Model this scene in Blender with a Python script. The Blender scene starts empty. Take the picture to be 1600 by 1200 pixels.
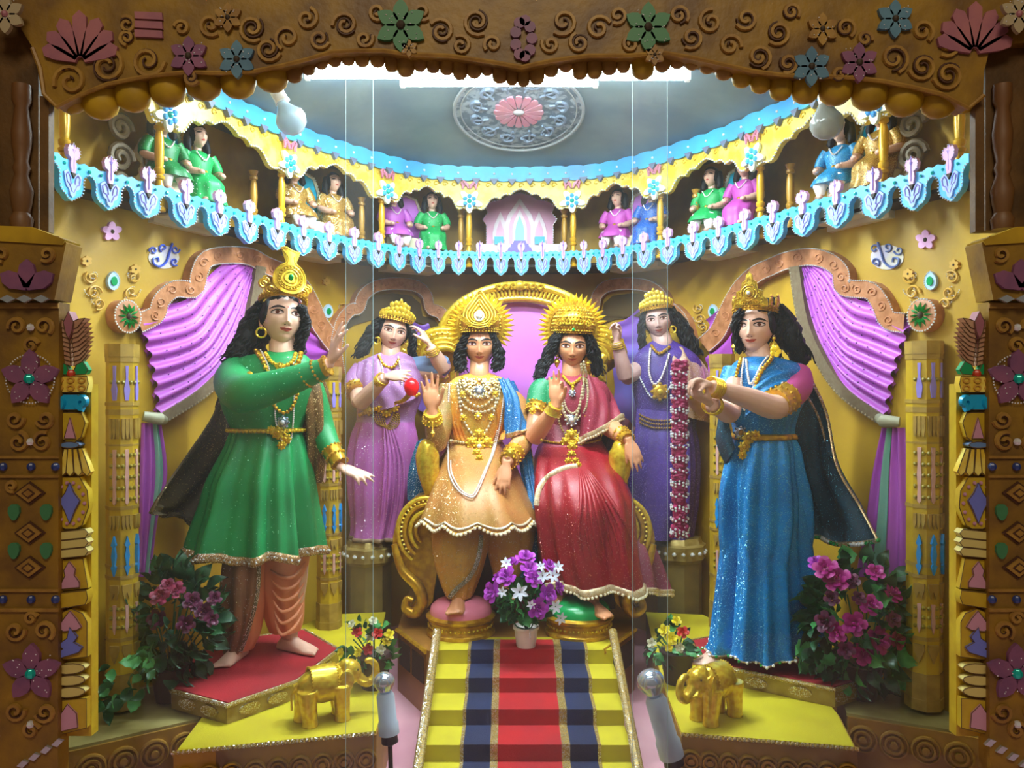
import bpy, math, random
from mathutils import Vector, Matrix, noise
from mathutils.bvhtree import BVHTree
random.seed(7)
PI = math.pi; F = 1250.0; H = 1.6
sc = bpy.context.scene; COL = sc.collection
# ---------------- camera ----------------
cam = bpy.data.objects.new('camera', bpy.data.cameras.new('camera')); COL.objects.link(cam)
cam.location = (0, 0, H); cam.rotation_euler = (PI/2, 0, 0)
cam.data.sensor_width = 36; cam.data.lens = 36*F/1600; cam.data.clip_start = .05
sc.camera = cam
# ---------------- world, lights, exposure ----------------
w = bpy.data.worlds.new('hall'); sc.world = w; w.use_nodes = True
w.node_tree.nodes['Background'].inputs[0].default_value = (1, .82, .62, 1)
w.node_tree.nodes['Background'].inputs[1].default_value = .12
def light(name, kind, loc, energy, color, size=.2, sizey=None, rot=(0, 0, 0), spread=None):
    d = bpy.data.lights.new(name, kind); d.energy = energy; d.color = color
    if kind == 'AREA':
        d.size = size
        if sizey: d.shape = 'RECTANGLE'; d.size_y = sizey
        if spread: d.spread = spread
    elif kind in ('POINT', 'SPOT'): d.shadow_soft_size = size
    o = bpy.data.objects.new(name, d); COL.objects.link(o); o.location = loc; o.rotation_euler = rot
    return o
# tube light thrown down and up to the dome, plus an added front fill
light('tube_and_fill_light', 'AREA', (-.06, 3.50, H+1.335), 80, (.80, .95, 1), 1.65, .14, (math.radians(-4), 0, 0))
light('tube_and_fill_light', 'AREA', (0, 2.80, H+1.20), 13, (.88, .96, 1), 1.2, .12, (math.radians(40), 0, 0))  # added front fill, no tube hangs at this spot
light('tube_and_fill_light', 'AREA', (-.06, 3.50, H+1.36), 34, (.66, .92, 1), 1.65, .10, (math.radians(155), 0, 0))
# added unseen warm fill for the hall's room light, high above the front
light('hall_fill', 'AREA', (0, -1.8, H+3.9), 120, (1, .86, .62), 2.4, 1.2, (math.radians(50), 0, 0))
sc.view_settings.view_transform = 'Standard'; sc.view_settings.look = 'None'
sc.view_settings.exposure = 0.0; sc.view_settings.gamma = 1.0; sc.view_settings.use_curve_mapping = False

# ---------------- pixel <-> world ----------------
def P(px, py, Y): return Vector(((px-800)/F*Y, Y, H+(600-py)/F*Y))
def R_(px, Y): return px/F*Y
def lerp(a, b, t): return a+(b-a)*t
def interp(tab, x):
    if x <= tab[0][0]: return tab[0][1]
    for (a, b), (c, d) in zip(tab, tab[1:]):
        if x <= c:
            return b+(d-b)*(x-a)/(c-a)
    return tab[-1][1]
def sst(t): t = max(0, min(1, t)); return t*t*(3-2*t)
def gs(x, s): return math.exp(-(x/s)**2)
def cr(pts, n):
    """Catmull-Rom through tuples of numbers -> n+1 samples"""
    m = len(pts)-1; out = []
    for i in range(n+1):
        t = i/n*m; k = min(int(t), m-1); f = t-k
        p0, p1, p2, p3 = pts[max(k-1, 0)], pts[k], pts[k+1], pts[min(k+2, m)]
        out.append(tuple(.5*((2*b)+(-a+c)*f+(2*a-5*b+4*c-d)*f*f+(-a+3*b-3*c+d)*f*f*f) for a, b, c, d in zip(p0, p1, p2, p3)))
    return out
def crv(pts, n): return [Vector(p) for p in cr([tuple(p) for p in pts], n)]
def crclosed(pts, n):
    m = len(pts); out = []
    for i in range(n):
        t = i/n*m; k = int(t); f = t-k
        a, b, c, d = pts[(k-1) % m], pts[k], pts[(k+1) % m], pts[(k+2) % m]
        out.append(tuple(.5*((2*q)+(-p+r)*f+(2*p-5*q+4*r-s)*f*f+(-p+3*q-3*r+s)*f*f*f) for p, q, r, s in zip(a, b, c, d)))
    return out

# ---------------- materials ----------------
def lin(c): return c/12.92 if c <= .04045 else ((c+.055)/1.055)**2.4
def rgb(h): h = h.lstrip('#'); return tuple(lin(int(h[i:i+2], 16)/255) for i in (0, 2, 4))+(1,)
MATS = {}
def mat(name, color, rough=.5, metal=0, glitter=0, color2=None, nscale=6, bump=0, bscale=60, emit=0, gcol=None, spec=.5, ramp=(.35, .65)):
    if name in MATS: return MATS[name]
    m = bpy.data.materials.new(name); m.use_nodes = True; nt = m.node_tree; N = nt.nodes; L = nt.links
    b = N['Principled BSDF']; c = rgb(color)
    b.inputs['Base Color'].default_value = c; b.inputs['Roughness'].default_value = rough; b.inputs['Metallic'].default_value = metal
    b.inputs['Specular IOR Level'].default_value = spec
    tc = N.new('ShaderNodeTexCoord'); last = None
    if color2:
        nz = N.new('ShaderNodeTexNoise'); nz.inputs['Scale'].default_value = nscale; nz.inputs['Detail'].default_value = 5
        L.new(tc.outputs['Object'], nz.inputs['Vector'])
        rp = N.new('ShaderNodeValToRGB'); rp.color_ramp.elements[0].position = ramp[0]; rp.color_ramp.elements[1].position = ramp[1]
        rp.color_ramp.elements[0].color = c; rp.color_ramp.elements[1].color = rgb(color2)
        L.new(nz.outputs['Fac'], rp.inputs['Fac']); last = rp.outputs['Color']; L.new(last, b.inputs['Base Color'])
    if glitter:
        # glitter flakes: tiny cells, a few of them mirror-like and tilted
        v = N.new('ShaderNodeTexVoronoi'); v.inputs['Scale'].default_value = 420; L.new(tc.outputs['Object'], v.inputs['Vector'])
        sp = N.new('ShaderNodeSeparateColor'); L.new(v.outputs['Color'], sp.inputs['Color'])
        gt = N.new('ShaderNodeMath'); gt.operation = 'GREATER_THAN'; gt.inputs[1].default_value = 1-glitter; L.new(sp.outputs[0], gt.inputs[0])
        ge = N.new('ShaderNodeNewGeometry'); vm = N.new('ShaderNodeVectorMath'); vm.operation = 'MULTIPLY_ADD'
        sb = N.new('ShaderNodeVectorMath'); sb.operation = 'SUBTRACT'; sb.inputs[1].default_value = (.5, .5, .5); L.new(v.outputs['Color'], sb.inputs[0])
        L.new(sb.outputs[0], vm.inputs[0]); vm.inputs[1].default_value = (1.3, 1.3, 1.3); L.new(ge.outputs['Normal'], vm.inputs[2])
        nm = N.new('ShaderNodeVectorMath'); nm.operation = 'NORMALIZE'; L.new(vm.outputs[0], nm.inputs[0])
        g = N.new('ShaderNodeBsdfGlossy'); g.inputs['Roughness'].default_value = .33; g.inputs['Color'].default_value = rgb(gcol or '#ffffff')
        L.new(nm.outputs[0], g.inputs['Normal'])
        mx = N.new('ShaderNodeMixShader'); L.new(gt.outputs[0], mx.inputs[0]); L.new(b.outputs[0], mx.inputs[1]); L.new(g.outputs[0], mx.inputs[2])
        L.new(mx.outputs[0], N['Material Output'].inputs['Surface'])
    if bump:
        nz = N.new('ShaderNodeTexNoise'); nz.inputs['Scale'].default_value = bscale; nz.inputs['Detail'].default_value = 3
        L.new(tc.outputs['Object'], nz.inputs['Vector'])
        bp = N.new('ShaderNodeBump'); bp.inputs['Strength'].default_value = bump; bp.inputs['Distance'].default_value = .004
        L.new(nz.outputs['Fac'], bp.inputs['Height']); L.new(bp.outputs[0], b.inputs['Normal'])
    if emit:
        b.inputs['Emission Color'].default_value = c; b.inputs['Emission Strength'].default_value = emit
    MATS[name] = m; return m
GOLD = mat('gold paint', '#d8aa26', .30, .6, color2='#b0801c', nscale=30)
GOLDL = mat('bright gold', '#efd23c', .26, .55, color2='#d0a325', nscale=60)
GOLDD = mat('dull gold', '#b08428', .42, .4, color2='#8a6420', nscale=25)
SKIN = mat('painted skin', '#e0b49c', .36, 0, color2='#d8a690', nscale=5)
SKINF = mat('warm painted skin', '#d9986f', .36, 0, color2='#d08c62', nscale=5)
SKIND = mat('pale painted skin', '#cfa9a2', .38, 0, color2='#bf968c', nscale=9)
HAIR = mat('black hair', '#0b080d', .6, 0, bump=.4, bscale=120, spec=.3)
PEARL = mat('pearl', '#e8dcd8', .22, 0, spec=.8)
SILVER = mat('silver bead', '#eef0f4', .2, .35)
WHITE = mat('white enamel', '#f2ece6', .4)
EYEW = mat('eye white', '#e2c4bc', .3)
IRIS = mat('brown iris', '#6a3320', .2)
BLACK = mat('black line', '#1a0d0c', .5)
LIP = mat('painted lips', '#b04438', .28)
REDM = mat('red mark', '#9a1f1c', .5)

# ---------------- mesh builder ----------------
ORG = {}
class MB:
    def __init__(s, M=None): s.v = []; s.f = []; s.M = M; s.mk = []
    def add(s, vs, fs):
        o = len(s.v)
        if s.M is not None: vs = [s.M @ Vector(v) for v in vs]
        s.v.extend(vs); s.f.extend([tuple(i+o for i in f) for f in fs]); return s
    def grid(s, rows, cu=False, cv=False):
        """rows: list of rows of points; cu closes along a row, cv closes row list"""
        n = len(rows[0]); m = len(rows); vs = [p for r in rows for p in r]; fs = []
        for j in range(m if cv else m-1):
            for i in range(n if cu else n-1):
                a = j*n+i; b = j*n+(i+1) % n; c = ((j+1) % m)*n+(i+1) % n; d = ((j+1) % m)*n+i
                fs.append((a, b, c, d))
        s.add(vs, fs); return s
    def loft(s, rings, cap=True):
        n = len(rings[0]); o = len(rings); s.grid(rings, cu=True)
        if cap:
            for r, rev in ((rings[0], True), (rings[-1], False)):
                c = sum((Vector(p) for p in r), Vector())/n
                fs = [(n, i, (i+1) % n) if not rev else (n, (i+1) % n, i) for i in range(n)]
                s.add(list(r)+[c], fs)
        return s
    def tube(s, pts, rad, n=8, cap=True, flat=None, closed=False):
        s.mk.append((len(s.v), len(s.f)))
        pts = [Vector(p) for p in pts]; m = len(pts)
        if not hasattr(rad, '__len__'): rad = [rad]*m
        rings = []; t0 = None; u = None
        for i, p in enumerate(pts):
            if closed: t = (pts[(i+1) % m]-pts[i-1])
            else: t = (pts[min(i+1, m-1)]-pts[max(i-1, 0)])
            t = t.normalized() if t.length > 1e-9 else Vector((0, 0, 1))
            if u is None:
                a = Vector((0, 1, 0)) if abs(t.y) < .9 else Vector((1, 0, 0)); u = (a-t*a.dot(t)).normalized()
            else:
                u = u-t*u.dot(t); u = u.normalized() if u.length > 1e-6 else t.orthogonal().normalized()
            w_ = t.cross(u); r = rad[i]; ru, rw = (r, r) if flat is None else (r*flat, r)
            rings.append([p+u*(math.cos(k*2*PI/n)*ru)+w_*(math.sin(k*2*PI/n)*rw) for k in range(n)])
        if closed: s.grid(rings, cu=True, cv=True)
        else: s.loft(rings, cap)
        return s
    def ball(s, c, r, n=8, m=6, M=None):
        s.mk.append((len(s.v), len(s.f)))
        c = Vector(c); r = (r, r, r) if not hasattr(r, '__len__') else r
        vs = []; fs = []
        vs.append(Vector((0, 0, r[2])))
        for j in range(1, m):
            a = PI*j/m
            for i in range(n): vs.append(Vector((r[0]*math.sin(a)*math.cos(2*PI*i/n), r[1]*math.sin(a)*math.sin(2*PI*i/n), r[2]*math.cos(a))))
        vs.append(Vector((0, 0, -r[2])))
        for i in range(n): fs.append((0, 1+i, 1+(i+1) % n))
        for j in range(m-2):
            for i in range(n):
                a = 1+j*n; fs.append((a+i, a+n+i, a+n+(i+1) % n, a+(i+1) % n))
        l = len(vs)-1; a = 1+(m-2)*n
        for i in range(n): fs.append((l, a+(i+1) % n, a+i))
        if M is not None: vs = [M @ v for v in vs]
        s.add([v+c for v in vs], fs); return s
    def beads(s, pts, r, step, n=6, m=4):
        pts = [Vector(p) for p in pts]; acc = 0
        for a, b in zip(pts, pts[1:]):
            L = (b-a).length
            while acc < L:
                s.ball(a.lerp(b, acc/max(L, 1e-9)), r, n, m); acc += step
            acc -= L
        return s
    def lathe(s, prof, c=(0, 0, 0), n=20, M=None, sweep=None):
        c = Vector(c); rings = [[Vector((r*math.cos(2*PI*k/n), r*math.sin(2*PI*k/n), z)) for k in range(n)] for r, z in prof]
        if M is not None: rings = [[M @ p for p in r] for r in rings]
        rings = [[p+c for p in r] for r in rings]
        s.loft(rings); return s
    def box(s, c, d, M=None):
        s.mk.append((len(s.v), len(s.f)))
        c = Vector(c); x, y, z = d[0]/2, d[1]/2, d[2]/2
        vs = [Vector((a*x, b*y, e*z)) for a in (-1, 1) for b in (-1, 1) for e in (-1, 1)]
        if M is not None: vs = [M @ v for v in vs]
        s.add([v+c for v in vs], [(0, 1, 3, 2), (4, 6, 7, 5), (0, 4, 5, 1), (2, 3, 7, 6), (0, 2, 6, 4), (1, 5, 7, 3)]); return s
    def prism(s, top, bot):
        s.mk.append((len(s.v), len(s.f)))
        """two matching outlines -> closed slab (ngon caps)"""
        n = len(top); s.add(list(top)+list(bot), [tuple(range(n)), tuple(range(2*n-1, n-1, -1))]+[((i+1) % n, i, n+i, n+(i+1) % n) for i in range(n)]); return s
    def build(s, name, m, parent=None, smooth=35, **kw):
        org = ORG.get(parent, Vector()) if parent is not None else Vector()
        me = bpy.data.meshes.new(name); me.from_pydata([tuple(Vector(v)-org) for v in s.v], [], s.f)
        me.materials.append(m)
        if smooth is not None:
            me.polygons.foreach_set('use_smooth', [True]*len(me.polygons))
            if smooth < 180: me.set_sharp_from_angle(angle=math.radians(smooth))
        me.update()
        o = bpy.data.objects.new(name, me); COL.objects.link(o)
        if parent is not None: o.parent = parent; ORG[o] = org
        tag(o, **kw); return o
    def build_each(s, name, m, parent=None, smooth=35):
        mk = s.mk+[(len(s.v), len(s.f))]; out = []
        for (a, b), (c, d) in zip(mk, mk[1:]):
            q = MB(); q.v = s.v[a:c]; q.f = [tuple(i-a for i in f) for f in s.f[b:d]]; out.append(q.build(name, m, parent, smooth))
        return out
    def bvh(s): return BVHTree.FromPolygons([Vector(v) for v in s.v], s.f)
def tag(o, label=None, cat=None, group=None, kind=None):
    if label: o['label'] = label
    if cat: o['category'] = cat
    if group: o['group'] = group
    if kind: o['kind'] = kind
    return o
def thing(name, loc, label, cat, group=None):
    o = bpy.data.objects.new(name, None); COL.objects.link(o); o.location = loc; o.empty_display_size = .05
    ORG[o] = Vector(loc); return tag(o, label, cat, group)
def struct(mb, name, m, **k): return mb.build(name, m, kind='structure', **k)
def copy_tree(o, parent=None):
    c = o.copy(); COL.objects.link(c); c.parent = parent
    for ch in list(o.children): copy_tree(ch, c)
    return c
def ang(x=0, y=0, z=0): return Matrix.Rotation(math.radians(z), 4, 'Z') @ Matrix.Rotation(math.radians(y), 4, 'Y') @ Matrix.Rotation(math.radians(x), 4, 'X')
def frame(o, fwd, up=Vector((0, 0, 1))):
    """matrix: local x = right, local z = up, local -y = fwd"""
    f = Vector(fwd).normalized(); y = -f; x = y.cross(Vector(up)).normalized(); z = x.cross(y).normalized()
    m = Matrix((x, y, z)).transposed().to_4x4(); m.translation = o; return m
# ---------------- the two horseshoe curves of the shrine ----------------
UG = [(40, 2.55), (84, 2.78), (157, 2.98), (224, 3.14), (280, 3.32), (332, 3.50), (378, 3.69), (420, 3.85), (462, 4.03), (540, 4.32), (640, 4.66), (700, 4.76), (800, 4.80)]
UW = [(-20, 2.45), (40, 2.75), (100, 2.97), (160, 3.13), (224, 3.32), (280, 3.50), (332, 3.70), (378, 3.91), (420, 4.10), (462, 4.32), (540, 4.66), (640, 5.03), (700, 5.11), (800, 5.15)]
UB = [(-60, 2.3), (40, 2.85), (100, 3.12), (160, 3.35), (224, 3.58), (280, 3.78), (332, 4.0), (378, 4.2), (420, 4.38), (462, 4.55), (540, 4.85), (640, 5.14), (700, 5.24), (800, 5.28)]
def smooth_tab(tab): 
    pts = cr(tab, 120); return pts
TG, TW, TB = smooth_tab(UG), smooth_tab(UW), smooth_tab(UB)
def Yof(tab, px): return interp(tab, px if px <= 800 else 1600-px)
def base(tab, px):
    y = Yof(tab, px); return Vector(((px-800)/F*y, y, 0))
def nrm(tab, px):
    d = base(tab, min(px+4, 1660))-base(tab, max(px-4, -60)); n = Vector((d.y, -d.x, 0)).normalized()
    return n   # towards the room
def onw(tab, px, py, off=0, z=None):
    b = base(tab, px); zz = H+(600-py)/F*b.y if z is None else z
    return Vector((b.x, b.y, zz))+nrm(tab, px)*off
def Wp(px, py, off=0): return onw(TW, px, py, off)
def Gp(px, py, off=0): return onw(TG, px, py, off)
def Bp(px, py, off=0): return onw(TB, px, py, off)
# =================== THE SETTING ===================
YEL = mat('yellow wall paint', '#bf9722', .5, color2='#967018', nscale=2.2, bump=.15, ramp=(.35, .75))
CREAM = mat('cream wall paint', '#dfd3a6', .6, color2='#cbb47e', nscale=4)
DKWALL = mat('gallery yellow paint', '#cf9f30', .55, color2='#8a6824', nscale=4, ramp=(.4, .75))
CEIL = mat('grey green dome paint', '#6f8084', .42, color2='#5a6c78', nscale=3, bump=.25, bscale=25)
FLOORP = mat('pink floor paint', '#d9a6b0', .45, color2='#c9909e', nscale=3)
DARK = mat('dark timber', '#3a2d1d', .7)  # one dark brown for gallery boards, shell, panels and studs
SKYB = mat('sky blue paint', '#4cc0ea', .4, color2='#4f9ce6', nscale=4, ramp=(.3, .7))
LIL = mat('lilac paint', '#a9b4ea', .45, color2='#93b4ec', nscale=9)
PINK = mat('pink paint', '#e2a6d2', .45)
ROSE = mat('rose pink paint', '#d98aa0', .5, color2='#c97890', nscale=10)
LEMON = mat('lemon cream paint', '#f0dc6c', .4, color2='#e0bc38', nscale=14, ramp=(.42, .58))
TEAL = mat('teal jewel', '#19b8a8', .15, .2)
GREENJ = mat('green jewel', '#12a050', .12, .35)
VIOL = mat('violet paint', '#8f7ad2', .45)
CYANP = mat('cyan panel', '#12a9c9', .4)
MAGP = mat('magenta panel', '#dc84ea', .4, color2='#d276e0', nscale=3)
FZ = .10
def strip(mb, tab, z0, z1, a=-60, b=1660, off=0, n=90, off2=None, nz=1):
    rows = []
    for j in range(nz+1):
        t = j/nz
        rows.append([onw(tab, lerp(a, b, i/n), 0, lerp(off, off if off2 is None else off2, t), z=lerp(z0, z1, t)) for i in range(n+1)])
    return mb.grid(rows)
m = MB(); m.box((0, 3.6, FZ-.03), (6, 6, .06)); struct(m, 'floor', FLOORP)
m = MB(); strip(m, TW, FZ, H+.72, -60, 800, n=60); struct(m, 'wall_left', YEL)
m = MB(); strip(m, TW, FZ, H+.72, 800, 1660, n=60); struct(m, 'wall_right', YEL)
m = MB(); strip(m, TB, H+.68, H+1.36, n=100); struct(m, 'wall_gallery', DKWALL)
m = MB()
for z in (H+.72, H+.705):
    m.grid([[onw(TG, lerp(-60, 1660, i/90), 0, -.02, z=z) for i in range(91)], [onw(TB, lerp(-60, 1660, i/90), 0, -.03, z=z) for i in range(91)]])
strip(m, TG, H+.705, H+.72, off=-.02); struct(m, 'floor_gallery', DARK)
m = MB(); m.grid([[onw(TG, lerp(-60, 1660, i/90), 0, -.01, z=H+1.285) for i in range(91)], [onw(TB, lerp(-60, 1660, i/90), 0, -.05, z=H+1.285) for i in range(91)]])
struct(m, 'ceiling_gallery', DARK)
# dome above the horseshoe
def dome(px, t):
    b = base(TG, px); c = Vector((0, 2.7, 0)); p = b.lerp(c, t); p.z = H+1.285+.27*(1-(1-t)**2); return p
m = MB(); m.grid([[dome(lerp(-60, 1660, i/80), j/14) for i in range(81)] for j in range(15)]); struct(m, 'ceiling', CEIL)
# closing shell behind everything
m = MB(); m.box((0, 5.75, 1.9), (6, .08, 3.6)); m.box((-2.9, 3.6, 1.9), (.08, 4.4, 3.6)); m.box((2.9, 3.6, 1.9), (.08, 4.4, 3.6)); m.box((0, 4.1, 3.7), (6, 3.2, .06)); struct(m, 'wall_back', DARK)

# ---- ceiling medallion ----
def dome_xy(x, y):
    # height of the dome at x, y (found along the ray from the centre)
    best = None
    for k in range(0, 81):
        b = base(TG, 800+k*9.0*(1 if x >= 0 else -1)); c = Vector((0, 2.7, 0))
        dx, dy = b.x-c.x, b.y-c.y; cr_ = abs(dx*(y-c.y)-dy*(x-c.x))/max(math.hypot(dx, dy), 1e-6)
        if best is None or cr_ < best[0]:
            best = (cr_, 1-math.hypot(x-c.x, y-c.y)/max(math.hypot(dx, dy), 1e-6))
    t = best[1]; return H+1.285+.27*(1-(1-t)**2)
MC = Vector((.035, 4.16, 0)); MRX, MRY = .335, .40
med = thing('ceiling_medallion', (MC.x, MC.y, dome_xy(MC.x, MC.y)), 'round painted medallion with pink flower centre on the domed ceiling', 'medallion')
def dm(a, r, off=.006):
    x = MC.x+MRX*r*math.cos(a); y = MC.y+MRY*r*math.sin(a); return Vector((x, y, dome_xy(x, y)-off))
m = MB(); m.grid([[dm(2*PI*i/40, r) for i in range(40)] for r in (.02, .2, .4, .6, .8, 1.0)], cu=True)
m.build('medallion_disc', mat('medallion ground', '#97a3ad', .5, color2='#5d6d7a', nscale=22, ramp=(.46, .54)), med)
m = MB(); m.tube([dm(2*PI*i/48, 1.0, .01) for i in range(48)], .009, 6, closed=True); m.tube([dm(2*PI*i/48, .9, .01) for i in range(48)], .004, 5, closed=True)
m.build('rim', mat('medallion rim', '#8d8f90', .5), med)
for k in range(16):
    a = 2*PI*k/16; m = MB(); w_ = PI/16*.92
    out = [dm(a-w_*.3, .09, .016), dm(a-w_, .30, .016), dm(a-w_*.7, .375, .014), dm(a, .39, .013), dm(a+w_*.7, .375, .014), dm(a+w_, .30, .016), dm(a+w_*.3, .09, .016)]
    m.prism(out, [p+Vector((0, 0, .014)) for p in out]); m.build('petal', mat('medallion pink', '#c9788a', .45, color2='#b98490', nscale=12), med)
m = MB()
for k in range(12):
    a = 2*PI*(k+.5)/12
    cc = [dm(a+.16*math.cos(q*.55), .66+.11*math.sin(q*.55)*(1-q*.05), .013) for q in range(13)]
    m.tube(cc, [.013-.0008*q for q in range(13)], 5)
    cc = [dm(a-.09+.02*q, .5+.045*q, .013) for q in range(7)]; m.tube(cc, .007, 5)
m.build_each('scrollwork', mat('medallion blue', '#737f90', .5), med)
m = MB(); m.ball(dm(0, 0, .012), (.03, .03, .012), 12, 6); m.build('boss', mat('medallion pale', '#c9c2c4', .5), med)

# ---- tube lights behind the valance ----
TUBE = mat('glowing tube', '#e8fbff', .4, emit=55)
for i, (x0, x1, y, z) in enumerate([(-.90, -.09, 3.56, 1.372), (-.03, .77, 3.56, 1.366), (-.50, .38, 3.74, 1.405)]):
    t = thing('tube_light', ((x0+x1)/2, y, H+z+.035), ['left tube light glowing white under the dome behind the carved valance', 'right tube light glowing white under the dome behind the carved valance', 'rear tube light glowing above the other two deeper under the dome'][i], 'light')
    m = MB(); m.tube([(x0, y, H+z), (x1, y, H+z)], .014, 12); m.build('tube', TUBE, t)
    m = MB(); m.box(((x0+x1)/2, y, H+z+.045), (x1-x0+.04, .05, .03)); m.box((x0-.012, y, H+z+.012), (.02, .03, .06)); m.box((x1+.012, y, H+z+.012), (.02, .03, .06)); m.build('batten', WHITE, t)

# =================== GALLERY ===================
PX = [97, 160, 220, 279, 332, 379, 423, 465, 506, 546, 584, 617, 650, 683, 716, 749, 782]
PXS = PX+[1600-p-3 for p in reversed(PX)]
val = thing('balcony_fringe', tuple(Gp(800, 430)), 'scalloped blue and lilac fringe board with pink finials along the balcony', 'fringe')
def unit(px, off=0):
    p = onw(TG, px, 0, off, z=H); t = Vector((-nrm(TG, px).y, nrm(TG, px).x, 0)); return p, t, nrm(TG, px)
edgeb = MB(); cy = MB()
for k, px in enumerate(PXS):
    lo = (PXS[k-1]+px)/2 if k else px-30; hi = (PXS[k+1]+px)/2 if k < len(PXS)-1 else px+30
    pl = onw(TG, lo, 0, .03, z=H); ph = onw(TG, hi, 0, .03, z=H); c = onw(TG, px, 0, .03, z=H); n = nrm(TG, px)
    wl = (c-pl).length; wh = (ph-c).length
    def q(u, z, o=0):   # u in -1..1
        p = c.lerp(pl, -u) if u < 0 else c.lerp(ph, u)
        return Vector((p.x, p.y, H+z))+n*o
    half = [(0, .645), (.18, .652), (.32, .662), (.5, .668), (.62, .682), (.68, .700), (.65, .718), (.70, .735), (.82, .748), (1.0, .754)]
    out = [(-u, z) for u, z in reversed(half[1:])]+half+[(1.0, .785), (.75, .792), (.45, .782), (.0, .79), (-.45, .782), (-.75, .792), (-1, .785)]
    m = MB(); m.prism([q(u, z, .004) for u, z in out], [q(u, z, -.02) for u, z in out]); m.build('fringe_board', SKYB, val)
    hp = [(0, .656), (.14, .665), (.2, .682), (.36, .69), (.44, .712), (.5, .735), (.3, .748), (.12, .735), (0, .712)]
    out = [(-u, z) for u, z in reversed(hp[1:-1])]+hp
    m = MB(); m.prism([q(u, z, .012) for u, z in out], [q(u, z, .002) for u, z in out]); pd = m.build('pendant', LIL, val)
    m = MB()
    for s in (-1, 1):
        m.tube([q(s*u, z, .013) for u, z in [(.05, .675), (.2, .70), (.34, .705), (.4, .728), (.28, .738), (.16, .725), (.1, .70)]], .0022, 4)
    m.build_each('scroll', VIOL, pd)
    fo = [(.10, .742), (.17, .768), (.13, .79), (.30, .798), (.35, .82), (.24, .838), (.12, .834), (.0, .848)]
    out = [(-u, z) for u, z in reversed(fo[:-1])]; out = out and ([(-u, z) for u, z in reversed(fo[:-1])]+[]); out = fo+[(-u, z) for u, z in reversed(fo[:-1])]
    m = MB(); m.prism([q(u, z, .016) for u, z in reversed(out)], [q(u, z, .0) for u, z in reversed(out)]); fi = m.build('finial', PINK, val)
    m = MB(); m.tube([q(0, .755, .017), q(0, .845, .017)], .002, 4); m.tube([q(-.07, .825, .017), q(0, .81, .017), q(.07, .825, .017)], .002, 4); m.build_each('groove', VIOL, fi)
    m = MB(); m.prism([q(-.13, .742, .018), q(0, .722, .018), q(.13, .742, .018)], [q(-.13, .742, .0), q(0, .722, .0), q(.13, .742, .0)]); m.build('notch', DARK, val)
    edgeb.beads([q(u, z, .008) for u, z in [(-u, z) for u, z in reversed(half)]+half[1:]], .0032, .0125, 5, 3)
    edgeb.beads([q(u, z, .018) for u, z in fo[2:]+[(-u, z) for u, z in reversed(fo[2:-1])]], .0024, .011, 5, 3)
    for s in (-1, 1):
        cy.ball(q(s*.42, .766, .008), .006, 6, 4)
    cy.ball(q(-1, .766, .006), .0075, 6, 4)
edgeb.build('silver_beading', SILVER, val, kind='stuff'); cy.build('teal_beads', TEAL, val, kind='stuff')

# upper fringe: blue wavy band and its dark teeth
up = thing('canopy_fringe', tuple(onw(TG, 800, 0, .03, z=H+1.24)), 'narrow wavy sky blue band with white dots under the dome', 'fringe')
rows = [[], [], [], []]; NN = 400
for i in range(NN+1):
    px = lerp(150, 1450, i/NN); ph = abs(math.sin(i/NN*PI*46)); ps = (1-ph)
    rows[0].append(onw(TG, px, 0, .02, z=H+1.205+.014*ps)); rows[1].append(onw(TG, px, 0, .034, z=H+1.205+.014*ps))
    rows[2].append(onw(TG, px, 0, .034, z=H+1.286+.010*ph)); rows[3].append(onw(TG, px, 0, .02, z=H+1.286+.010*ph))
m = MB(); m.grid(rows, cv=True); m.build('band', SKYB, up)
m = MB()
for i in range(47):
    px = lerp(150, 1450, (i+.0)/46); m.ball(onw(TG, px, 0, .036, z=H+1.25), .007, 6, 4)
m.build('white_dots', WHITE, up, kind='stuff')
for i in range(47):
    px = lerp(150, 1450, (i+.0)/46); c = onw(TG, px, 0, .02, z=H+1.2); t = unit(px)[1]; n = nrm(TG, px)
    o3 = [c-t*.026+Vector((0, 0, .02)), c+Vector((0, 0, -.016)), c+t*.026+Vector((0, 0, .02))]
    m = MB(); m.prism([p+n*.02 for p in o3], [p-n*.004 for p in o3]); m.build('tooth', mat('grey tooth', '#6d7690', .5), up)

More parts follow.
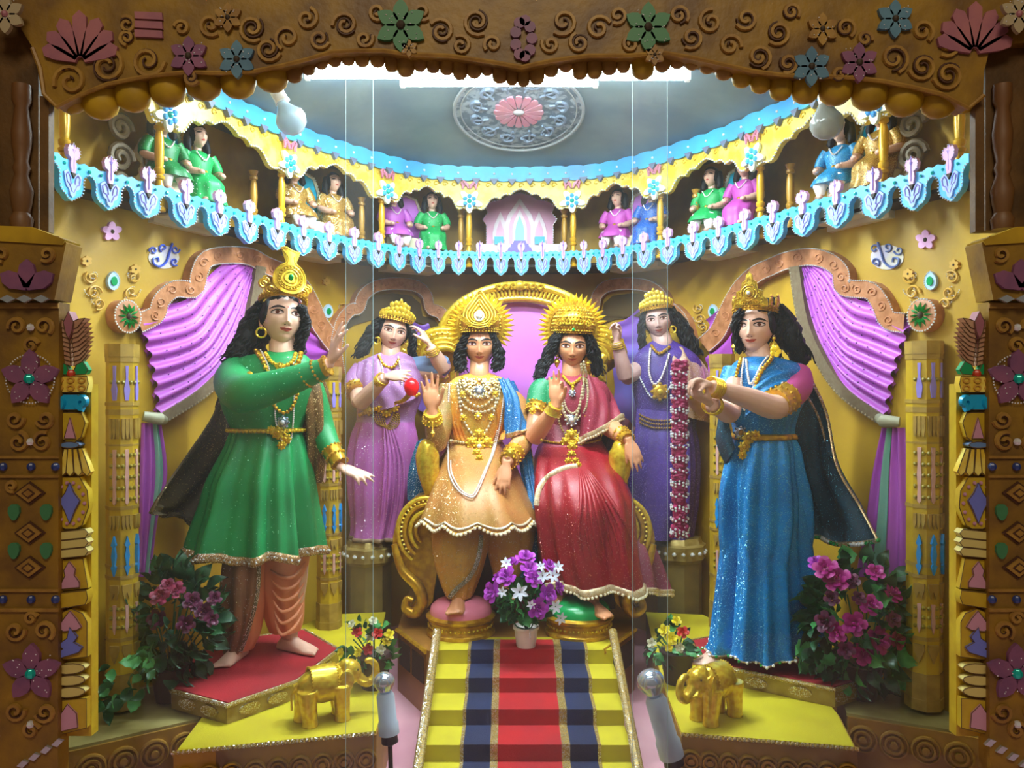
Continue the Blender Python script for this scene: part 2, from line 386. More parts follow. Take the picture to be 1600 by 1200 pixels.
# lambrequins between the pillars
PIL = [108, 255, 445, 600, 733, 895, 1028, 1183, 1375, 1492]
lam = thing('balcony_lambrequin', tuple(onw(TG, 800, 0, .0, z=H+1.2)), 'lemon and white cusped arch board with flower brackets above the balcony pillars', 'moulding')
def contour(t):
    s = min(t, 1-t)
    return interp([(0, 1.035), (.07, 1.05), (.11, 1.035), (.16, 1.05), (.19, 1.09), (.24, 1.115), (.31, 1.105), (.33, 1.135), (.41, 1.13), (.43, 1.15), (.5, 1.165)], s)
ed = MB()
for a, b in zip(PIL, PIL[1:]):
    ca, cb = onw(TG, a, 0, .0, z=0), onw(TG, b, 0, .0, z=0); n = 40; rows = [[], [], [], []]
    for i in range(n+1):
        t = i/n; px = lerp(a, b, t); z = contour(t)
        rows[0].append(onw(TG, px, 0, -.01, z=H+z)); rows[1].append(onw(TG, px, 0, .015, z=H+z)); rows[2].append(onw(TG, px, 0, .015, z=H+1.212)); rows[3].append(onw(TG, px, 0, -.01, z=H+1.212))
    m = MB(); m.grid(rows, cv=True); m.build('arch_board', LEMON, lam)
    ed.beads([onw(TG, lerp(a, b, i/n), 0, .017, z=H+contour(i/n)+.003) for i in range(n+1)], .0055, .017, 6, 4)
    m = MB()
    for i in range(9):
        t = (i+.7)/9.4; px = lerp(a, b, t); zc = H+1.185; tt = unit(px)[1]; p0 = onw(TG, px, 0, .017, z=zc)
        m.tube([p0+tt*(.018*math.cos(q*.6)*(1-q/14))+Vector((0, 0, .017*math.sin(q*.6)*(1-q/14))) for q in range(11)], .004, 4)
    m.build_each('scroll_relief', mat('mustard relief', '#dcb52e', .4), lam)
ed.build('silver_beading', SILVER, lam, kind='stuff')
for px in PIL[1:-1]:
    c, t, n = unit(px, .02)
    m = MB(); out = []
    for k in range(48):
        a = 2*PI*k/48; r = .052+.018*math.cos(5*a+PI/2)
        out.append(c+t*(r*math.cos(a)*1.15)+Vector((0, 0, 1.085+r*math.sin(a))))
    m.prism([p+n*.014 for p in reversed(out)], [p for p in reversed(out)]); br = m.build('flower_bracket', mat('pale bracket', '#e6ecd0', .4), lam)
    m = MB()
    for k in range(6):
        a = 2*PI*k/6+PI/6; m.ball(c+t*(.03*math.cos(a))+Vector((0, 0, 1.085+.03*math.sin(a)))+n*.014, (.014, .014, .014), 6, 4)
    m.build_each('petal', SKYB, br)
    m = MB(); m.ball(c+Vector((0, 0, 1.085))+n*.016, .014, 8, 5)
    m.build('jewel', TEAL, br)
    m = MB()
    for s in (-1, 1):
        for q2 in range(3):
            m.tube([c+t*(s*x)+Vector((0, 0, z+.01*q2))+n*.014 for x, z in [(.005, 1.16), (.02+.008*q2, 1.185), (.035+.006*q2, 1.175), (.04, 1.155)]], .006, 5)
    m.build_each('pink_leaf', ROSE, br)
BPROF = [(.024, 0), (.026, .012), (.018, .02), (.022, .04), (.024, .06), (.018, .10), (.013, .125), (.02, .13), (.022, .14), (.014, .148), (.02, .156), (.021, .17), (.015, .178), (.017, .20), (.019, .24), (.017, .30), (.012, .325), (.02, .332), (.02, .345), (.014, .35), (.018, .36), (.024, .375)]
for i, (px, off, zs) in enumerate([(p, -.02, 1) for p in PIL]+[(722, -.10, .95), (583, -.10, .95), (427, -.12, .92), (880, -.10, .95), (1068, -.1, .95), (1205, -.12, .92)]):
    p, t, n = unit(px, off)
    lab = {108: 'end pillar of the balcony at far left beside the cream wall', 255: 'second yellow turned pillar of the balcony from the left', 445: 'yellow turned pillar under the left hanging bulb', 600: 'yellow turned pillar left of the violet and green doll couple', 733: 'yellow turned pillar just left of the toy palace', 895: 'yellow turned pillar just right of the toy palace', 1028: 'yellow turned pillar right of the blue doll', 1183: 'yellow turned pillar right of the magenta doll', 1375: 'yellow turned pillar right of the gold doll in shade', 1492: 'end pillar of the balcony at far right in shadow'}.get(px)
    m = MB(); m.lathe([(r, z*zs) for r, z in BPROF], (p.x, p.y, H+.70), 14)
    if i < len(PIL): m.build('turned_pillar', mat('pillar yellow', '#dba61c', .28, .15), None, label=lab, cat='pillar')
    else: m.build('rear_pillar', mat('pillar ochre', '#b5852a', .35, .1), None, label='slim ochre turned pillar standing just behind the balcony pillar near '+{722: 'the green doll', 583: 'the gold doll by the left glass seam', 427: 'the left hanging bulb', 880: 'the magenta dress doll', 1068: 'the green tunic doll', 1205: 'the blue tunic doll'}[px], cat='pillar')

# toy palace in the middle of the gallery
pal = thing('toy_palace', tuple(onw(TB, 800, 0, .1, z=H+.70)), 'pink and white toy palace facade with stepped arches at the balcony centre', 'palace')
def pp(px, py, o): v = P(px, py, 5.12); v.y -= o; return v
def slab(parent, pts, o0, o1, m_, name):
    k = MB(); k.prism([pp(x, y, o1) for x, y in pts], [pp(x, y, o0) for x, y in pts]); return k.build(name, m_, parent)
PWH = mat('palace white', '#f3dfe6', .4); PPK = mat('palace pink', '#e9a9c8', .4); PGR = mat('palace mint', '#8fdcc0', .4); PVI = mat('palace violet', '#7d6ac0', .45)
arch = lambda x0, x1, y0, y1: [(x0, y1), (x0, (y0+y1)/2), (lerp(x0, x1, .12), lerp(y1, y0, .7)), (lerp(x0, x1, .3), lerp(y1, y0, .84)), ((x0+x1)/2, y0), (lerp(x0, x1, .7), lerp(y1, y0, .84)), (lerp(x0, x1, .88), lerp(y1, y0, .7)), (x1, (y0+y1)/2), (x1, y1)]
outl = [(760, 400), (760, 352), (754, 344), (762, 333), (757, 322), (770, 315), (784, 313), (796, 306), (812, 302), (828, 306), (840, 313), (854, 315), (867, 322), (862, 333), (870, 344), (864, 352), (864, 400)]
slab(pal, [(745, 402), (745, 385), (880, 385), (880, 402)], 0, .09, PWH, 'plinth')
slab(pal, outl, 0, .015, PPK, 'backdrop'); slab(pal, arch(770, 794, 332, 398), .01, .03, PWH, 'side_wing'); slab(pal, arch(830, 854, 332, 398), .01, .03, PWH, 'side_wing')
slab(pal, arch(788, 836, 312, 398), .01, .045, PWH, 'tower'); slab(pal, arch(795, 829, 322, 392), .045, .052, PPK, 'outer_arch')
slab(pal, arch(801, 823, 330, 390), .052, .058, PWH, 'inner_arch'); slab(pal, arch(805, 819, 340, 388), .058, .062, PGR, 'doorway')
slab(pal, arch(775, 788, 345, 392), .03, .036, PPK, 'niche'); slab(pal, arch(836, 849, 345, 392), .03, .036, PPK, 'niche')
for k in range(4): slab(pal, [(803-k*4, 379+k*6), (821+k*4, 379+k*6), (823+k*4, 385+k*6), (801-k*4, 385+k*6)], .05, .075+k*.02, PVI, 'stair_step')
slab(pal, [(773, 374), (787, 374), (787, 386), (773, 386)], .04, .10, CYANP, 'cyan_block'); slab(pal, [(835, 374), (850, 374), (850, 386), (835, 386)], .04, .10, CYANP, 'cyan_block')
m = MB(); m.beads([pp(x, y, .018) for x, y in outl], .004, .016, 5, 3); m.build('beading', SILVER, pal, kind='stuff')
# =================== LOWER WALL RELIEFS ===================
SALM = mat('salmon relief', '#b97c52', .45, color2='#9a6038', nscale=26, bump=.6, bscale=45)
TAUPE = mat('curtain braid', '#6e5c44', .6, 0, color2='#7a6a50', nscale=60)
MAGC = mat('magenta curtain', '#bc5cc4', .45, color2='#aa4cb8', nscale=3)
VIOC = mat('violet curtain', '#7f78d8', .45, color2='#9a68cc', nscale=3)
TEALC = mat('pale teal stripe', '#7fb8a8', .5)
def wslab(name, pts, m_, parent, d=.03, d0=.0, W=Wp, smooth=35, **k):
    mb = MB(); mb.prism([W(x, y, d) for x, y in pts], [W(x, y, d0) for x, y in pts]); return mb.build(name, m_, parent, smooth, **k)
def ribbon(name, ctrl, w0, m_, parent, d=.04, W=Wp, n=50, bead=True, widths=None):
    """flat raised band following a curve on the wall, w in px (half width)"""
    q = cr(ctrl, n); rows = [[], [], [], []]; ea = []; eb = []
    for i, p in enumerate(q):
        a = q[max(i-1, 0)]; b = q[min(i+1, n)]; L = math.hypot(b[0]-a[0], b[1]-a[1]) or 1; nx, ny = -(b[1]-a[1])/L, (b[0]-a[0])/L
        hw = w0 if widths is None else interp(widths, i/n)
        A = (p[0]+nx*hw, p[1]+ny*hw); B = (p[0]-nx*hw, p[1]-ny*hw)
        rows[0].append(W(*A, 0)); rows[1].append(W(*A, d)); rows[2].append(W(*B, d)); rows[3].append(W(*B, 0)); ea.append(W(*A, d+.002)); eb.append(W(*B, d+.002))
    mb = MB(); mb.grid(rows, cv=True); o = mb.build(name, m_, parent)
    if bead:
        k = MB(); k.beads(ea, .0038, .0115, 5, 3); k.beads(eb, .0038, .0115, 5, 3); k.build('silver_beading', SILVER, o, kind='stuff')
    return o
def spiral(mb, W, cx, cy, r, turns=1.4, a0=0, s=1, d=.045, rad=.0035, tail=None):
    pts = []
    for i in range(int(turns*14)+1):
        t = i/(turns*14); a = a0+s*turns*2*PI*t; rr = r*(1-.8*t); pts.append(W(cx+rr*math.cos(a), cy+rr*math.sin(a), d))
    if tail: pts = [W(*p, d) for p in tail]+pts
    mb.tube(pts, rad, 5)
def mir(pts, m): return [(1600-x, y) for x, y in pts] if m else pts
def arch_big(m):
    side = 'right' if m else 'left'
    c = (1436, 500) if m else (190, 490)
    t = thing('arch_moulding', tuple(Wp(*c, 0)), 'salmon cusped arch moulding with green star rosette on the '+side+' wall', 'moulding')
    if not m:
        band_ = [(205, 505), (232, 492), (240, 470), (262, 452), (292, 452), (300, 425), (312, 405), (345, 399), (380, 402), (405, 415), (440, 430), (462, 450), (478, 478), (490, 505), (508, 530), (520, 545)]
        bx = [(0, 15), (.15, 13), (.3, 13), (.5, 13), (.75, 13), (1, 14)]
    else:
        band_ = [(1425, 505), (1400, 500), (1388, 475), (1372, 455), (1345, 452), (1328, 448), (1325, 425), (1305, 408), (1275, 402), (1240, 408), (1215, 418), (1190, 430), (1165, 455), (1145, 490), (1130, 520), (1108, 540)]
        bx = [(0, 15), (.3, 13), (1, 13)]
    ribbon('arch_band', band_, 12, SALM, t, .042, widths=bx)
    q = cr(band_, 16); k = MB()
    for i in range(1, 16): spiral(k, Wp, q[i][0], q[i][1], 8, 1.3, i, 1 if i % 2 else -1, .044, .0028)
    k.build('carved_scrolls', mat('salmon carving', '#b87850', .45), t, kind='stuff')
    cx, cy = (1453, 493) if m else (186, 495)
    k = MB(); n = nrm(TW, cx); ctr = Wp(cx, cy, 0); fx = Vector((-n.y, n.x, 0)); rr = R_(26, ctr.y)
    f = lambda a, r, o: ctr+fx*(r*math.cos(a))+Vector((0, 0, r*math.sin(a)))+n*o
    k.grid([[f(2*PI*i/30, r*rr, o) for i in range(30)] for r, o in ((0, .05), (.8, .05), (.95, .047), (1, .04), (1, 0))], cu=True); ro = k.build('rosette', SALM, t)
    k = MB(); k.beads([f(2*PI*i/30, rr*.97, .047) for i in range(31)], .0045, .012, 5, 3); k.build('silver_beading', SILVER, ro, kind='stuff')
    for i in range(12):
        a = 2*PI*i/12; k = MB(); k.add([f(a, rr*.15, .05), f(a-.2, rr*.42, .052), f(a, rr*.82, .052), f(a+.2, rr*.42, .052), f(a, rr*.42, .068)], [(0, 4, 1), (1, 4, 2), (2, 4, 3), (3, 4, 0)]); k.build('star_point', GREENJ, ro, smooth=None)
    k = MB(); k.ball(f(0, 0, .052), .012, 8, 5); k.build('centre_stud', DARK, ro)
    # second small rosette with star on the inner end (hidden partly by the statues)
    return t
arch_big(0); arch_big(1)
def curtain(side):
    m = side == 'right'
    t = thing('curtain', tuple(Wp(1370 if m else 240, 650, 0)), 'magenta draped curtain with grey braid edge tied back on the '+side+' wall', 'curtain')
    if not m:
        Lc = [(392, 415), (376, 500), (345, 565), (300, 612), (240, 650)]; Tc = [(384, 405), (345, 410), (310, 438), (285, 466), (250, 478), (206, 488)]
    else:
        Lc = [(1258, 415), (1272, 500), (1298, 560), (1335, 612), (1392, 652)]; Tc = [(1266, 408), (1300, 420), (1325, 450), (1350, 468), (1390, 478), (1432, 500)]
    # start points are spread along the arch line
    top = ([(392, 415), (350, 420), (312, 440), (290, 470), (250, 480), (222, 492), (205, 500)] if not m else [(1258, 415), (1290, 422), (1320, 448), (1350, 470), (1385, 480), (1410, 490), (1430, 495)])
    nu, nv = 110, 34; rows = []
    L_ = cr(Lc, nv); T_ = cr(Tc, nv); tp = cr(top, nu)
    for j in range(nv+1):
        v = j/nv; r = []
        for i in range(nu+1):
            u = i/nu; a, b = L_[j], T_[j]; x, y = lerp(a[0], b[0], u), lerp(a[1], b[1], u)
            y += 16*math.sin(PI*u)*math.sin(PI*v); x += (-6 if m else 6)*math.sin(PI*u)*v
            f = math.sin(u*2*PI*7+.6*v); f = math.copysign(abs(f)**.7, f)
            r.append(Wp(x, y, .030+.013*f*(.35+.65*v)))
        rows.append(r)
    mb = MB(); mb.grid(rows); mb.grid([[p-nrm(TW, 240 if not m else 1360)*.03 for p in r] for r in (rows[0], rows[-1])]); mb.build('swag', MAGC, t, smooth=180)
    ribbon('braid_edge', [(p[0]+(4 if not m else -4), p[1]+2) for p in Lc], 8, TAUPE, t, .05, bead=False)
    k = MB(); k.beads([Wp(a+(10 if not m else -10), b+6, .05) for a, b in cr(Lc, 40)], .005, .02, 5, 3); k.build('edge_beads', mat('dull bead', '#b8a888', .4, .4), t, kind='stuff')
    k = MB(); rr = random.Random(2 if m else 1)
    for j in range(3, nv-2, 3):
        for i in range(4, nu-2, 9): k.ball(rows[j][i]+nrm(TW, 240 if not m else 1360)*.002, .0035, 4, 3)
    k.build('sequins', mat('dark sequin', '#5a2c78', .3, .5), t, kind='stuff')
    # tie
    k = MB(); c = (228, 652) if not m else (1402, 655)
    k.tube([Wp(c[0]-16, c[1]-2, .04), Wp(c[0], c[1]+2, .075), Wp(c[0]+16, c[1]+4, .04)], [.02, .026, .02], 16); k.build('tie_band', mat('tie braid', '#a8a890', .5, .2), t)
    # tail
    A, B = ([(212, 660), (210, 740), (208, 850), (206, 900)], [(245, 662), (256, 740), (240, 800), (226, 900)]) if not m else ([(1388, 668), (1372, 740), (1360, 820), (1345, 900)], [(1420, 668), (1424, 740), (1428, 820), (1430, 900)])
    a_, b_ = cr(A, 24), cr(B, 24)
    for nm, u0, u1, mt, o in (('tail', 0, 1, MAGC, 0), ('teal_stripe', *((.52, .78) if not m else (.34, .58)), TEALC, .004)):
        mb = MB(); mb.grid([[Wp(lerp(a_[j][0], b_[j][0], u), lerp(a_[j][1], b_[j][1], u), .03+o+.012*math.sin(u*24)) for u in [lerp(u0, u1, i/40) for i in range(41)]] for j in range(25)]); mb.build(nm, mt, t, smooth=180)
curtain('left'); curtain('right')
def small_curtain(pts_a, pts_b, lab, mt=MAGC):
    t = thing('curtain', tuple(Wp(*pts_a[0], 0)), lab, 'curtain'); a_, b_ = cr(pts_a, 24), cr(pts_b, 24)
    mb = MB(); mb.grid([[Wp(lerp(a_[j][0], b_[j][0], i/40), lerp(a_[j][1], b_[j][1], i/40)+6*math.sin(PI*i/40), .02+.014*math.sin(j*1.3+i*.05)) for i in range(41)] for j in range(25)]); mb.build('drape', mt, t, smooth=180)
small_curtain([(418, 430), (448, 470), (455, 510), (458, 565)], [(470, 440), (500, 500), (508, 540), (510, 560)], 'magenta drape between the green statue and the star arch end')
small_curtain([(1180, 430), (1160, 480), (1150, 530), (1135, 640)], [(1110, 500), (1112, 540), (1108, 570), (1110, 640)], 'magenta drape beside the blue statue near the right yellow pillar')
small_curtain([(668, 505), (680, 530), (690, 560), (690, 640)], [(640, 500), (640, 540), (646, 580), (650, 640)], 'violet drape between lilac statue and throne', VIOC)
small_curtain([(962, 505), (965, 530), (962, 580), (960, 690)], [(1006, 480), (1008, 540), (1010, 600), (1010, 690)], 'violet drape between throne and purple statue', VIOC)
# back arches behind the attendants
def arch_small(m):
    t = thing('arch_moulding', tuple(Wp(1600-610 if m else 610, 470, 0)), 'carved salmon lobed arch behind the '+('purple' if m else 'lilac')+' statue', 'moulding')
    c = [(522, 585), (516, 545), (524, 505), (540, 485), (552, 482), (560, 462), (580, 448), (612, 444), (645, 448), (664, 462), (670, 482), (688, 490), (700, 510), (704, 540)]
    o = ribbon('arch_band', mir(c, m), 9, SALM, t, .045, bead=True)
    k = MB(); q = cr(c, 18)
    for i in range(1, 18): spiral(k, Wp, *mir([q[i][:2]], m)[0], 6, 1.2, i, 1 if i % 2 else -1, .048, .0025)
    k.build('carved_scrolls', mat('salmon carving', '#b87850', .45), t, kind='stuff')
    wslab('arch_shade', mir([(536, 520), (535, 510), (548, 496), (562, 494), (568, 474), (584, 462), (612, 458), (642, 462), (656, 474), (660, 494), (678, 498), (689, 512), (686, 522), (672, 510), (640, 500), (610, 496), (580, 500), (552, 508)][::1], m), mat('brown niche shade', '#4a3a22', .6, color2='#5c4828'), t, .006)  # dark slab painted as the shadow inside a deep niche
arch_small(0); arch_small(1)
# teal-drop emblems on the wall between arches, and wall ornaments
def emblem(cx, cy, s, lab):
    t = thing('wall_emblem', tuple(Wp(cx, cy, 0)), lab, 'ornament')
    dp = lambda k, cxx=cx, cyy=cy: [(cxx+k*s*.42*math.sin(a)*(1 if abs(a) < PI/2 else abs(math.sin(a))**.4), cyy+k*s*.6*(math.cos(a) if abs(a) < PI/2 else math.cos(a)*1.2)) for a in [lerp(-PI, PI, i/24) for i in range(24)]]
    wslab('pale_drop', dp(1), mat('pale blue drop', '#a9c8e8', .4), t, .012); wslab('green_drop', dp(.5), GREENJ, t, .018)
    k = MB(); k.beads([Wp(x, y, .014) for x, y in dp(1.0)], .0028, .0085, 5, 3)
    for sx in (-1, 1):
        for (dx, dy, r) in ((1.5, .6, .5), (1.1, 1.3, .4), (1.3, -.5, .35)):
            k.beads([Wp(cx+sx*(dx*s+r*s*math.cos(a)*(1-a/9)), cy+dy*s+r*s*math.sin(a)*(1-a/9), .006) for a in [i*.5 for i in range(11)]], .0028, .009, 5, 3)
    k.build('silver_beading', SILVER, t, kind='stuff')
    k = MB()
    for sx in (-1, 1):
        for (dx, dy, r, a0) in ((1.3, .8, .55, 0), (1.0, 1.6, .45, 2), (1.5, -.3, .5, 4)): spiral(k, Wp, cx+sx*dx*s, cy+dy*s, r*s, 1.3, a0, sx, .008, .004)
    k.build('relief_scrolls', mat('ochre relief', '#c99a3a', .5), t, kind='stuff')
emblem(174, 440, 22, 'pale blue drop emblem with green jewel above the left star rosette'); emblem(1457, 440, 22, 'pale blue drop emblem with green jewel above the right star rosette')
emblem(511, 487, 16, 'pale drop emblem right of the green statue\'s crown'); emblem(1116, 487, 16, 'pale drop emblem left of the blue statue\'s crown')
def vine(cx, cy, s, m, lab, mt):
    t = thing('wall_ornament', tuple(Wp(cx, cy, 0)), lab, 'ornament')
    wslab('ground', [(cx+s*1.0*math.cos(a), cy+s*.75*math.sin(a)) for a in [2*PI*i/20 for i in range(20)]], mat('pale lilac ground', '#c4bcdc', .5, color2='#d8ccb0', nscale=9), t, .004)
    k = MB(); sg = -1 if m else 1
    k.tube([Wp(cx+sg*x*s, cy+y*s, .009) for x, y in cr([(.5, -.9), (.3, -.3), (.1, .3), (-.3, .6), (-.7, .45), (-.75, .1), (-.45, .05), (-.4, .3)], 24)], .005, 5)
    for x, y, a0 in ((.7, -.5, 0), (-.1, -.6, 2), (.65, .3, 1), (-.75, -.4, 3)): spiral(k, Wp, cx+sg*x*s, cy+y*s, s*.28, 1.1, a0, sg, .009, .0038)
    k.build('vine', mt, t)
BV = mat('royal blue vine', '#3a55c8', .4); DV = mat('slate vine', '#5a6aa0', .45)
vine(255, 402, 24, 0, 'royal blue painted vine scroll below the left end of the fringe', BV); vine(1387, 402, 26, 1, 'slate blue painted vine scroll below the right end of the fringe', DV)
def wflower(cx, cy, r, lab, mt, n=5, jewel=DARK, W=Wp, cat='ornament', name='wall_flower', d=.012, parent=None):
    t = parent or thing(name, tuple(W(cx, cy, 0)), lab, cat)
    for i in range(n):
        a = 2*PI*i/n-PI/2; c = (cx+r*.55*math.cos(a), cy+r*.55*math.sin(a)); ca, sa = math.cos(a), math.sin(a)
        out = [(c[0]+u*ca*r*.5-v*sa*r*.38, c[1]+u*sa*r*.5+v*ca*r*.38) for u, v in [(math.cos(q), math.sin(q)) for q in [2*PI*j/10 for j in range(10)]]]
        wslab('petal', out, mt, t, d, 0, W)
    k = MB(); k.ball(W(cx, cy, d), R_(r*.24, 3), 8, 5); k.build('stud', jewel, t); return t
wflower(172, 362, 15, 'pink wall flower with dark stud under the left fringe end', PINK, 5); wflower(1449, 375, 15, 'pink wall flower with dark stud under the right fringe end', PINK, 5)
wflower(133, 408, 8, 'small ochre wall flower left of the left drop emblem', mat('ochre relief', '#c99a3a'), 6); wflower(209, 421, 8, 'small ochre wall flower right of the left drop emblem', mat('ochre relief', '#c99a3a'), 6)
wflower(1422, 428, 8, 'small ochre wall flower left of the right drop emblem', mat('ochre relief', '#c99a3a'), 6); wflower(1494, 414, 8, 'small ochre wall flower right of the right drop emblem', mat('ochre relief', '#c99a3a'), 6)
wflower(648, 447, 6, 'small dark studded flower above the left lobed arch', mat('ochre relief', '#c99a3a'), 6); wflower(508, 440, 6, 'small dark studded flower right of the green statue\'s finial', mat('ochre relief', '#c99a3a'), 6)
# =================== PILLARS AGAINST THE WALL ===================
PY = mat('pillar yellow paint', '#c2a01c', .4, color2='#a88418', nscale=8, bump=.2); PCR = mat('cream relief', '#a8873a', .45, color2='#8f702c', nscale=20); BLUO = mat('azure ornament', '#1d8ee0', .25, .2); PKR = mat('pink relief panel', '#c99a90', .45)
def pillar(cx, Y, wpx, py0, py1, facing, lab, rev=1):
    """octagonal pillar with tiers of relief; facing = yaw of the front face"""
    t = thing('ornate_pillar', tuple(P(cx, py1, Y)), lab, 'pillar'); r = R_(wpx/2, Y)*1.03; c = P(cx, 0, Y); n8 = 8; facing += PI/8
    Zp = lambda py: H+(600-py)/F*(Y-r*.9)
    def ring(rr, z): return [Vector((c.x+rr*math.cos(2*PI*(k+.5)/8+facing), Y+rr*math.sin(2*PI*(k+.5)/8+facing), z)) for k in range(8)]
    mb = MB(); mb.loft([ring(r, Zp(py1)), ring(r, Zp(py0))]); mb.build('shaft', PY, t)
    def tier(name, a, b, k, mt):
        mb = MB(); mb.loft([ring(r*k, Zp(b)), ring(r*k, Zp(a))]); return mb.build(name, mt, t)
    fa = [facing-PI/2-PI/4, facing-PI/2, facing-PI/2+PI/4]
    def face_pt(fi, u, py, o=0):
        a = fa[fi]; rc = r*math.cos(PI/8); nx, ny = math.cos(a), math.sin(a); tx, ty = -ny, nx
        return Vector((c.x+nx*(rc+o)+tx*u*rc*.41, Y+ny*(rc+o)+ty*u*rc*.41, Zp(py)))
    H_ = py1-py0; fy = lambda t_: py0+H_*t_
    for a, b, k in ((-.005, .03, 1.08), (.03, .045, 1.05), (.155, .165, 1.06), (.175, .19, 1.03), (.27, .275, 1.03), (.44, .45, 1.04), (.60, .61, 1.04), (.63, .64, 1.05), (.80, .81, 1.03), (.9, .97, 1.06), (.97, 1.0, 1.10)): tier('ring', fy(a), fy(b), k, PCR)
    for fi in range(3):
        def cell(name, mt, pts, o=.006, o0=-.002):
            k = MB(); k.prism([face_pt(fi, u, fy(v), o) for u, v in pts], [face_pt(fi, u, fy(v), o0) for u, v in pts]); return k.build(name, mt, t)
        # violet lobed panel (top), fringe cells, pink panel, blue double arrow, lower repeats
        cell('violet_panel', mat('violet panel', '#8c7cd0', .4), [(-.25, .055), (.25, .055), (.18, .09), (.5, .12), (.3, .15), (-.3, .15), (-.5, .12), (-.18, .09)])
        for u0 in (-.62, 0, .62): cell('fringe_loop', PCR, [(u0-.26, .20), (u0+.26, .20), (u0+.26, .235), (u0+.13, .255), (u0-.13, .255), (u0-.26, .235)], .009)
        cell('pink_panel', PKR, [(-.3, .285), (.3, .285), (.22, .33), (.35, .36), (.22, .39), (.3, .43), (0, .437), (-.3, .43), (-.22, .39), (-.35, .36), (-.22, .33)])
        for u0 in (-.62, 0, .62): cell('fringe_loop', PCR, [(u0-.24, .465), (u0+.24, .465), (u0+.24, .49), (u0, .505), (u0-.24, .49)], .009)
        cell('blue_arrow', BLUO, [(0, .52), (.45, .545), (.18, .55), (.4, .575), (.18, .60), (.45, .605), (0, .63), (-.45, .605), (-.18, .60), (-.4, .575), (-.18, .55), (-.45, .545)], .012)
        cell('leaf_band', PCR, [(-.8, .655), (.8, .655), (.8, .67), (.4, .695), (0, .675), (-.4, .695), (-.8, .67)], .008)
        cell('pink_panel', PKR, [(-.3, .71), (.3, .71), (.22, .73), (.3, .77), (0, .79), (-.3, .77), (-.22, .73)])
        cell('leaf_band', PCR, [(-.8, .82), (.8, .82), (.8, .835), (0, .87), (-.8, .835)], .008)
        k = MB()
        for v in (.30, .33, .36, .39, .42, .72, .745, .77, .10): 
            for u in (-.62, .62): k.ball(face_pt(fi, u, fy(v), .002), .008, 6, 4)
        k.build('studs', mat('olive stud', '#8a7a20', .4), t, kind='stuff')
    return t
pillar(191, 3.04, 45, 540, 1112, 0.35, 'yellow octagonal pillar with azure arrows beside the left curtain tail')
pillar(1444, 3.04, 50, 535, 1112, -0.35, 'yellow octagonal pillar with azure arrows beside the right curtain tail')
pillar(514, 4.05, 36, 575, 985, 0.25, 'slim yellow pillar with blue ornament behind the green statue\'s pointing hand')
pillar(1128, 4.05, 36, 555, 985, -0.25, 'slim yellow pillar standing behind the flower garland and blue statue')
# =================== THRONE ===================
TH = thing('throne', tuple(P(800, 1000, 4.3)), 'wide gold throne with arched ribbed back, magenta panel and scroll arms', 'throne')
def TP(px, py, Y=4.62): return P(px, py, Y)
def tprism(name, pts, Yf, Yb, mt, parent=TH, smooth=35):
    k = MB(); k.prism([P(x, y, Yf) for x, y in pts], [Vector((P(x, y, Yf).x, Yb, P(x, y, Yf).z)) for x, y in pts]); return k.build(name, mt, parent, smooth)
arc = lambda cx, cy, rx, ry, a0, a1, n=30: [(cx+rx*math.cos(math.radians(lerp(a0, a1, i/n))), cy-ry*math.sin(math.radians(lerp(a0, a1, i/n)))) for i in range(n+1)]
tprism('magenta_panel', arc(812, 530, 95, 58, 0, 180)+[(717, 790), (907, 790)], 4.66, 4.70, MAGP)
for nm, rx, ry, w_, Yf, mt, py in (('arch_rim', 124, 84, 7, 4.60, GOLDL, 0), ('arch_ribs', 114, 74, 6, 4.63, GOLD, 0), ('arch_rim', 104, 64, 5, 4.60, GOLDL, 0)):
    k = MB(); k.tube([P(x, y, Yf) for x, y in [(812+rx, 700)]+arc(812, 530, rx, ry, 0, 180, 60)+[(812-rx, 700)]], R_(w_, Yf), 10); k.build(nm, mt, TH)
for i in range(56):
    a = math.radians(lerp(4, 176, i/55)); k = MB()
    k.tube([P(812+math.cos(a)*q, 530-math.sin(a)*(q-40), 4.585) for q in (107, 112, 119)], [.006, .009, .006], 6); k.build('rib', GOLDL, TH)
for s in (-1, 1):
    for q in range(3):
        k = MB(); cx, cy = 812+s*(10+q*11), 447-q*-1; pts = [(cx+s*6*math.cos(u)*(1-u/9), cy-5*math.sin(u)*(1-u/9)) for u in [j*.6 for j in range(12)]]; k.tube([P(x, y, 4.56) for x, y in pts], .008, 6); k.build('crest_scroll', GOLDL, TH)
k = MB(); k.ball(P(812, 446, 4.56), (.03, .02, .03), 10, 6); k.build('crest_boss', GOLDL, TH)
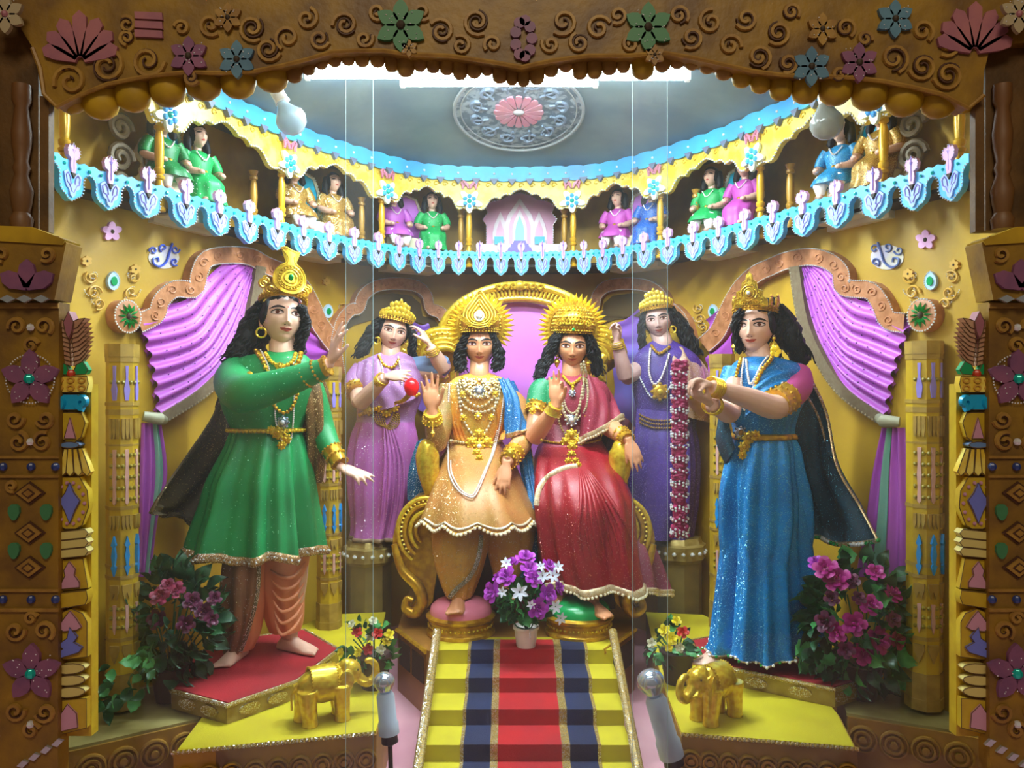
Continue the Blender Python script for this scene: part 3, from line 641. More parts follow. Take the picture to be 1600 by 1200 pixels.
# winged scrolls on both sides of the back
for s, cx in ((-1, 690), (1, 932)):
    w = MB()
    for q in range(5):
        r = 52-q*7; pts = [(cx+s*(-4)+s*r*.95*math.sin(a), 560-q*-1-r*.85*math.cos(a)) for a in [lerp(-.9, 1.5, i/18) for i in range(19)]]
        k = MB(); k.tube([P(x, y, 4.56-.01*q) for x, y in pts], [.012+.014*math.sin(PI*i/18) for i in range(19)], 8); k.build('wing_ridge', GOLD if q % 2 else GOLDL, TH, smooth=180)
    k = MB(); k.ball(P(cx+s*-2, 556, 4.6), (.14, .04, .11), 16, 10); wb = k.build('wing', GOLD, TH, smooth=180)
    k = MB()
    for q in range(12): k.ball(P(cx+s*(-4)+s*46*math.sin(-.7+q*.19), 560-40*math.cos(-.7+q*.19), 4.5), .009, 6, 4)
    k.build('wing_beads', GOLDL, wb, kind='stuff')
    for q in range(3):
        k = MB(); xx = cx+s*(4+q*2); k.lathe([(.005, -.05), (.05-.008*q, -.03), (.055-.008*q, 0), (.03, .03), (.004, .045)], P(xx, 590-q*14, 4.52), 12, ang(0, s*35, 0)); k.build('wing_knob', GOLDL, TH)
# seat block
k = MB(); k.box(((P(812, 0, 4.3)).x, 4.38, .75), (.98, .52, .62)); k.build('seat', mat('dark red seat', '#5a1c2a', .6), TH)
for s in (-1, 1):
    X = lambda px: px if s < 0 else 1637-px
    # rounded arm front (bulb), big bead-edged volute panel, S-shaped leg
    k = MB(); q = [(676, 770, .040), (671, 745, .052), (668, 722, .058), (669, 700, .046), (676, 690, .02)]
    k.tube(crv([P(X(a), b, 3.98) for a, b, r in q], 20), [interp([(0, .04), (.3, .055), (.6, .06), (.85, .045), (1, .012)], i/20) for i in range(21)], 16); k.build('arm_bulb', GOLDL, TH, smooth=180)
    k = MB(); k.tube([P(X(668), 725, 4.0), P(X(672), 712, 4.25), P(X(690), 690, 4.55)], [.05, .05, .05], 12); k.build('arm_rail', GOLD, TH, smooth=180)
    out = [(668, 772), (650, 776), (633, 790), (620, 812), (614, 838), (614, 862), (622, 885), (636, 902), (648, 920), (650, 938), (640, 952), (634, 962), (660, 958), (676, 940), (682, 900), (684, 850), (686, 800), (684, 775)]
    pts = [(X(a), b) for a, b in (out if s < 0 else out)]
    if s > 0: pts = [(a, b) for a, b in pts]
    k = MB(); k.prism([P(a, b, 3.96) for a, b in pts], [P(a, b, 3.96)+Vector((0, .12, 0)) for a, b in pts]); k.build('side_scroll', GOLD, TH)
    for q2, (rx, ry) in enumerate(((46, 52), (36, 42), (27, 31), (18, 20))):
        k = MB(); k.tube([P(X(668-rx*math.sin(a)*1.0), 830-ry*math.cos(a), 3.95-.004*q2) for a in [lerp(-.05, 2.6, i/24) for i in range(25)]], [.010-.001*q2+.004*math.sin(PI*i/24) for i in range(25)], 8); k.build('scroll_ridge', GOLDL if q2 % 2 == 0 else GOLD, TH, smooth=180)
    k = MB(); k.beads([P(X(668-41*math.sin(a)), 830-47*math.cos(a), 3.94) for a in [lerp(0, 2.5, i/30) for i in range(31)]], .006, .022, 6, 4); k.build('scroll_beads', LEMON, TH, kind='stuff')
    k = MB(); k.tube(crv([P(X(616), 850, 3.95), P(X(628), 890, 3.94), P(X(652), 915, 3.93), P(X(660), 940, 3.93), P(X(648), 958, 3.93), P(X(634), 950, 3.93), P(X(636), 936, 3.93), P(X(645), 938, 3.93)], 40), [.016+.014*math.sin(PI*min(1, i/34)) for i in range(41)], 10); k.build('leg_scroll', GOLD, TH, smooth=180)
# footstools
for cx, cy, lab, colr, cm in ((720, 0, 'left', '#e07f96', 'pink'), (905, 0, 'right', '#0f9c50', 'green')):
    c = Vector((P(cx, 0, 3.86).x, 3.86, .40)); t = thing('footstool', tuple(c), 'round gold footstool with glossy '+cm+' domed cushion', 'footstool')
    k = MB(); k.lathe([(.15, 0), (.165, .005), (.165, .02), (.15, .03), (.148, .065), (.165, .078), (.168, .09), (.15, .10)], c, 36); k.build('gold_ring', GOLD, t)
    k = MB(); k.beads([c+Vector((.153*math.cos(a), .153*math.sin(a), .047)) for a in [2*PI*i/40 for i in range(41)]], .007, .022, 6, 4); k.build('ring_beads', GOLDL, t, kind='stuff')
    k = MB(); k.lathe([(.148, .09), (.15, .11), (.142, .135), (.12, .155), (.08, .168), (.0, .172)], c, 36); k.build('cushion', mat(cm+' cushion', colr, .25), t, smooth=180)
# =================== THRONE DAIS + STAIRS ===================
WOODG = mat('gold brown timber', '#a3722a', .45, .15, color2='#8a5c22', nscale=8)
k = MB(); o = [(-.385, 3.60), (-.56, 3.92), (-.60, 4.75), (.64, 4.75), (.60, 3.92), (.41, 3.60)]
k.prism([Vector((x, y, .40)) for x, y in reversed(o)], [Vector((x, y, FZ)) for x, y in reversed(o)])
D = thing('throne_dais', (0, 4, FZ), 'gold brown stepped dais carrying the throne and footstools', 'platform'); k.build('dais_block', WOODG, D)
for a, b in ((0, 1), (4, 5)):
    A, B = Vector((*o[a], 0)), Vector((*o[b], 0)); n = (B-A).cross(Vector((0, 0, 1))).normalized(); n = -n if n.x*(1 if a else -1) < 0 else n
    for q in range(2):
        p0, p1 = A.lerp(B, .08+.46*q), A.lerp(B, .46+.46*q); k = MB(); u = Vector((0, 0, 1))
        k.prism([p0+u*.24+n*.004, p1+u*.24+n*.004, p1+u*.36+n*.004, p0+u*.36+n*.004], [p0+u*.24-n*.004, p1+u*.24-n*.004, p1+u*.36-n*.004, p0+u*.36-n*.004]); k.build('panel', DARK, D)
    k = MB(); k.tube([A+Vector((0, 0, .395))+n*.004, B+Vector((0, 0, .395))+n*.004], .012, 6); k.build('edge_moulding', GOLD, D)
ST = thing('staircase', (0.012, 3.2, FZ), 'small staircase with red and navy runner, yellow ends and gold side rails', 'stairs')
YC = mat('yellow felt', '#c6b616', .8, color2='#b4a412', nscale=6); REDC = mat('red carpet', '#b40a10', .9, bump=.5, bscale=300, color2='#9c0e18', nscale=5); NAVYC = mat('navy carpet', '#14244a', .9, bump=.5, bscale=300, color2='#0f1c3c'); GTRIM = mat('gold glitter trim', '#b89a50', .4, .3, glitter=.25, color2='#9a7c38', nscale=60)
SC = R_(12, 3.3)*.6
SX = lambda px: (px-817)/F*3.6+P(817, 0, 3.6).x
steps = [(3.60, .40), (3.425, .335), (3.25, .27), (3.075, .205)]; 
def stair_strip(x0, x1, lift):
    """folded cloth strip running down the steps"""
    pts = [(3.74, .40)]
    yy = 3.60; z = .40
    for i in range(6):
        pts += [(yy, z), (yy-.004, z-.062)]; yy -= .178; z -= .062
    pts[-1] = (pts[-1][0], z-.02)
    return pts
def runner(name, x0a, x1a, mt, lift, parent=ST):
    pts = stair_strip(0, 0, 0); k = MB(); top = []; n = len(pts)
    def off(i):
        return Vector((0, -lift, lift))
    rows = [[Vector((x0a, y, z))+off(i), Vector((x1a, y, z))+off(i)] for i, (y, z) in enumerate(pts)]
    rows2 = [[Vector((x0a, y, z))-off(i)*.2, Vector((x1a, y, z))-off(i)*.2] for i, (y, z) in enumerate(pts)]
    k.grid(rows); k.grid([r[::-1] for r in rows2]); k.grid([[r[0] for r in rows], [r[0] for r in rows2]]); k.grid([[r[1] for r in rows2], [r[1] for r in rows]]); k.grid([rows[-1], rows2[-1]])
    return k.build(name, mt, parent, smooth=None)
yy, z = 3.60, .40
for i in range(6):
    k = MB(); x0, x1 = SX(682), SX(958); k.box(((x0+x1)/2, yy-.0+.09 if i == 0 else yy+.089, (z+FZ)/2+.002), (x1-x0, .186, max(z-FZ, .02)+.004)); k.build('step', YC, ST, smooth=None); yy -= .178; z -= .062
for s in (0, 1):
    a, b = (SX(735), SX(773)) if not s else (SX(876), SX(914)); runner('navy_runner', a, b, NAVYC, .008)
    a, b = (SX(771), SX(781)) if not s else (SX(866), SX(877)); runner('gold_trim', a, b, GTRIM, .0105)
    a, b = (SX(731), SX(735.5)) if not s else (SX(914), SX(918.5)); runner('thin_gold_trim', a, b, GTRIM, .009)
runner('red_runner', SX(780), SX(868), REDC, .008)
for s, px in ((-1, 681), (1, 960)):
    k = MB(); x = SX(px); k.tube([Vector((x, 3.66, .47)), Vector((x, 2.76, .145))], .016, 8, flat=1.2); k.build('side_rail', GTRIM, ST)
    k = MB(); 
    for q in range(3): yq = 3.45-q*.26; zz = .47-(3.66-yq)*.352; k.box((x, yq, (zz+FZ)/2-.03), (.015, .015, max(zz-FZ+.06, .03)))
    k.build_each('rail_post', GOLDD, ST)
# =================== SIDE PLATFORMS ===================
ORC = mat('orange ochre timber', '#a67a24', .5, .1, color2='#8a6220', nscale=7, bump=.2); YFELT = mat('bright yellow felt', '#c6b60c', .85, color2='#b4a20c', nscale=4, bump=.3, bscale=200); FOIL = mat('crinkled gold foil', '#8c7030', .35, .4, color2='#b09a58', nscale=14, bump=.8, bscale=30)
def slab_poly(name, pts, z0, z1, mt, parent, smooth=None):
    k = MB(); k.prism([Vector((x, y, z1)) for x, y in pts], [Vector((x, y, z0)) for x, y in pts]); return k.build(name, mt, parent, smooth)
def roundel(parent, c, n, r, mt, rings=3):
    fx = Vector((0, 0, 1)).cross(n).normalized(); k = MB()
    f = lambda a, q, o: c+fx*(q*math.cos(a))+Vector((0, 0, q*math.sin(a)))+n*o
    prof = [(0, .02), (.25, .02), (.3, .008), (.45, .008), (.5, .018), (.65, .018), (.7, .006), (.82, .006), (.88, .016), (1, .014), (1.0, -.005)]
    k.grid([[f(2*PI*i/20, q*r, o) for i in range(20)] for q, o in prof], cu=True); return k.build('roundel', mt, parent)
for m in (0, 1):
    sd = 'right' if m else 'left'; X = lambda v: v if not m else -v+.02
    fx = (lambda L: L if not m else [(X(a), b) for a, b in reversed(L)])
    t = thing('yellow_platform', (X(-1.0), 3.2, FZ), 'low '+sd+' platform topped with yellow felt and roundel edge, under the red-topped one', 'platform')
    pl = [(-1.36, 2.84), (-.50, 2.86+.04), (-.44, 3.6), (-.66, 4.35), (-1.05, 4.2), (-1.30, 3.55)]
    pl = [(-1.20, 2.80), (-.485, 2.90), (-.50, 3.3), (-.64, 3.9), (-.68, 4.3), (-1.0, 4.25), (-1.26, 3.6), (-1.23, 3.06)]
    pl = [(-1.13, 2.67), (-.478, 2.82), (-.50, 3.3), (-.64, 3.9), (-.68, 4.3), (-1.0, 4.25), (-1.24, 3.6), (-1.15, 2.95)] if not m else [(-1.146, 2.70), (-.575, 2.81), (-.60, 3.3), (-.66, 3.9), (-.70, 4.3), (-1.0, 4.25), (-1.24, 3.6), (-1.20, 2.98)]
    slab_poly('platform_block', fx(pl)[::-1] if not m else fx(pl)[::-1], FZ, .362, ORC, t); slab_poly('yellow_felt', fx([(a*.985-.012, b+.015) for a, b in pl])[::-1], .36, .370, YFELT, t)
    A, B = Vector((X(pl[0][0]), pl[0][1], 0)), Vector((X(pl[1][0]), pl[1][1], 0)); n = Vector(((B-A).y, -(B-A).x, 0)).normalized(); n = n if n.y < 0 else -n
    for q in range(9): roundel(t, A.lerp(B, (q+.5)/9)+Vector((0, 0, .283)), n, .038, GOLDD)
    k = MB(); k.beads([A+Vector((0, 0, .368)), B+Vector((0, 0, .368))], .008, .016, 5, 4); k.build('gold_edge_beads', GTRIM, t, kind='stuff')
    # inner side face towards the stairs
    # red-topped hexagon
    t2 = thing('red_platform', (X(-1.0), 3.3, .37), 'angular '+sd+' platform with red carpet top and crinkled gold sides under the '+('blue' if m else 'green')+' statue', 'platform')
    hx = [(-1.029, 2.89), (-.84, 3.125), (-.758, 3.50), (-.98, 3.78), (-1.27, 3.62), (-1.42, 3.32), (-1.29, 3.03)] if not m else [(-1.208, 3.04), (-.854, 3.28), (-.778, 3.43), (-.79, 3.62), (-1.1, 3.78), (-1.36, 3.45), (-1.337, 3.12)]
    slab_poly('gold_sides', fx(hx)[::-1], .371, .435, FOIL, t2); slab_poly('red_carpet', fx([(-1.07+(a+1.07)*.965, 3.33+(b-3.33)*.965) for a, b in hx])[::-1], .43, .444, mat('red felt', '#a51420', .9, color2='#8c101a', nscale=5, bump=.4, bscale=250), t2)
    k = MB(); k.tube([Vector((X(a), b, .437)) for a, b in hx], .009, 6, closed=True); k.build('edge_trim', GTRIM, t2)
    for i in range(3):
        a, b = hx[i-1], hx[i]; A, B = Vector((X(a[0]), a[1], 0)), Vector((X(b[0]), b[1], 0)); n = Vector(((B-A).y, -(B-A).x, 0)).normalized(); n = n if n.y < 0 else -n
        for q in range(2):
            c = A.lerp(B, .3+.4*q)+Vector((0, 0, .403)); k = MB(); fxv = Vector((0, 0, 1)).cross(n)
            k.prism([c+fxv*(math.cos(v)*.045)+Vector((0, 0, .02*math.sin(v)))+n*.006 for v in [2*PI*j/12 for j in range(12)]], [c+fxv*(math.cos(v)*.045)+Vector((0, 0, .02*math.sin(v))) for v in [2*PI*j/12 for j in range(12)]]); k.build('foil_medallion', GTRIM, t2)
    # brown lower base under the platform edge at the wall side
    # kerb with ring bosses in front of the ornate pillar
    t3 = thing('kerb_block', (X(-1.4), 2.62, FZ), 'ochre kerb with ringed bosses at the bottom '+sd+' of the shrine', 'kerb')
    kb = [(-1.80, 2.55), (-1.49, 2.72), (-1.157, 2.95), (-1.25, 3.3), (-1.85, 3.2)] if not m else [(-1.9, 2.68), (-1.615, 2.82), (-1.24, 3.0), (-1.32, 3.3), (-1.85, 3.2)]
    slab_poly('kerb_body', fx(kb)[::-1], FZ-.05, .352, ORC, t3); slab_poly('kerb_top', fx([(a-.0, b+.012) for a, b in kb])[::-1], .35, .362, mat('pale kerb top', '#9a8e54', .6, color2='#7c6c34'), t3)
    A, B = Vector((X(kb[1][0]), kb[1][1], 0)), Vector((X(kb[2][0]), kb[2][1], 0)); n = Vector(((B-A).y, -(B-A).x, 0)).normalized(); n = n if n.y < 0 else -n
    for q in range(4): roundel(t3, A.lerp(B, (q+.5)/4)+Vector((0, 0, .28)), n, .05, ORC)
# pedestals of the attendants
for cx, py0, py1, w_, lab in ((577, 842, 960, 36, 'stone coloured octagonal pedestal with foil collar under the lilac statue'), (1062, 838, 985, 36, 'dark octagonal pedestal with foil collar under the purple statue')):
    Y = 4.42; c = P(cx, 0, Y); t = thing('pedestal', (c.x, Y, FZ), lab, 'pedestal'); r = R_(w_, Y); z1 = H+(600-py0)/F*Y
    k = MB(); k.lathe([(r*1.0, FZ), (r*1.02, FZ+.05), (r*.96, FZ+.06), (r*.96, z1-.13), (r*1.0, z1-.12)], (c.x, Y, 0), 8); k.build('shaft', mat('dusty gold stone', '#9a8450', .5, .2, color2='#7a6a48', nscale=6), t)
    k = MB(); k.lathe([(r*1.0, z1-.13), (r*1.14, z1-.11), (r*1.14, z1-.04), (r*1.0, z1-.03), (r*.9, z1)], (c.x, Y, 0), 8); k.build('collar', FOIL, t)
    k = MB(); k.beads([Vector((c.x+r*1.1*math.cos(a), Y+r*1.1*math.sin(a), z1-.075)) for a in [2*PI*i/24 for i in range(25)]], .012, .05, 6, 4); k.build('studs', SILVER, t, kind='stuff')
# =================== CARVED FRONT FRAME ===================
FO = mat('orange brown carved wood', '#9a7418', .5, color2='#6c4c20', nscale=6, bump=.5, bscale=40); FD = mat('dark carved wood', '#6a4a20', .6, color2='#4c3416', nscale=8, bump=.4)
FLN = mat('dark carved line', '#4a2a14', .6); FRL = mat('tan carved relief', '#a88034', .5, color2='#8c6428', nscale=20, bump=.3); FPU = mat('dusky mauve', '#8c5472', .5, color2='#74486a', nscale=12); FBL = mat('dusty blue', '#5c8498', .5, color2='#4a7088', nscale=12); FGR = mat('dusty green', '#3f7c50', .5); FYL = mat('dirty yellow', '#c09a1c', .45, color2='#9a7818', nscale=8)
FPK = mat('dusty rose', '#a8686c', .5, color2='#945a6a', nscale=12); FWH = mat('off white flower', '#a89878', .5)
def Fp(Y0): return lambda px, py, o=0: P(px, py, Y0)+Vector((0, -o, 0))
VW = Fp(2.48)
VT = thing('carved_valance', tuple(P(800, 60, 2.5)), 'brown carved arch board with flowers and scrolls across the top of the shrine', 'valance')
cont = [(1700, -60), (1700, 60), (1548, 70), (1538, 110), (1536, 150), (1512, 170), (1470, 148), (1420, 136), (1380, 128), (1330, 122), (1270, 120), (1220, 118), (1175, 112), (1130, 102), (1085, 92), (1040, 84), (980, 88), (920, 88), (860, 96), (815, 106), (770, 98), (700, 88), (640, 86), (600, 80), (560, 80), (520, 82), (480, 94), (440, 104), (400, 112), (350, 115), (290, 114), (230, 120), (170, 132), (125, 150), (90, 168), (70, 148), (64, 108), (52, 76), (30, 40), (20, 20), (-100, 20), (-100, -60)]
wslab('valance_board', cont, FO, VT, .0, -.07, VW)
k = MB(); k.tube([VW(x, y, .004) for x, y in cont[4:38]], .007, 6); k.build('edge_line', FRL, VT)
LOB = [(112, 178, 24), (158, 188, 28), (208, 176, 28), (262, 168, 28), (318, 158, 29), (372, 155, 28), (425, 145, 26), (460, 130, 13), (482, 118, 11), (502, 109, 11), (523, 105, 11), (544, 103, 11), (566, 105, 12), (590, 106, 12), (612, 113, 11), (634, 121, 14), (656, 112, 12), (677, 115, 11), (698, 118, 11), (719, 125, 12), (741, 123, 12), (761, 119, 10), (781, 131, 12), (800, 134, 9), (818, 136, 10), (839, 133, 12), (861, 121, 12), (884, 113, 12), (906, 125, 12), (929, 124, 12), (952, 118, 12), (974, 114, 11), (1004, 125, 18), (1035, 113, 13), (1058, 108, 12), (1081, 110, 12), (1105, 116, 13), (1131, 126, 14), (1159, 138, 16), (1188, 147, 16), (1220, 158, 18), (1258, 163, 22), (1305, 166, 27), (1358, 174, 29), (1412, 183, 30), (1466, 186, 28), (1505, 178, 20)]
for x, b, w_ in LOB:
    k = MB(); r = R_(w_, 2.53); c = P(x, b, 2.535); n_ = 10
    k.lathe([(.001, 0), (r*.5, r*.12), (r*.86, r*.42), (r, r*.9), (r, r*.9+.05), (r*.9, .13), (r*.5, .15)], (c.x, 2.535, c.z), 14, Matrix.Scale(.8, 4, (0, 1, 0))); k.build('scallop', FYL if w_ > 15 else FRL, VT)
def fl(px, py, r, mt, parent=VT, W=VW, n=6, stud=DARK, d=.014):
    g = MB()
    root = None
    for i in range(n):
        a = 2*PI*i/n-PI/2; ca, sa = math.cos(a), math.sin(a)
        out = [(px+r*.6*ca+u*ca*r*.45-v*sa*r*.34, py+r*.6*sa+u*sa*r*.45+v*ca*r*.34) for u, v in [(math.cos(q)*(1.25 if abs(math.cos(q)) > .9 and math.cos(q) > 0 else 1), math.sin(q)) for q in [2*PI*j/10 for j in range(10)]]]
        wslab('petal', out, mt, parent, d, 0, W)
    k = MB(); k.ball(W(px, py, d), R_(r*.2, 2.5), 8, 5); k.build('flower_stud', stud, parent)
    k = MB(); rr = random.Random(int(px))
    for q in range(int(r*.5)): k.ball(W(px+rr.uniform(-r, r)*.8, py+rr.uniform(-r, r)*.8, d+.001), .0022, 4, 3)
    k.build('sparkles', SILVER, parent, kind='stuff')
for x, y, r, mt in ((297, 90, 27, FPU), (372, 95, 26, FBL), (627, 42, 36, FGR), (1012, 45, 34, FGR), (1266, 106, 27, FBL), (1340, 100, 27, FPU), (1396, 32, 26, FBL), (1283, 48, 22, FRL), (358, 30, 20, FRL), (1022, 88, 14, FRL), (640, 78, 12, FRL)): fl(x, y, r, mt)
for cx, cy, s in ((128, 98, 1), (1520, 84, -1)):
    for i in range(7):
        a = math.radians(-160+i*23) if s > 0 else math.radians(-20-i*23); L = 84-7*abs(i-3); ca, sa = math.cos(a), math.sin(a)
        out = [(cx+ca*u*L-sa*v*13, cy+sa*u*L*.95+ca*v*13) for u, v in ((.1, -.3), (.6, -.8), (.88, -.8), (1, 0), (.88, .8), (.6, .8), (.1, .3))]; wslab('fan_petal', out, FPK, VT, .012, 0, VW)
for q in range(3): wslab('barrel_band', [(212, 20+q*14), (255, 22+q*14), (256, 33+q*14), (213, 31+q*14)], FPK, VT, .010, 0, VW)
for i in range(9):
    a = 2*PI*i/9; wslab('drop_petal', [(818+9*math.cos(a+q)*1.0+13*math.cos(a), 62+9*math.sin(a+q)+28*math.sin(a)) for q in [2*PI*j/8 for j in range(8)]], FPU, VT, .012, 0, VW)
rr = random.Random(12); SPI = [(112, 128, 27), (168, 104, 30), (232, 96, 27), (200, 60, 12), (200, 40, 14), (285, 45, 12), (330, 40, 18), (395, 45, 22), (420, 78, 20), (300, 130-8, 12), (450, 60, 20), (480, 30, 18), (500, 62, 16), (540, 40, 20), (570, 62, 14), (590, 20, 14), (660, 20, 14), (690, 50, 20), (720, 72, 16), (745, 35, 22), (770, 70, 14), (860, 70, 14), (880, 35, 22), (905, 68, 16), (935, 45, 20), (965, 25, 14), (985, 70, 12), (1060, 25, 16), (1080, 60, 18), (1110, 35, 20), (1140, 72, 18), (1165, 30, 18), (1185, 90, 20), (1215, 52, 20), (1235, 20, 14), (1320, 45, 16), (1350, 62, 12), (1230, 100, 16), (1310, 118, 12), (1395, 92, 24), (1440, 105, 22), (1480, 118, 24), (1440, 50, 18), (1480, 70, 20)]
for i, (x, y, r) in enumerate(SPI):
    k = MB(); spiral(k, VW, x, y, r, 1.35, rr.uniform(0, 6), 1 if x < 800 else -1, .004, .0075); o = k.build('scroll', FRL, VT)
    k = MB(); spiral(k, VW, x, y, r*.84, 1.3, rr.uniform(0, 6), 1 if x < 800 else -1, .006, .0038); k.build('groove', FLN, o)
for m in (0, 1):
    X = (lambda v: 1637-v) if m else (lambda v: v); sd = 'right' if m else 'left'
    C = thing('carved_column', tuple(P(X(40), 1200, 2.44)), 'orange brown carved front column with mauve flowers and diamonds on the '+sd+' edge', 'column'); W = Fp(2.42)
    mp = lambda L, u=0: [((1600-a if u and m else X(a)), b) for a, b in (L if not m else L[::-1])][::-1]; OUT = mat('painted outline', '#5c4420', .6)
    wslab('shaft', mp([(-120, 472), (92, 472), (90, 1300), (-120, 1300)]), FO, C, 0, -.06, W)
    wslab('capital', mp([(-120, 366), (100, 372), (112, 382), (94, 470), (-120, 470)]), FO, C, .03, -.06, W)
    wslab('capital_top', mp([(-120, 352), (60, 358), (112, 378), (108, 386), (-120, 372)]), FYL, C, .036, -.05, W)
    wslab('upper_shaft', mp([(-120, -60), (60, -60), (60, 360), (-120, 360)], 1), FD, C, 0, -.05, Fp(2.52))
    wslab('upper_rail', mp([(62, 150), (76, 150), (76, 362), (62, 362)], 1), FD, C, 0, -.03, Fp(2.50))
    k = MB(); c = Fp(2.50)(1600-34 if m else 34, 358, 0); k.lathe([(.03, 0), (.034, .03), (.024, .05), (.03, .08), (.034, .12), (.02, .17), (.026, .19), (.02, .21), (.028, .26), (.03, .30), (.02, .38), (.028, .40), (.028, .45)], tuple(c), 14); k.build('turned_half_pillar', mat('old rose brown wood', '#6e4a28', .5), C)
    for y0, y1 in ((474, 482), (712, 716), (742, 746), (920, 924), (950, 955)): wslab('band', mp([(-100, y0), (93, y0), (93, y1), (-100, y1)]), FRL, C, .008, 0, W)
    fl(X(50), 592, 40, FPU, C, W, 5, TEAL); fl(X(52), 1050, 40, FPU, C, W, 5, TEAL); fl((1600-12 if m else 12), 25, 26, FWH, C, Fp(2.44), 6, FPK)
    for s2 in (-1, 0, 1): 
        a = math.radians(-90+s2*62); L = 44 if s2 == 0 else 46; ca, sa = math.cos(a), math.sin(a)
        out = [(X(54)+(ca*u*L-sa*v*15), 452+sa*u*L+ca*v*15) for u, v in ((.0, -.3), (.5, -.9), (.8, -.7), (1, 0), (.8, .7), (.5, .9), (0, .3))]; wslab('lotus_petal', out, FPU, C, .042, .03, W)
    for i in range(4): wslab('mirror_diamond', [(X(-2+26*i)+p, 469+q) for p, q in ((-12, 0), (0, 6), (12, 0), (0, -6))], mat('mirror chip', '#c8d0d8', .12, .7), C, .040, .028, W, None)
    for y in (770, 832, 886):
        for g, mt, d in ((1, FLN, .006), (.8, FRL, .012), (.45, FLN, .014), (.3, FRL, .016)): wslab('diamond', [(X(48)+p*g, y+q*g) for p, q in ((-24, 0), (0, 18), (24, 0), (0, -18))], mt, C, d, 0, W, None)
    for y in (800, 860):
        for x in (24, 74): wslab('green_leaf', [(X(x)+9*math.cos(a)*(1-.3*math.sin(a)), y+13*math.sin(a)) for a in [2*PI*i/10 for i in range(10)]], FGR, C, .010, 0, W)
    for y in (729, 936):
        for x in (6, 50, 88): k = MB(); k.ball(W(X(x), y, .004), .013, 8, 5); k.build('blue_stud', mat('navy stud', '#2e3f7c', .3), C)
    for x, y, r in ((28, 510, 14), (70, 510, 14), (50, 540, 12), (25, 655, 14), (72, 655, 14), (30, 690, 16), (68, 690, 16), (25, 985, 16), (70, 985, 16), (50, 965, 10), (25, 1110, 16), (72, 1112, 16), (50, 1140, 14), (14, 400, 12), (84, 400, 12), (20, 745+14, 9)):
        k = MB(); spiral(k, W, X(x), y, r, 1.3, x, 1 if x < 50 else -1, .004 if y > 470 else .034, .0075); o = k.build('scroll', FRL, C)
        k = MB(); spiral(k, W, X(x), y, r*.8, 1.2, x, 1 if x < 50 else -1, .007 if y > 470 else .037, .0035); k.build('groove', FLN, o)
    k = MB(); k.beads([W(X(50+38*math.cos(a)), 592+38*math.sin(a), .01) for a in [2*PI*i/30 for i in range(31)]], .003, .009, 4, 3); k.build('silver_beading', SILVER, C, kind='stuff')
    for q in range(3): k = MB(); k.ball(W(X(50), (512, 690, 1130)[q], .008), .012, 6, 4); k.build('mirror_stud', SILVER, C)
    for i in range(4): wslab('mirror_diamond', [(X(38+18*i)+p, 1192-11*i+q) for p, q in ((-9, 3), (0, 6), (9, -3), (0, -6))], mat('mirror chip', '#c8d0d8', .12, .7), C, .010, 0, W, None)
    # inner painted pilaster
    PL = thing('painted_pilaster', tuple(P(X(118), 1140, 2.46)), 'carved yellow pilaster with pink leaves and blue volutes just inside the '+sd+' front column', 'pilaster'); W = Fp(2.47)
    def S(name, pts, mt, d=.02, d0=0):
        o = wslab(name, [(X(a), b) for a, b in pts], mt, PL, d, d0, W)
        k = MB(); k.tube([W(X(a), b, d) for a, b in pts], .0016, 4, closed=True)
        if name != 'shaft': k.build('painted_outline', OUT, o)
        return o
    YP = mat('pilaster yellow', '#cdb02a', .42, color2='#b89424', nscale=10, bump=.2); PB = mat('pilaster blue', '#18a0d0', .3); BE = mat('beige pink leaf', '#c09878', .5, color2='#b08064', nscale=20); GL = mat('green leaf paint', '#1f9a5c', .35); VB = mat('violet blue paint', '#6f78cc', .45); CRM = mat('cream yellow band', '#d0c070', .45); PKP = mat('soft pink paint', '#c58fa4', .45)
    S('shaft', [(88, 600), (143, 600), (143, 1150), (88, 1150)], YP, 0, -.04)
    for i in range(9):
        yb = 572-i*7; sgn = -1 if i % 2 else 1; L = 30-abs(i-4)*1.5
        for sg in (-1, 1): S('leaf', [(118+sg*2, yb), (118+sg*12, yb-3), (118+sg*L, yb-18), (118+sg*14, yb-16), (118+sg*4, yb-12)], BE, .018+.002*i)
    S('leaf', [(118, 488), (126, 505), (123, 520), (118, 530), (113, 520), (110, 505)], FPK, .04)
    for sg in (-1, 1): S('green_leaf', [(118+sg*3, 582), (118+sg*8, 570), (118+sg*18, 565), (118+sg*26, 578), (118+sg*22, 585), (118+sg*8, 586)], GL, .024)
    k = MB(); k.ball(W(X(118), 584, .022), .014, 8, 5); k.build('red_jewel', mat('orange red jewel', '#c8442a', .3), PL)
    S('ring_box', [(92, 588), (144, 588), (146, 600), (143, 613), (93, 613)], LEMON, .03)
    for i in range(3):
        for yy_ in (594, 606): k = MB(); k.tube([W(X(102+17*i+5*math.cos(a)), yy_+4*math.sin(a), .032) for a in [2*PI*j/12 for j in range(12)]], .003, 5, closed=True); k.build('ring', mat('ochre relief', '#c99a3a'), PL)
    S('blue_centre', [(106, 616), (130, 616), (134, 640), (102, 640)], PB, .03)
    for sg in (-1, 1): k = MB(); spiral(k, W, X(118)+sg*19, 628, 10, 1.1, 1.4 if sg > 0 else 1.74, sg, .03, .012); k.build('blue_volute', PB, PL)
    S('vase', [(102, 644), (134, 644), (140, 660), (134, 682), (124, 690), (112, 690), (102, 682), (96, 660)], YP, .026); S('pink_triangle', [(118, 652), (127, 684), (109, 684)], PKP, .032)
    S('blue_oval', [(118+15*math.cos(a), 694+5*math.sin(a)) for a in [2*PI*i/14 for i in range(14)]], mat('slate blue', '#6484b0', .4), .034)
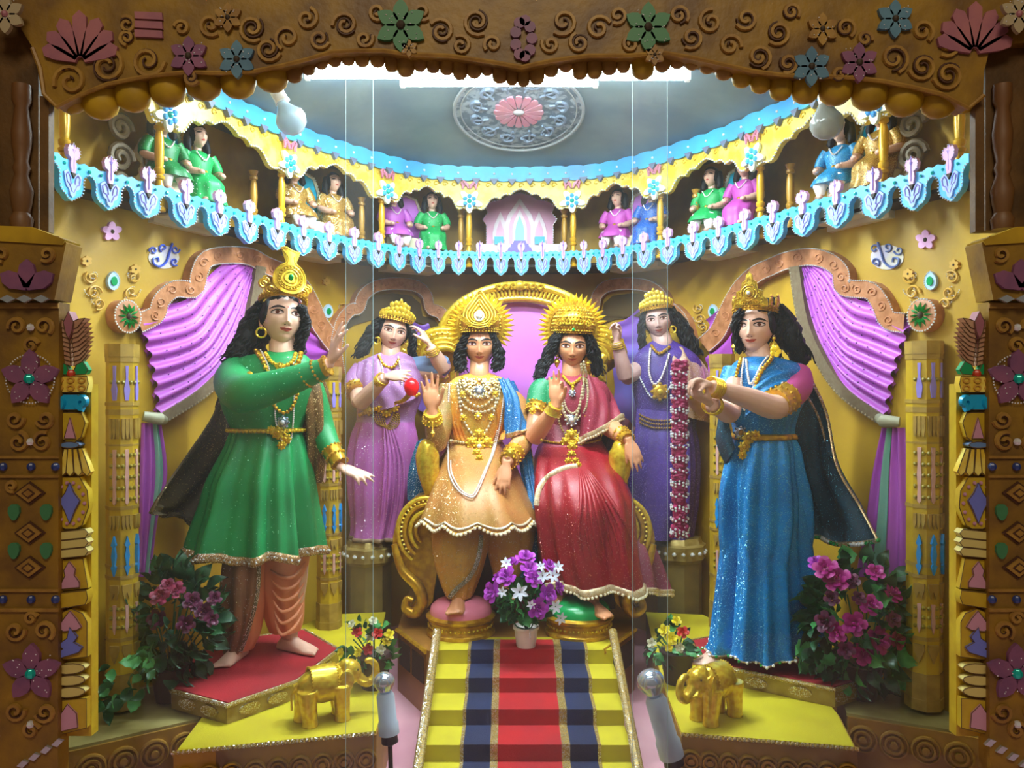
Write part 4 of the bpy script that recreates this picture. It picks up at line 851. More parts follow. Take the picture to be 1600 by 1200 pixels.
    for i in range(5): x0 = 104+i*7; S('petal', [(x0-3, 700), (x0+3, 700), (x0+6+(i-2)*5, 736), (x0+(i-2)*5.5, 742), (x0-6+(i-2)*5, 736)], LEMON, .026+.003*(2-abs(i-2)))
    S('shield', [(104, 744), (132, 744), (144, 765), (146, 790), (136, 818), (126, 824), (110, 824), (100, 818), (92, 790), (94, 765)], YP, .028); S('violet_ornament', [(118, 752), (125, 768), (134, 780), (126, 795), (118, 815), (110, 795), (102, 780), (111, 768)], VB, .034)
    k = MB()
    for i in range(14): k.ball(W(X(118+22*math.cos(i*.449)), 784+32*math.sin(i*.449), .03), .006, 6, 4)
    k.build('pink_studs', PKP, PL, kind='stuff')
    for i in range(3): S('cream_band', [(92, 829+i*14), (142, 824+i*14), (147, 830+i*14), (142, 837+i*14), (92, 842+i*14)], CRM, .034)
    S('trapezoid', [(102, 872), (136, 870), (144, 916), (92, 922)], YP, .024); S('pink_tree', [(116, 874), (126, 886), (124, 895), (132, 906), (132, 914), (102, 917), (104, 908), (110, 896), (108, 888)], PKP, .03)
    S('moulding', [(90, 924), (144, 918), (146, 930), (142, 940), (92, 948)], YP, .034)
    S('arch_panel', [(92, 1028), (92, 970), (100, 955), (118, 947), (136, 955), (143, 968), (143, 1022)], YP, .026); S('pink_arch', [(100, 975), (110, 960), (118, 950), (128, 962), (136, 975), (128, 980), (108, 982)], PKP, .032); S('blue_figure', [(118, 975), (130, 990), (124, 998), (138, 1006), (132, 1014), (100, 1024), (96, 1018), (108, 1008), (100, 1002), (114, 992)], VB, .034)
    for i in range(3): S('cream_oval', [(117+24*math.cos(a), 1040+18*i+8*math.sin(a)-1.5*math.cos(a)) for a in [2*PI*j/14 for j in range(14)]], CRM, .030)
    S('foot_panel', [(93, 1090), (142, 1086), (142, 1132), (93, 1144)], YP, .026); S('pink_arch', [(104, 1136), (102, 1112), (114, 1094), (128, 1108), (130, 1130)], PKP, .032)
# =================== GLASS ===================
def glassmat():
    m = bpy.data.materials.new('dusty window glass'); m.use_nodes = True; nt = m.node_tree; N = nt.nodes; L = nt.links; N.remove(N['Principled BSDF'])
    tr = N.new('ShaderNodeBsdfTransparent'); tr.inputs[0].default_value = (.97, .985, .98, 1); gl = N.new('ShaderNodeBsdfGlossy'); gl.inputs['Roughness'].default_value = .02
    fr = N.new('ShaderNodeFresnel'); fr.inputs[0].default_value = 1.45; mx = N.new('ShaderNodeMixShader'); L.new(fr.outputs[0], mx.inputs[0]); L.new(tr.outputs[0], mx.inputs[1]); L.new(gl.outputs[0], mx.inputs[2])
    df = N.new('ShaderNodeBsdfDiffuse'); df.inputs[0].default_value = (.85, .85, .82, 1); ts = N.new('ShaderNodeBsdfTranslucent'); ts.inputs[0].default_value = (.8, .85, .85, 1); ad = N.new('ShaderNodeMixShader'); L.new(df.outputs[0], ad.inputs[1]); L.new(ts.outputs[0], ad.inputs[2])
    tc = N.new('ShaderNodeTexCoord'); nz = N.new('ShaderNodeTexNoise'); nz.inputs['Scale'].default_value = 2.5; nz.inputs['Detail'].default_value = 6; L.new(tc.outputs['Object'], nz.inputs['Vector'])
    mr = N.new('ShaderNodeMapRange'); mr.inputs[1].default_value = .35; mr.inputs[2].default_value = .7; mr.inputs[3].default_value = .016; mr.inputs[4].default_value = .042; L.new(nz.outputs['Fac'], mr.inputs[0])
    m2 = N.new('ShaderNodeMixShader'); L.new(mr.outputs[0], m2.inputs[0]); L.new(mx.outputs[0], m2.inputs[1]); L.new(ad.outputs[0], m2.inputs[2]); L.new(m2.outputs[0], N['Material Output'].inputs['Surface']); return m
GLS = glassmat(); GED = mat('cut glass edge', '#a8c4c4', .6)
for px0, px1, Y, lab in ((70, 583, 2.700, 'left sheet of dusty glass, its right edge before the lilac statue'), (540, 1043, 2.690, 'middle sheet of dusty glass lapping both side sheets'), (988, 1530, 2.700, 'right sheet of dusty glass, its left edge before the purple statue')):
    x0, x1 = (px0-800)/F*Y, (px1-800)/F*Y; t = thing('glass_sheet', ((x0+x1)/2, Y, FZ), lab, 'glass')
    k = MB(); k.grid([[Vector((x0, Y, FZ)), Vector((x1, Y, FZ))], [Vector((x0, Y, H+1.08)), Vector((x1, Y, H+1.08))]]); k.build('pane', GLS, t, smooth=None)
    for x in (x0, x1):
        if abs(x) < 1.2: k = MB(); k.box((x, Y, (FZ+H+1.08)/2), (.0012, .004, H+1.08-FZ)); k.build('cut_edge', GED, t)
# =================== FIGURE TOOLS ===================
def head_point(u, v):
    """u longitude 0..2pi (0 = front), v colatitude 0..pi, unit head (height 1, face to -y)"""
    dx, dy, dz = math.sin(u)*math.sin(v), -math.cos(u)*math.sin(v), math.cos(v)
    x, y, z = dx*.365, dy*.44, dz*.5
    if z < .02:
        k = sst((.02-z)/.5); x *= 1-.31*k
        if y > 0: y *= 1-.35*k
        else: y *= 1-.02*k
    if y < 0:
        f = max(0, -dy)**.5
        d = 0
        d += .022*gs(z-.10, .06)*gs(x, .22)                      # brow
        for s in (-1, 1):
            d -= .045*gs(x-s*.165, .075)*gs(z-.025, .055)        # eye socket
            d += .020*gs(x-s*.17, .055)*gs(z-.02, .03)           # eyeball
            d += .018*gs(x-s*.2, .10)*gs(z+.13, .09)             # cheek
            d += .03*gs(x-s*.052, .026)*gs(z+.178, .026)          # nostril wing
        nz = interp([(-.235, 0), (-.205, .035), (-.175, .105), (-.13, .088), (-.04, .05), (.05, .028), (.14, .006), (.2, 0)], z)
        d += nz*gs(x, interp([(-.2, .05), (-.1, .042), (.05, .034)], z))
        d += .034*gs(x, .085)*gs(z+.262, .022)+.036*gs(x, .07)*gs(z+.305, .024)-.012*gs(x, .11)*gs(z+.283, .008)
        d -= .016*gs(x, .12)*gs(z+.35, .025)
        d += .045*gs(x, .11)*gs(z+.43, .06)
        y -= d*f
    return Vector((x, y, z))
def head_grid(nu, nv):
    # longitudes packed towards the face
    us = []
    for i in range(nu):
        t = i/nu*2-1; us.append(PI*(t*.45+.55*t*abs(t)))
    return [[head_point(u, .02+(PI-.04)*j/nv) for u in us] for j in range(nv+1)]
def patch(mb, bv, pts_up, pts_lo, off, M, nrow=4, ydef=-.42):
    """strip between two (x, z) outlines draped on the face"""
    rows = []
    for j in range(nrow+1):
        r = []
        for a, b in zip(pts_up, pts_lo):
            x, z = lerp(a[0], b[0], j/nrow), lerp(a[1], b[1], j/nrow)
            hit = bv.ray_cast(Vector((x, -2, z)), Vector((0, 1, 0)))[0]
            y = (hit.y if hit is not None else ydef)-off
            r.append(M @ Vector((x, y, z)))
        rows.append(r)
    mb.grid(rows)
HG = head_grid(88, 72)
HBV = MB().grid(HG, cu=True).bvh()
def almond(cx, cz, w, hu, hl, tilt=0, n=14, s=1):
    up, lo = [], []
    for i in range(n+1):
        t = i/n; x = (t-.5)*w; k = math.sin(PI*t)**.8; z0 = tilt*(t-.5)
        up.append((cx+s*x, cz+z0+hu*k)); lo.append((cx+s*x, cz+z0-hl*k))
    return up, lo
def face(root, M, marks=None, male=False, lod=1):
    for s in (-1, 1):
        up, lo = almond(s*.170, .022, .205, .042, .028, .014, s=s)
        e = MB(); patch(e, HBV, up, lo, .004, M); eye = e.build('eye', EYEW, root, smooth=180)
        iu, il = almond(s*.168, .028, .078, .036, .031, n=10)
        e = MB(); patch(e, HBV, iu, il, .007, M, 3); e.build('iris', IRIS, eye, smooth=180)
        iu, il = almond(s*.165, .026, .026, .014, .013, n=6)
        e = MB(); patch(e, HBV, iu, il, .0085, M, 2); e.build('pupil', BLACK, eye, smooth=180)
        e = MB(); patch(e, HBV, [(x, z+.019) for x, z in up], [(x, z-.006) for x, z in up], .0075, M, 2)
        lashx = [(x, z) for x, z in lo]
        patch(e, HBV, [(x, z+.003) for x, z in lashx], [(x, z-.008) for x, z in lashx], .006, M, 1)
        e.build('eyelash', BLACK, root, smooth=180)
        e = MB(); patch(e, HBV, [(x, z+.036) for x, z in up], [(x, z+.031) for x, z in up], .003, M, 1); e.build('eyelid_crease', mat('lid brown', '#8a4a3c', .5), root, smooth=180)
        bu, bl = [], []
        for i in range(15):
            t = i/14; x = s*lerp(.045, .30, t); z = .095+.055*math.sin(PI*min(1, t*1.05)*.78)-.03*t; th = .030*math.sin(PI*lerp(.12, .98, t))**.7
            bu.append((x, z+th)); bl.append((x, z-th*.6))
        e = MB(); patch(e, HBV, bu, bl, .004, M, 2); e.build('eyebrow', BLACK, root, smooth=180)
    for s in (-1, 1):
        a, b = almond(s*.036, -.208, .034, .008, .009, n=6); e = MB(); patch(e, HBV, a, b, .004, M, 2); e.build('nostril', mat('lip line', '#5a1f1c', .5), root, smooth=180)  # dark patches painted as the shade inside the nose openings
    n = 16; up, mid, lo = [], [], []
    for i in range(n+1):
        t = i/n; x = (t-.5)*.225; k = math.sin(PI*t)**.7
        c_ = .03*abs(2*t-1)**2; up.append((x, -.283+c_+.030*k*(1-.3*gs(t-.5, .07)))); mid.append((x, -.283+c_)); lo.append((x, -.283+c_-.036*k))
    e = MB(); patch(e, HBV, up, mid, .004, M, 2); patch(e, HBV, mid, lo, .004, M, 2); e.build('lips', LIP, root, smooth=180)
    e = MB(); patch(e, HBV, [(x, z+.0025) for x, z in mid], [(x, z-.0025) for x, z in mid], .006, M, 1); e.build('mouth_line', mat('lip line', '#5a1f1c', .5), root, smooth=180)
    if marks == 'dot':
        e = MB(); a, b = almond(0, .115, .026, .013, .013, n=6); patch(e, HBV, a, b, .005, M, 2); e.build('forehead_mark', REDM, root, smooth=180)
    elif marks == 'lines':
        e = MB()
        for x in (-.028, .028): patch(e, HBV, [(x-.004, .26), (x+.004, .26)], [(x*.6-.004, .10), (x*.6+.004, .10)], .005, M, 6)
        patch(e, HBV, [(-.006, .24), (.006, .24)], [(-.006, .1), (.006, .1)], .005, M, 6)
        e.build('forehead_mark', REDM, root, smooth=180)
def sorg(r): return r
def hand(mb, W, f, n, size, curls, thumb=(35, 20), side=1, spread=6, bend=0):
    """W wrist, f finger direction, n palm normal, side +1/-1: thumb side, curls: 4 triples (index..little)"""
    f = Vector(f).normalized(); n = Vector(n); n = (n-f*n.dot(f)).normalized(); s = f.cross(n).normalized()*side
    W = Vector(W); S = size
    rings = []
    for t, wd, th in [(-.10, .125, .095), (0, .125, .085), (.08, .155, .08), (.2, .20, .082), (.34, .215, .074), (.44, .205, .062), (.5, .17, .045)]:
        c = W+f*(t*S)+n*(.012*S*math.sin(t*6)); r = []
        for k in range(14):
            a = 2*PI*k/14; r.append(c+s*(math.copysign(abs(math.cos(a))**.8, math.cos(a))*wd*S)+n*(math.sin(a)*th*S))
        rings.append(r)
    mb.loft(rings)
    offs = [.155, .052, -.05, -.145]; lens = [.41, .46, .42, .33]; st = [.44, .47, .45, .40]
    for i in range(4):
        p = W+f*(st[i]*S-.06*S)+s*(offs[i]*S*.97); a = 0
        d0 = (f+s*math.tan(math.radians(spread*(1.5-i)))).normalized(); pts = [p, W+f*(st[i]*S)+s*(offs[i]*S)]; L = lens[i]*S; ax = d0.cross(n).normalized()
        cur = pts[-1]; rads = [.05*S, .052*S]
        for seg, (fr, rr) in enumerate([(.45, .046), (.30, .042), (.25, .033)]):
            a += math.radians(curls[i][seg]); d = d0*math.cos(a)+n*math.sin(a)
            cur = cur+d*(fr*L*.5); pts.append(cur); rads.append(rr*S*1.02); cur = cur+d*(fr*L*.5); pts.append(cur); rads.append(rr*S)
        d_ = (pts[-1]-pts[-2]).normalized(); pts.append(pts[-1]+d_*.022*S); rads.append(.018*S)
        mb.tube(pts, rads, 8)
    # thumb
    t0 = W+f*(.08*S)+s*(.10*S); a = math.radians(thumb[0]); b = math.radians(thumb[1])
    d = (f*math.cos(a)+s*math.sin(a))*math.cos(b*.6)+n*math.sin(b*.6); d.normalize(); t1 = t0+d*.26*S
    d2 = (f*math.cos(a*.6)+s*math.sin(a*.6))*math.cos(b)+n*math.sin(b); d2.normalize(); t2 = t1+d2*.15*S; t3 = t2+(d2+f*.2).normalized()*.13*S
    mb.tube([t0, t0.lerp(t1, .5), t1, t1.lerp(t2, .5), t2, t3, t3+(t3-t2)*.15], [.075*S, .075*S, .056*S, .05*S, .05*S, .04*S, .018*S], 8)
def foot(mb, A, d, L, up=Vector((0, 0, 1))):
    """A ankle point at floor+.09, d toe direction"""
    d = Vector(d); d.z = 0; d.normalize(); s = d.cross(up); A = Vector(A); k = L/.24
    rings = []
    for t, w_, hgt in [(-.28, .02, .02), (-.25, .032, .045), (-.12, .036, .085), (.05, .038, .085), (.25, .042, .062), (.5, .048, .042), (.66, .046, .026)]:
        c = A+d*(t*L); r = []
        for q in range(14):
            a = 2*PI*q/14; r.append(Vector((c.x, c.y, A.z))+s*(math.cos(a)*w_*k)+up*((max(math.sin(a), -.35)+.35)/1.35*hgt*k))
        rings.append(r)
    mb.loft(rings)
    for i in range(5):
        o = (.036-.018*i)*k; ln = [.20, .18, .165, .14, .11][i]*L; r = [.0125, .010, .0095, .009, .009][i]*k
        p = Vector((A.x, A.y, A.z))+d*(.60*L-.02*i*L)+s*o+up*.012*k
        mb.tube([p-d*.03*k, p+d*ln*.5, p+d*ln, p+d*(ln+.008*k)], [r*1.1, r, r*.95, r*.4], 8)
def limb(mb, pts, rads, n=14, flat=None, samp=22):
    d = cr([tuple(p)+(r,) for p, r in zip(pts, rads)], samp); mb.tube([x[:3] for x in d], [x[3] for x in d], n, flat=flat)
def remeshed(mb, voxel=.005, sm=2):
    me = bpy.data.meshes.new('t'); me.from_pydata([tuple(v) for v in mb.v], [], mb.f); o = bpy.data.objects.new('t', me); COL.objects.link(o)
    md = o.modifiers.new('r', 'REMESH'); md.mode = 'VOXEL'; md.voxel_size = voxel
    if sm: s_ = o.modifiers.new('s', 'SMOOTH'); s_.iterations = sm; s_.factor = .5
    dg = bpy.context.evaluated_depsgraph_get(); ev = o.evaluated_get(dg).to_mesh()
    out = MB(); out.v = [v.co.copy() for v in ev.vertices]; out.f = [tuple(p.vertices) for p in ev.polygons]
    o.evaluated_get(dg).to_mesh_clear(); bpy.data.objects.remove(o); bpy.data.meshes.remove(me)
    return out
class Robe:
    """cloth tube from rings (py, pxL, pxR, Y, ry); folds grow by amp table"""
    def __init__(s, rings, folds, amp, sq=.9, seed=0, tw=0, wave=None, samp=60, fcut=None):
        s.r = cr(rings, samp); s.folds = folds; s.amp = amp; s.sq = sq; s.seed = seed; s.tw = tw; s.wave = wave; s.samp = samp
    def at(s, th, t, off=0):
        k = t*s.samp; i = min(int(k), s.samp-1); a = s.r[i]; b = s.r[i+1]; q = [lerp(x, y, k-i) for x, y in zip(a, b)]
        py, L, Rr, Y, ry = q; rx = (Rr-L)/2/F*Y
        A = interp(s.amp, t); f = 0
        for kk, am, ph in s.folds: f += am*math.sin(kk*th+ph+s.tw*t+.8*math.sin(2*th+s.seed+2*t))
        f = math.copysign(abs(f)**.8, f)
        g = 1+A*f
        c, sn = math.cos(th), math.sin(th)
        x = math.copysign(abs(c)**s.sq, c)*(rx*g+off); y = -math.copysign(abs(sn)**s.sq, sn)*(ry*g+off)
        p = P((L+Rr)/2, py, Y); z = p.z
        if s.wave: z += s.wave(th, t)
        return Vector((p.x+x, p.y+y, z))
    def mesh(s, n=120, t0=0, t1=1, off=0, rows=None, inner=True, mb=None):
        mb = mb or MB(); rows = rows or int(s.samp*(t1-t0))+1
        g = [[s.at(2*PI*i/n, lerp(t0, t1, j/rows), off) for i in range(n)] for j in range(rows+1)]
        mb.grid(g, cu=True)
        if inner:
            g2 = [[s.at(2*PI*i/n, lerp(t0, t1, j/rows), off-.008) for i in range(n)] for j in (rows, rows-2, rows//2, 0)]
            mb.grid([g[-1]]+g2+[g[0]], cu=True)
        return mb
def band(robe, t0, t1, off, n=120, rows=4):
    mb = MB(); g = [[robe.at(2*PI*i/n, lerp(t0, t1, j/rows), off*(1 if 0 < j < rows else .2)) for i in range(n)] for j in range(rows+1)]
    g2 = [[robe.at(2*PI*i/n, lerp(t0, t1, j/rows), -.004) for i in range(n)] for j in (rows, 0)]
    mb.grid(g+g2, cu=True, cv=True); return mb
def sheet(rows, n=30, m=24, ripple=None, th=.006):
    """cloth sheet through control rows of points (each row: across); ripple(u,v)->offset along normal"""
    g = [crv(r, n) for r in rows]; cols = []
    for i in range(n+1): cols.append(crv([r[i] for r in g], m))
    G = [[cols[i][j] for i in range(n+1)] for j in range(m+1)]; out = []; back = []
    for j in range(m+1):
        a = []; b = []
        for i in range(n+1):
            du = G[j][min(i+1, n)]-G[j][max(i-1, 0)]; dv = G[min(j+1, m)][i]-G[max(j-1, 0)][i]; nn = du.cross(dv)
            nn = nn.normalized() if nn.length > 1e-9 else Vector((0, -1, 0))
            if nn.y > 0: nn = -nn
            o = ripple(i/n, j/m) if ripple else 0
            a.append(G[j][i]+nn*(o+th/2)); b.append(G[j][i]+nn*(o-th/2))
        out.append(a); back.append(b)
    mb = MB(); mb.grid(out); mb.grid([list(r) for r in reversed(back)])
    rim = out[0]+[r[-1] for r in out[1:]]+list(reversed(out[-1]))[1:]+[r[0] for r in reversed(out)][1:-1]
    rb = back[0]+[r[-1] for r in back[1:]]+list(reversed(back[-1]))[1:]+[r[0] for r in reversed(back)][1:-1]
    mb.grid([rim, rb], cu=True); mb.G = out; return mb
def drape(bv, pts, off=.006, Yd=3.4):
    out = []; o = Vector((0, 0, H)); last = None
    for px, py in pts:
        d = (P(px, py, 1)-o).normalized(); h = bv.ray_cast(o, d)
        if h[0] is not None: last = h[0].y; out.append(h[0]-d*off)
        else: out.append(P(px, py, (last or Yd)-off))
    return out
def necklace(root, bv, ctrl, r, step, m_, name='necklace', n=30, off=.005, Yd=3.4, parent=None, cord=True):
    pts = [(p[0], p[1]) for p in cr(ctrl, n)]; q = drape(bv, pts, off+r*.5, Yd); mb = MB(); mb.beads(q, r, step, 7, 5)
    if cord: mb.tube(q, r*.35, 5)
    return mb.build(name, m_, root)
def pendant(root, bv, px, py, r, m_=GOLDL, jewel=SILVER, name='pendant', Yd=3.4, petals=8):
    c = drape(bv, [(px, py)], .012, Yd)[0]; d = Vector((0, -1, 0)); mb = MB(); rr = R_(r, c.y)
    Mx = Matrix.Rotation(PI/2, 4, 'X')
    mb.lathe([(rr*.1, rr*.1), (rr*.5, rr*.35), (rr*.75, rr*.3), (rr, rr*.1), (rr*.9, -rr*.1), (rr*.2, -rr*.2)], c, 18, Mx)
    for k in range(petals):
        a = 2*PI*k/petals; mb.ball(c+Vector((math.cos(a)*rr, -.002, math.sin(a)*rr)), rr*.28, 6, 4)
    o = mb.build(name, m_, root); j = MB(); j.ball(c+d*rr*.3, (rr*.45, rr*.3, rr*.45), 10, 6); j.build('jewel', jewel, o); return o
def bangle(root, a, b, t, r, m_=GOLDL, n=3, name='bangle', w=.006, gap=.011):
    """n rings around the limb at fraction t between a and b"""
    a = Vector(a); b = Vector(b); d = (b-a).normalized(); u = d.orthogonal().normalized(); v = d.cross(u); out = []
    for k in range(n):
        c = a.lerp(b, t)+d*(gap*(k-(n-1)/2)); mb = MB(); mb.tube([c+u*(r*math.cos(2*PI*i/22))+v*(r*math.sin(2*PI*i/22)) for i in range(22)], w/2, 6, closed=True)
        out.append(mb.build(name, m_, root))
    return out
def cuff(root, a, b, r0, r1, m_=GOLD, name='cuff', beads=True, over=.1):
    a, b = Vector(a), Vector(b); mb = MB(); d = (b-a); n = 5
    mb.tube([a+d*(i/n) for i in range(n+1)], [lerp(r0, r1, i/n)+(.004 if i in (0, n) else 0) for i in range(n+1)], 18)
    u = d.normalized().orthogonal().normalized(); v = d.normalized().cross(u)
    if beads:
        for t in (.0, 1.0, .5):
            for k in range(16):
                an = 2*PI*k/16; mb.ball(a+d*t+(u*math.cos(an)+v*math.sin(an))*(lerp(r0, r1, t)+.003), .005 if t != .5 else .0065, 6, 4)
    return mb.build(name, m_, root)
def hair_locks(mb, path, spread, n, wav=.012, r=.011, seed=0, freq=5):
    rnd = random.Random(seed); path = [Vector(p) for p in path]
    c0 = crv(path, 20); mb.tube([p+Vector((.006*math.sin(i*1.3), .01, 0)) for i, p in enumerate(c0)], [spread*(.55+.45*math.sin(PI*(.15+.75*i/20)))*(1+.10*math.sin(i*1.9)) for i in range(21)], 12)
    for k in range(int(n*2.2)):
        ox, oy, oz = (rnd.uniform(-1, 1)*spread for _ in range(3)); ph = rnd.uniform(0, 6.3); fq = freq*rnd.uniform(.5, 1.25); wv = wav*rnd.uniform(.4, 1.0); ph2 = rnd.uniform(0, 6.3); q = crv(path, 26); pts = []; rad = []
        ln = rnd.uniform(.8, 1.08)
        for i, p in enumerate(q[:max(8, int(26*ln))]):
            t = i/26; pts.append(p+Vector((ox*(.35+.65*t)+wv*math.sin(fq*2*PI*t+ph), oy*.7+wv*math.cos(fq*2*PI*t+ph), oz*.4+wav*.3*math.sin(freq*9*t+ph2))))
            rad.append(.55*r*(1-.6*t)*rnd.uniform(.85, 1.1))
        mb.tube(pts, rad, 6)
def hair_cap(mb, M, hairline=.30, seed=0, vol=1.10, part=True):
    g = []
    for j, row in enumerate(HG[:58]):
        rr = []
        for i, p in enumerate(row):
            q = p.copy(); fr = -p.y/.44
            hl = hairline-.60*sst((abs(p.x)-.25)/.13)
            if part: hl += .04*gs(p.x, .05)-.03*gs(abs(p.x)-.17, .07)
            if p.y < .02 and p.z < hl: k = .86
            elif p.y < .02: k = lerp(.99, vol, sst((p.z-hl)/.10))
            else: k = vol
            k2 = 1 if k < .9 else 1+.018*math.sin(p.x*70+3*math.sin(p.z*12))
            q = Vector((p.x*k*k2*1.03, p.y*k*k2, p.z*k*k2)); rr.append(M @ q)
        g.append(rr)
    mb.loft(g)
def headM(px, py, Y, hpx, yaw=0, pitch=0, roll=0):
    h = R_(hpx, Y); Rm = ang(0, 0, yaw) @ ang(0, roll, 0) @ ang(-pitch, 0, 0)
    c = P(px, py, Y)-(Rm.to_3x3() @ Vector((0, -.41, .03)))*h
    return Matrix.Translation(c) @ Rm @ Matrix.Scale(h, 4), h
def ear(mb, M):
    for s in (-1, 1):
        pts = [Vector((s*(.345+.03*math.sin(PI*k/8)), .03+.05*math.sin(PI*k/8*1.0), .08-.28*k/8)) for k in range(9)]
        mb.tube([M @ p for p in pts], [M.to_scale()[0]*r for r in (.02, .035, .04, .036, .03, .03, .032, .03, .018)], 8)
def earring(root, M, s, kind='drop', m_=GOLDL):
    h = M.to_scale()[0]; c = M @ Vector((s*.375, -.03, -.21)); dn = Vector((0, 0, -1)); mb = MB()
    if kind == 'hoop':
        mb.tube([c+Vector((math.cos(2*PI*k/16)*.09*h, .01*h*k/16, -.08*h+math.sin(2*PI*k/16)*.09*h)) for k in range(16)], .02*h, 6, closed=True); mb.ball(c, .03*h)
    else:
        mb.ball(c, .04*h); mb.lathe([(.01*h, 0), (.03*h, -.02*h), (.085*h, -.09*h), (.095*h, -.12*h), (.05*h, -.15*h), (.055*h, -.18*h), (.02*h, -.23*h), (.005*h, -.25*h)], c+dn*.04*h, 12)
    mb.build('earring', m_, root)
def on_brow(M, x, z, y0=-.47, R=.42): return M @ Vector((x, y0+(R-math.sqrt(max(R*R-x*x, .0001)))*1.0, z))
def crown_band(root, M, z0=.31, z1=.42, m_=GOLD, rx=.405, ry=.46, front=0.0):
    mb = MB(); g = []
    h = M.to_scale()[0]
    prof = [(1.0, z0), (1.05, z0+.01), (1.03, z0+.03), (1.07, (z0+z1)/2), (1.03, z1-.03), (1.05, z1-.01), (1.0, z1)]
    for k, z in prof: g.append([M @ Vector((rx*k*math.sin(2*PI*i/40), -ry*k*math.cos(2*PI*i/40), z+front*math.cos(2*PI*i/40))) for i in range(40)])
    g += [[M @ Vector((rx*.9*math.sin(2*PI*i/40), -ry*.9*math.cos(2*PI*i/40), z+front*math.cos(2*PI*i/40))) for i in range(40)] for z in (z1, z0)]
    mb.grid(g, cu=True, cv=True)
    for i in range(34):
        a = 2*PI*i/34
        for z, r in ((z0, .018), (z1, .022), ((z0+z1)/2, .026)): mb.ball(M @ Vector((rx*1.06*math.sin(a), -ry*1.06*math.cos(a), z+front*math.cos(a))), r*h, 6, 4)
    return mb.build('crown_band', m_, root)
def plaque(root, M, outline, y=-.50, th=.05, m_=GOLDL, name='crown_plaque', rings=(.8, .6), beads=True, tilt=0, c=None):
    """outline in (x, z) head units, curved round the brow"""
    n = len(outline); cx = sum(p[0] for p in outline)/n if c is None else c[0]; cz = sum(p[1] for p in outline)/n if c is None else c[1]; z0 = min(p[1] for p in outline); h = M.to_scale()[0]
    f = lambda x, z, o: M @ Vector((x, y+x*x*1.1+tilt*(z-z0)-o, z))
    mb = MB(); mb.add([f(x, z, th) for x, z in outline]+[f(cx, cz, th*1.3)]+[f(x, z, 0) for x, z in outline], [(i, (i+1) % n, n) for i in range(n)]+[(i, n+1+i, n+1+(i+1) % n, (i+1) % n) for i in range(n)]+[tuple(range(2*n, n, -1))])
    mb.tube([f(x, z, th) for x, z in outline], .018*h, 5, closed=True)
    for q in rings: mb.tube([f(lerp(cx, x, q), lerp(cz, z, q), th*1.25) for x, z in outline], .016*h, 5, closed=True)
    if beads: mb.beads([f(lerp(cx, x, .7), lerp(cz, z, .7), th*1.2) for x, z in outline+outline[:1]], .017*h, .05*h, 5, 4)
    return mb.build(name, m_, root), f
def fig_head(root, skin, M, lod=1): skin.grid([[M @ p for p in r] for r in HG], cu=True); ear(skin, M)
# =================== STANDING MAN IN GREEN (left) ===================
GREEN = mat('green glitter cloth', '#108a48', .5, 0, glitter=.004, color2='#0c7a3e', nscale=5, gcol='#b8ffd0')
BROWNG = mat('brown gold scarf', '#7c5a2c', .5, .1, glitter=.06, color2='#5a4020', nscale=12, gcol='#ffe0a0')
BROWND = mat('dark brown cape', '#4a3a22', .6, 0, glitter=.02, color2='#3a2c1a', nscale=6, gcol='#ffe0a0')
PEACH = mat('peach cloth', '#df8f66', .5, 0, color2='#d58258', nscale=4)
def bodycore(skin, neck, head, shl, shr, hip, Y):
    limb(skin, [neck+Vector((0, .02, -.05)), neck, head+Vector((0, .02, 0))], [.062, .052, .055], 16)
    skin.loft([[c+Vector((math.cos(a)*rx, math.sin(a)*ry, 0)) for a in [2*PI*k/18 for k in range(18)]] for c, rx, ry in [(neck+Vector((0, .02, -.01)), .045, .045), (neck+Vector((0, .02, -.05)), .11, .06), ((shl+shr)/2, (shr-shl).length/2*.85, .075), (lerp((shl+shr)/2, hip, .5), .11, .075), (hip, .12, .08), (hip-Vector((0, 0, .12)), .12, .08)]])
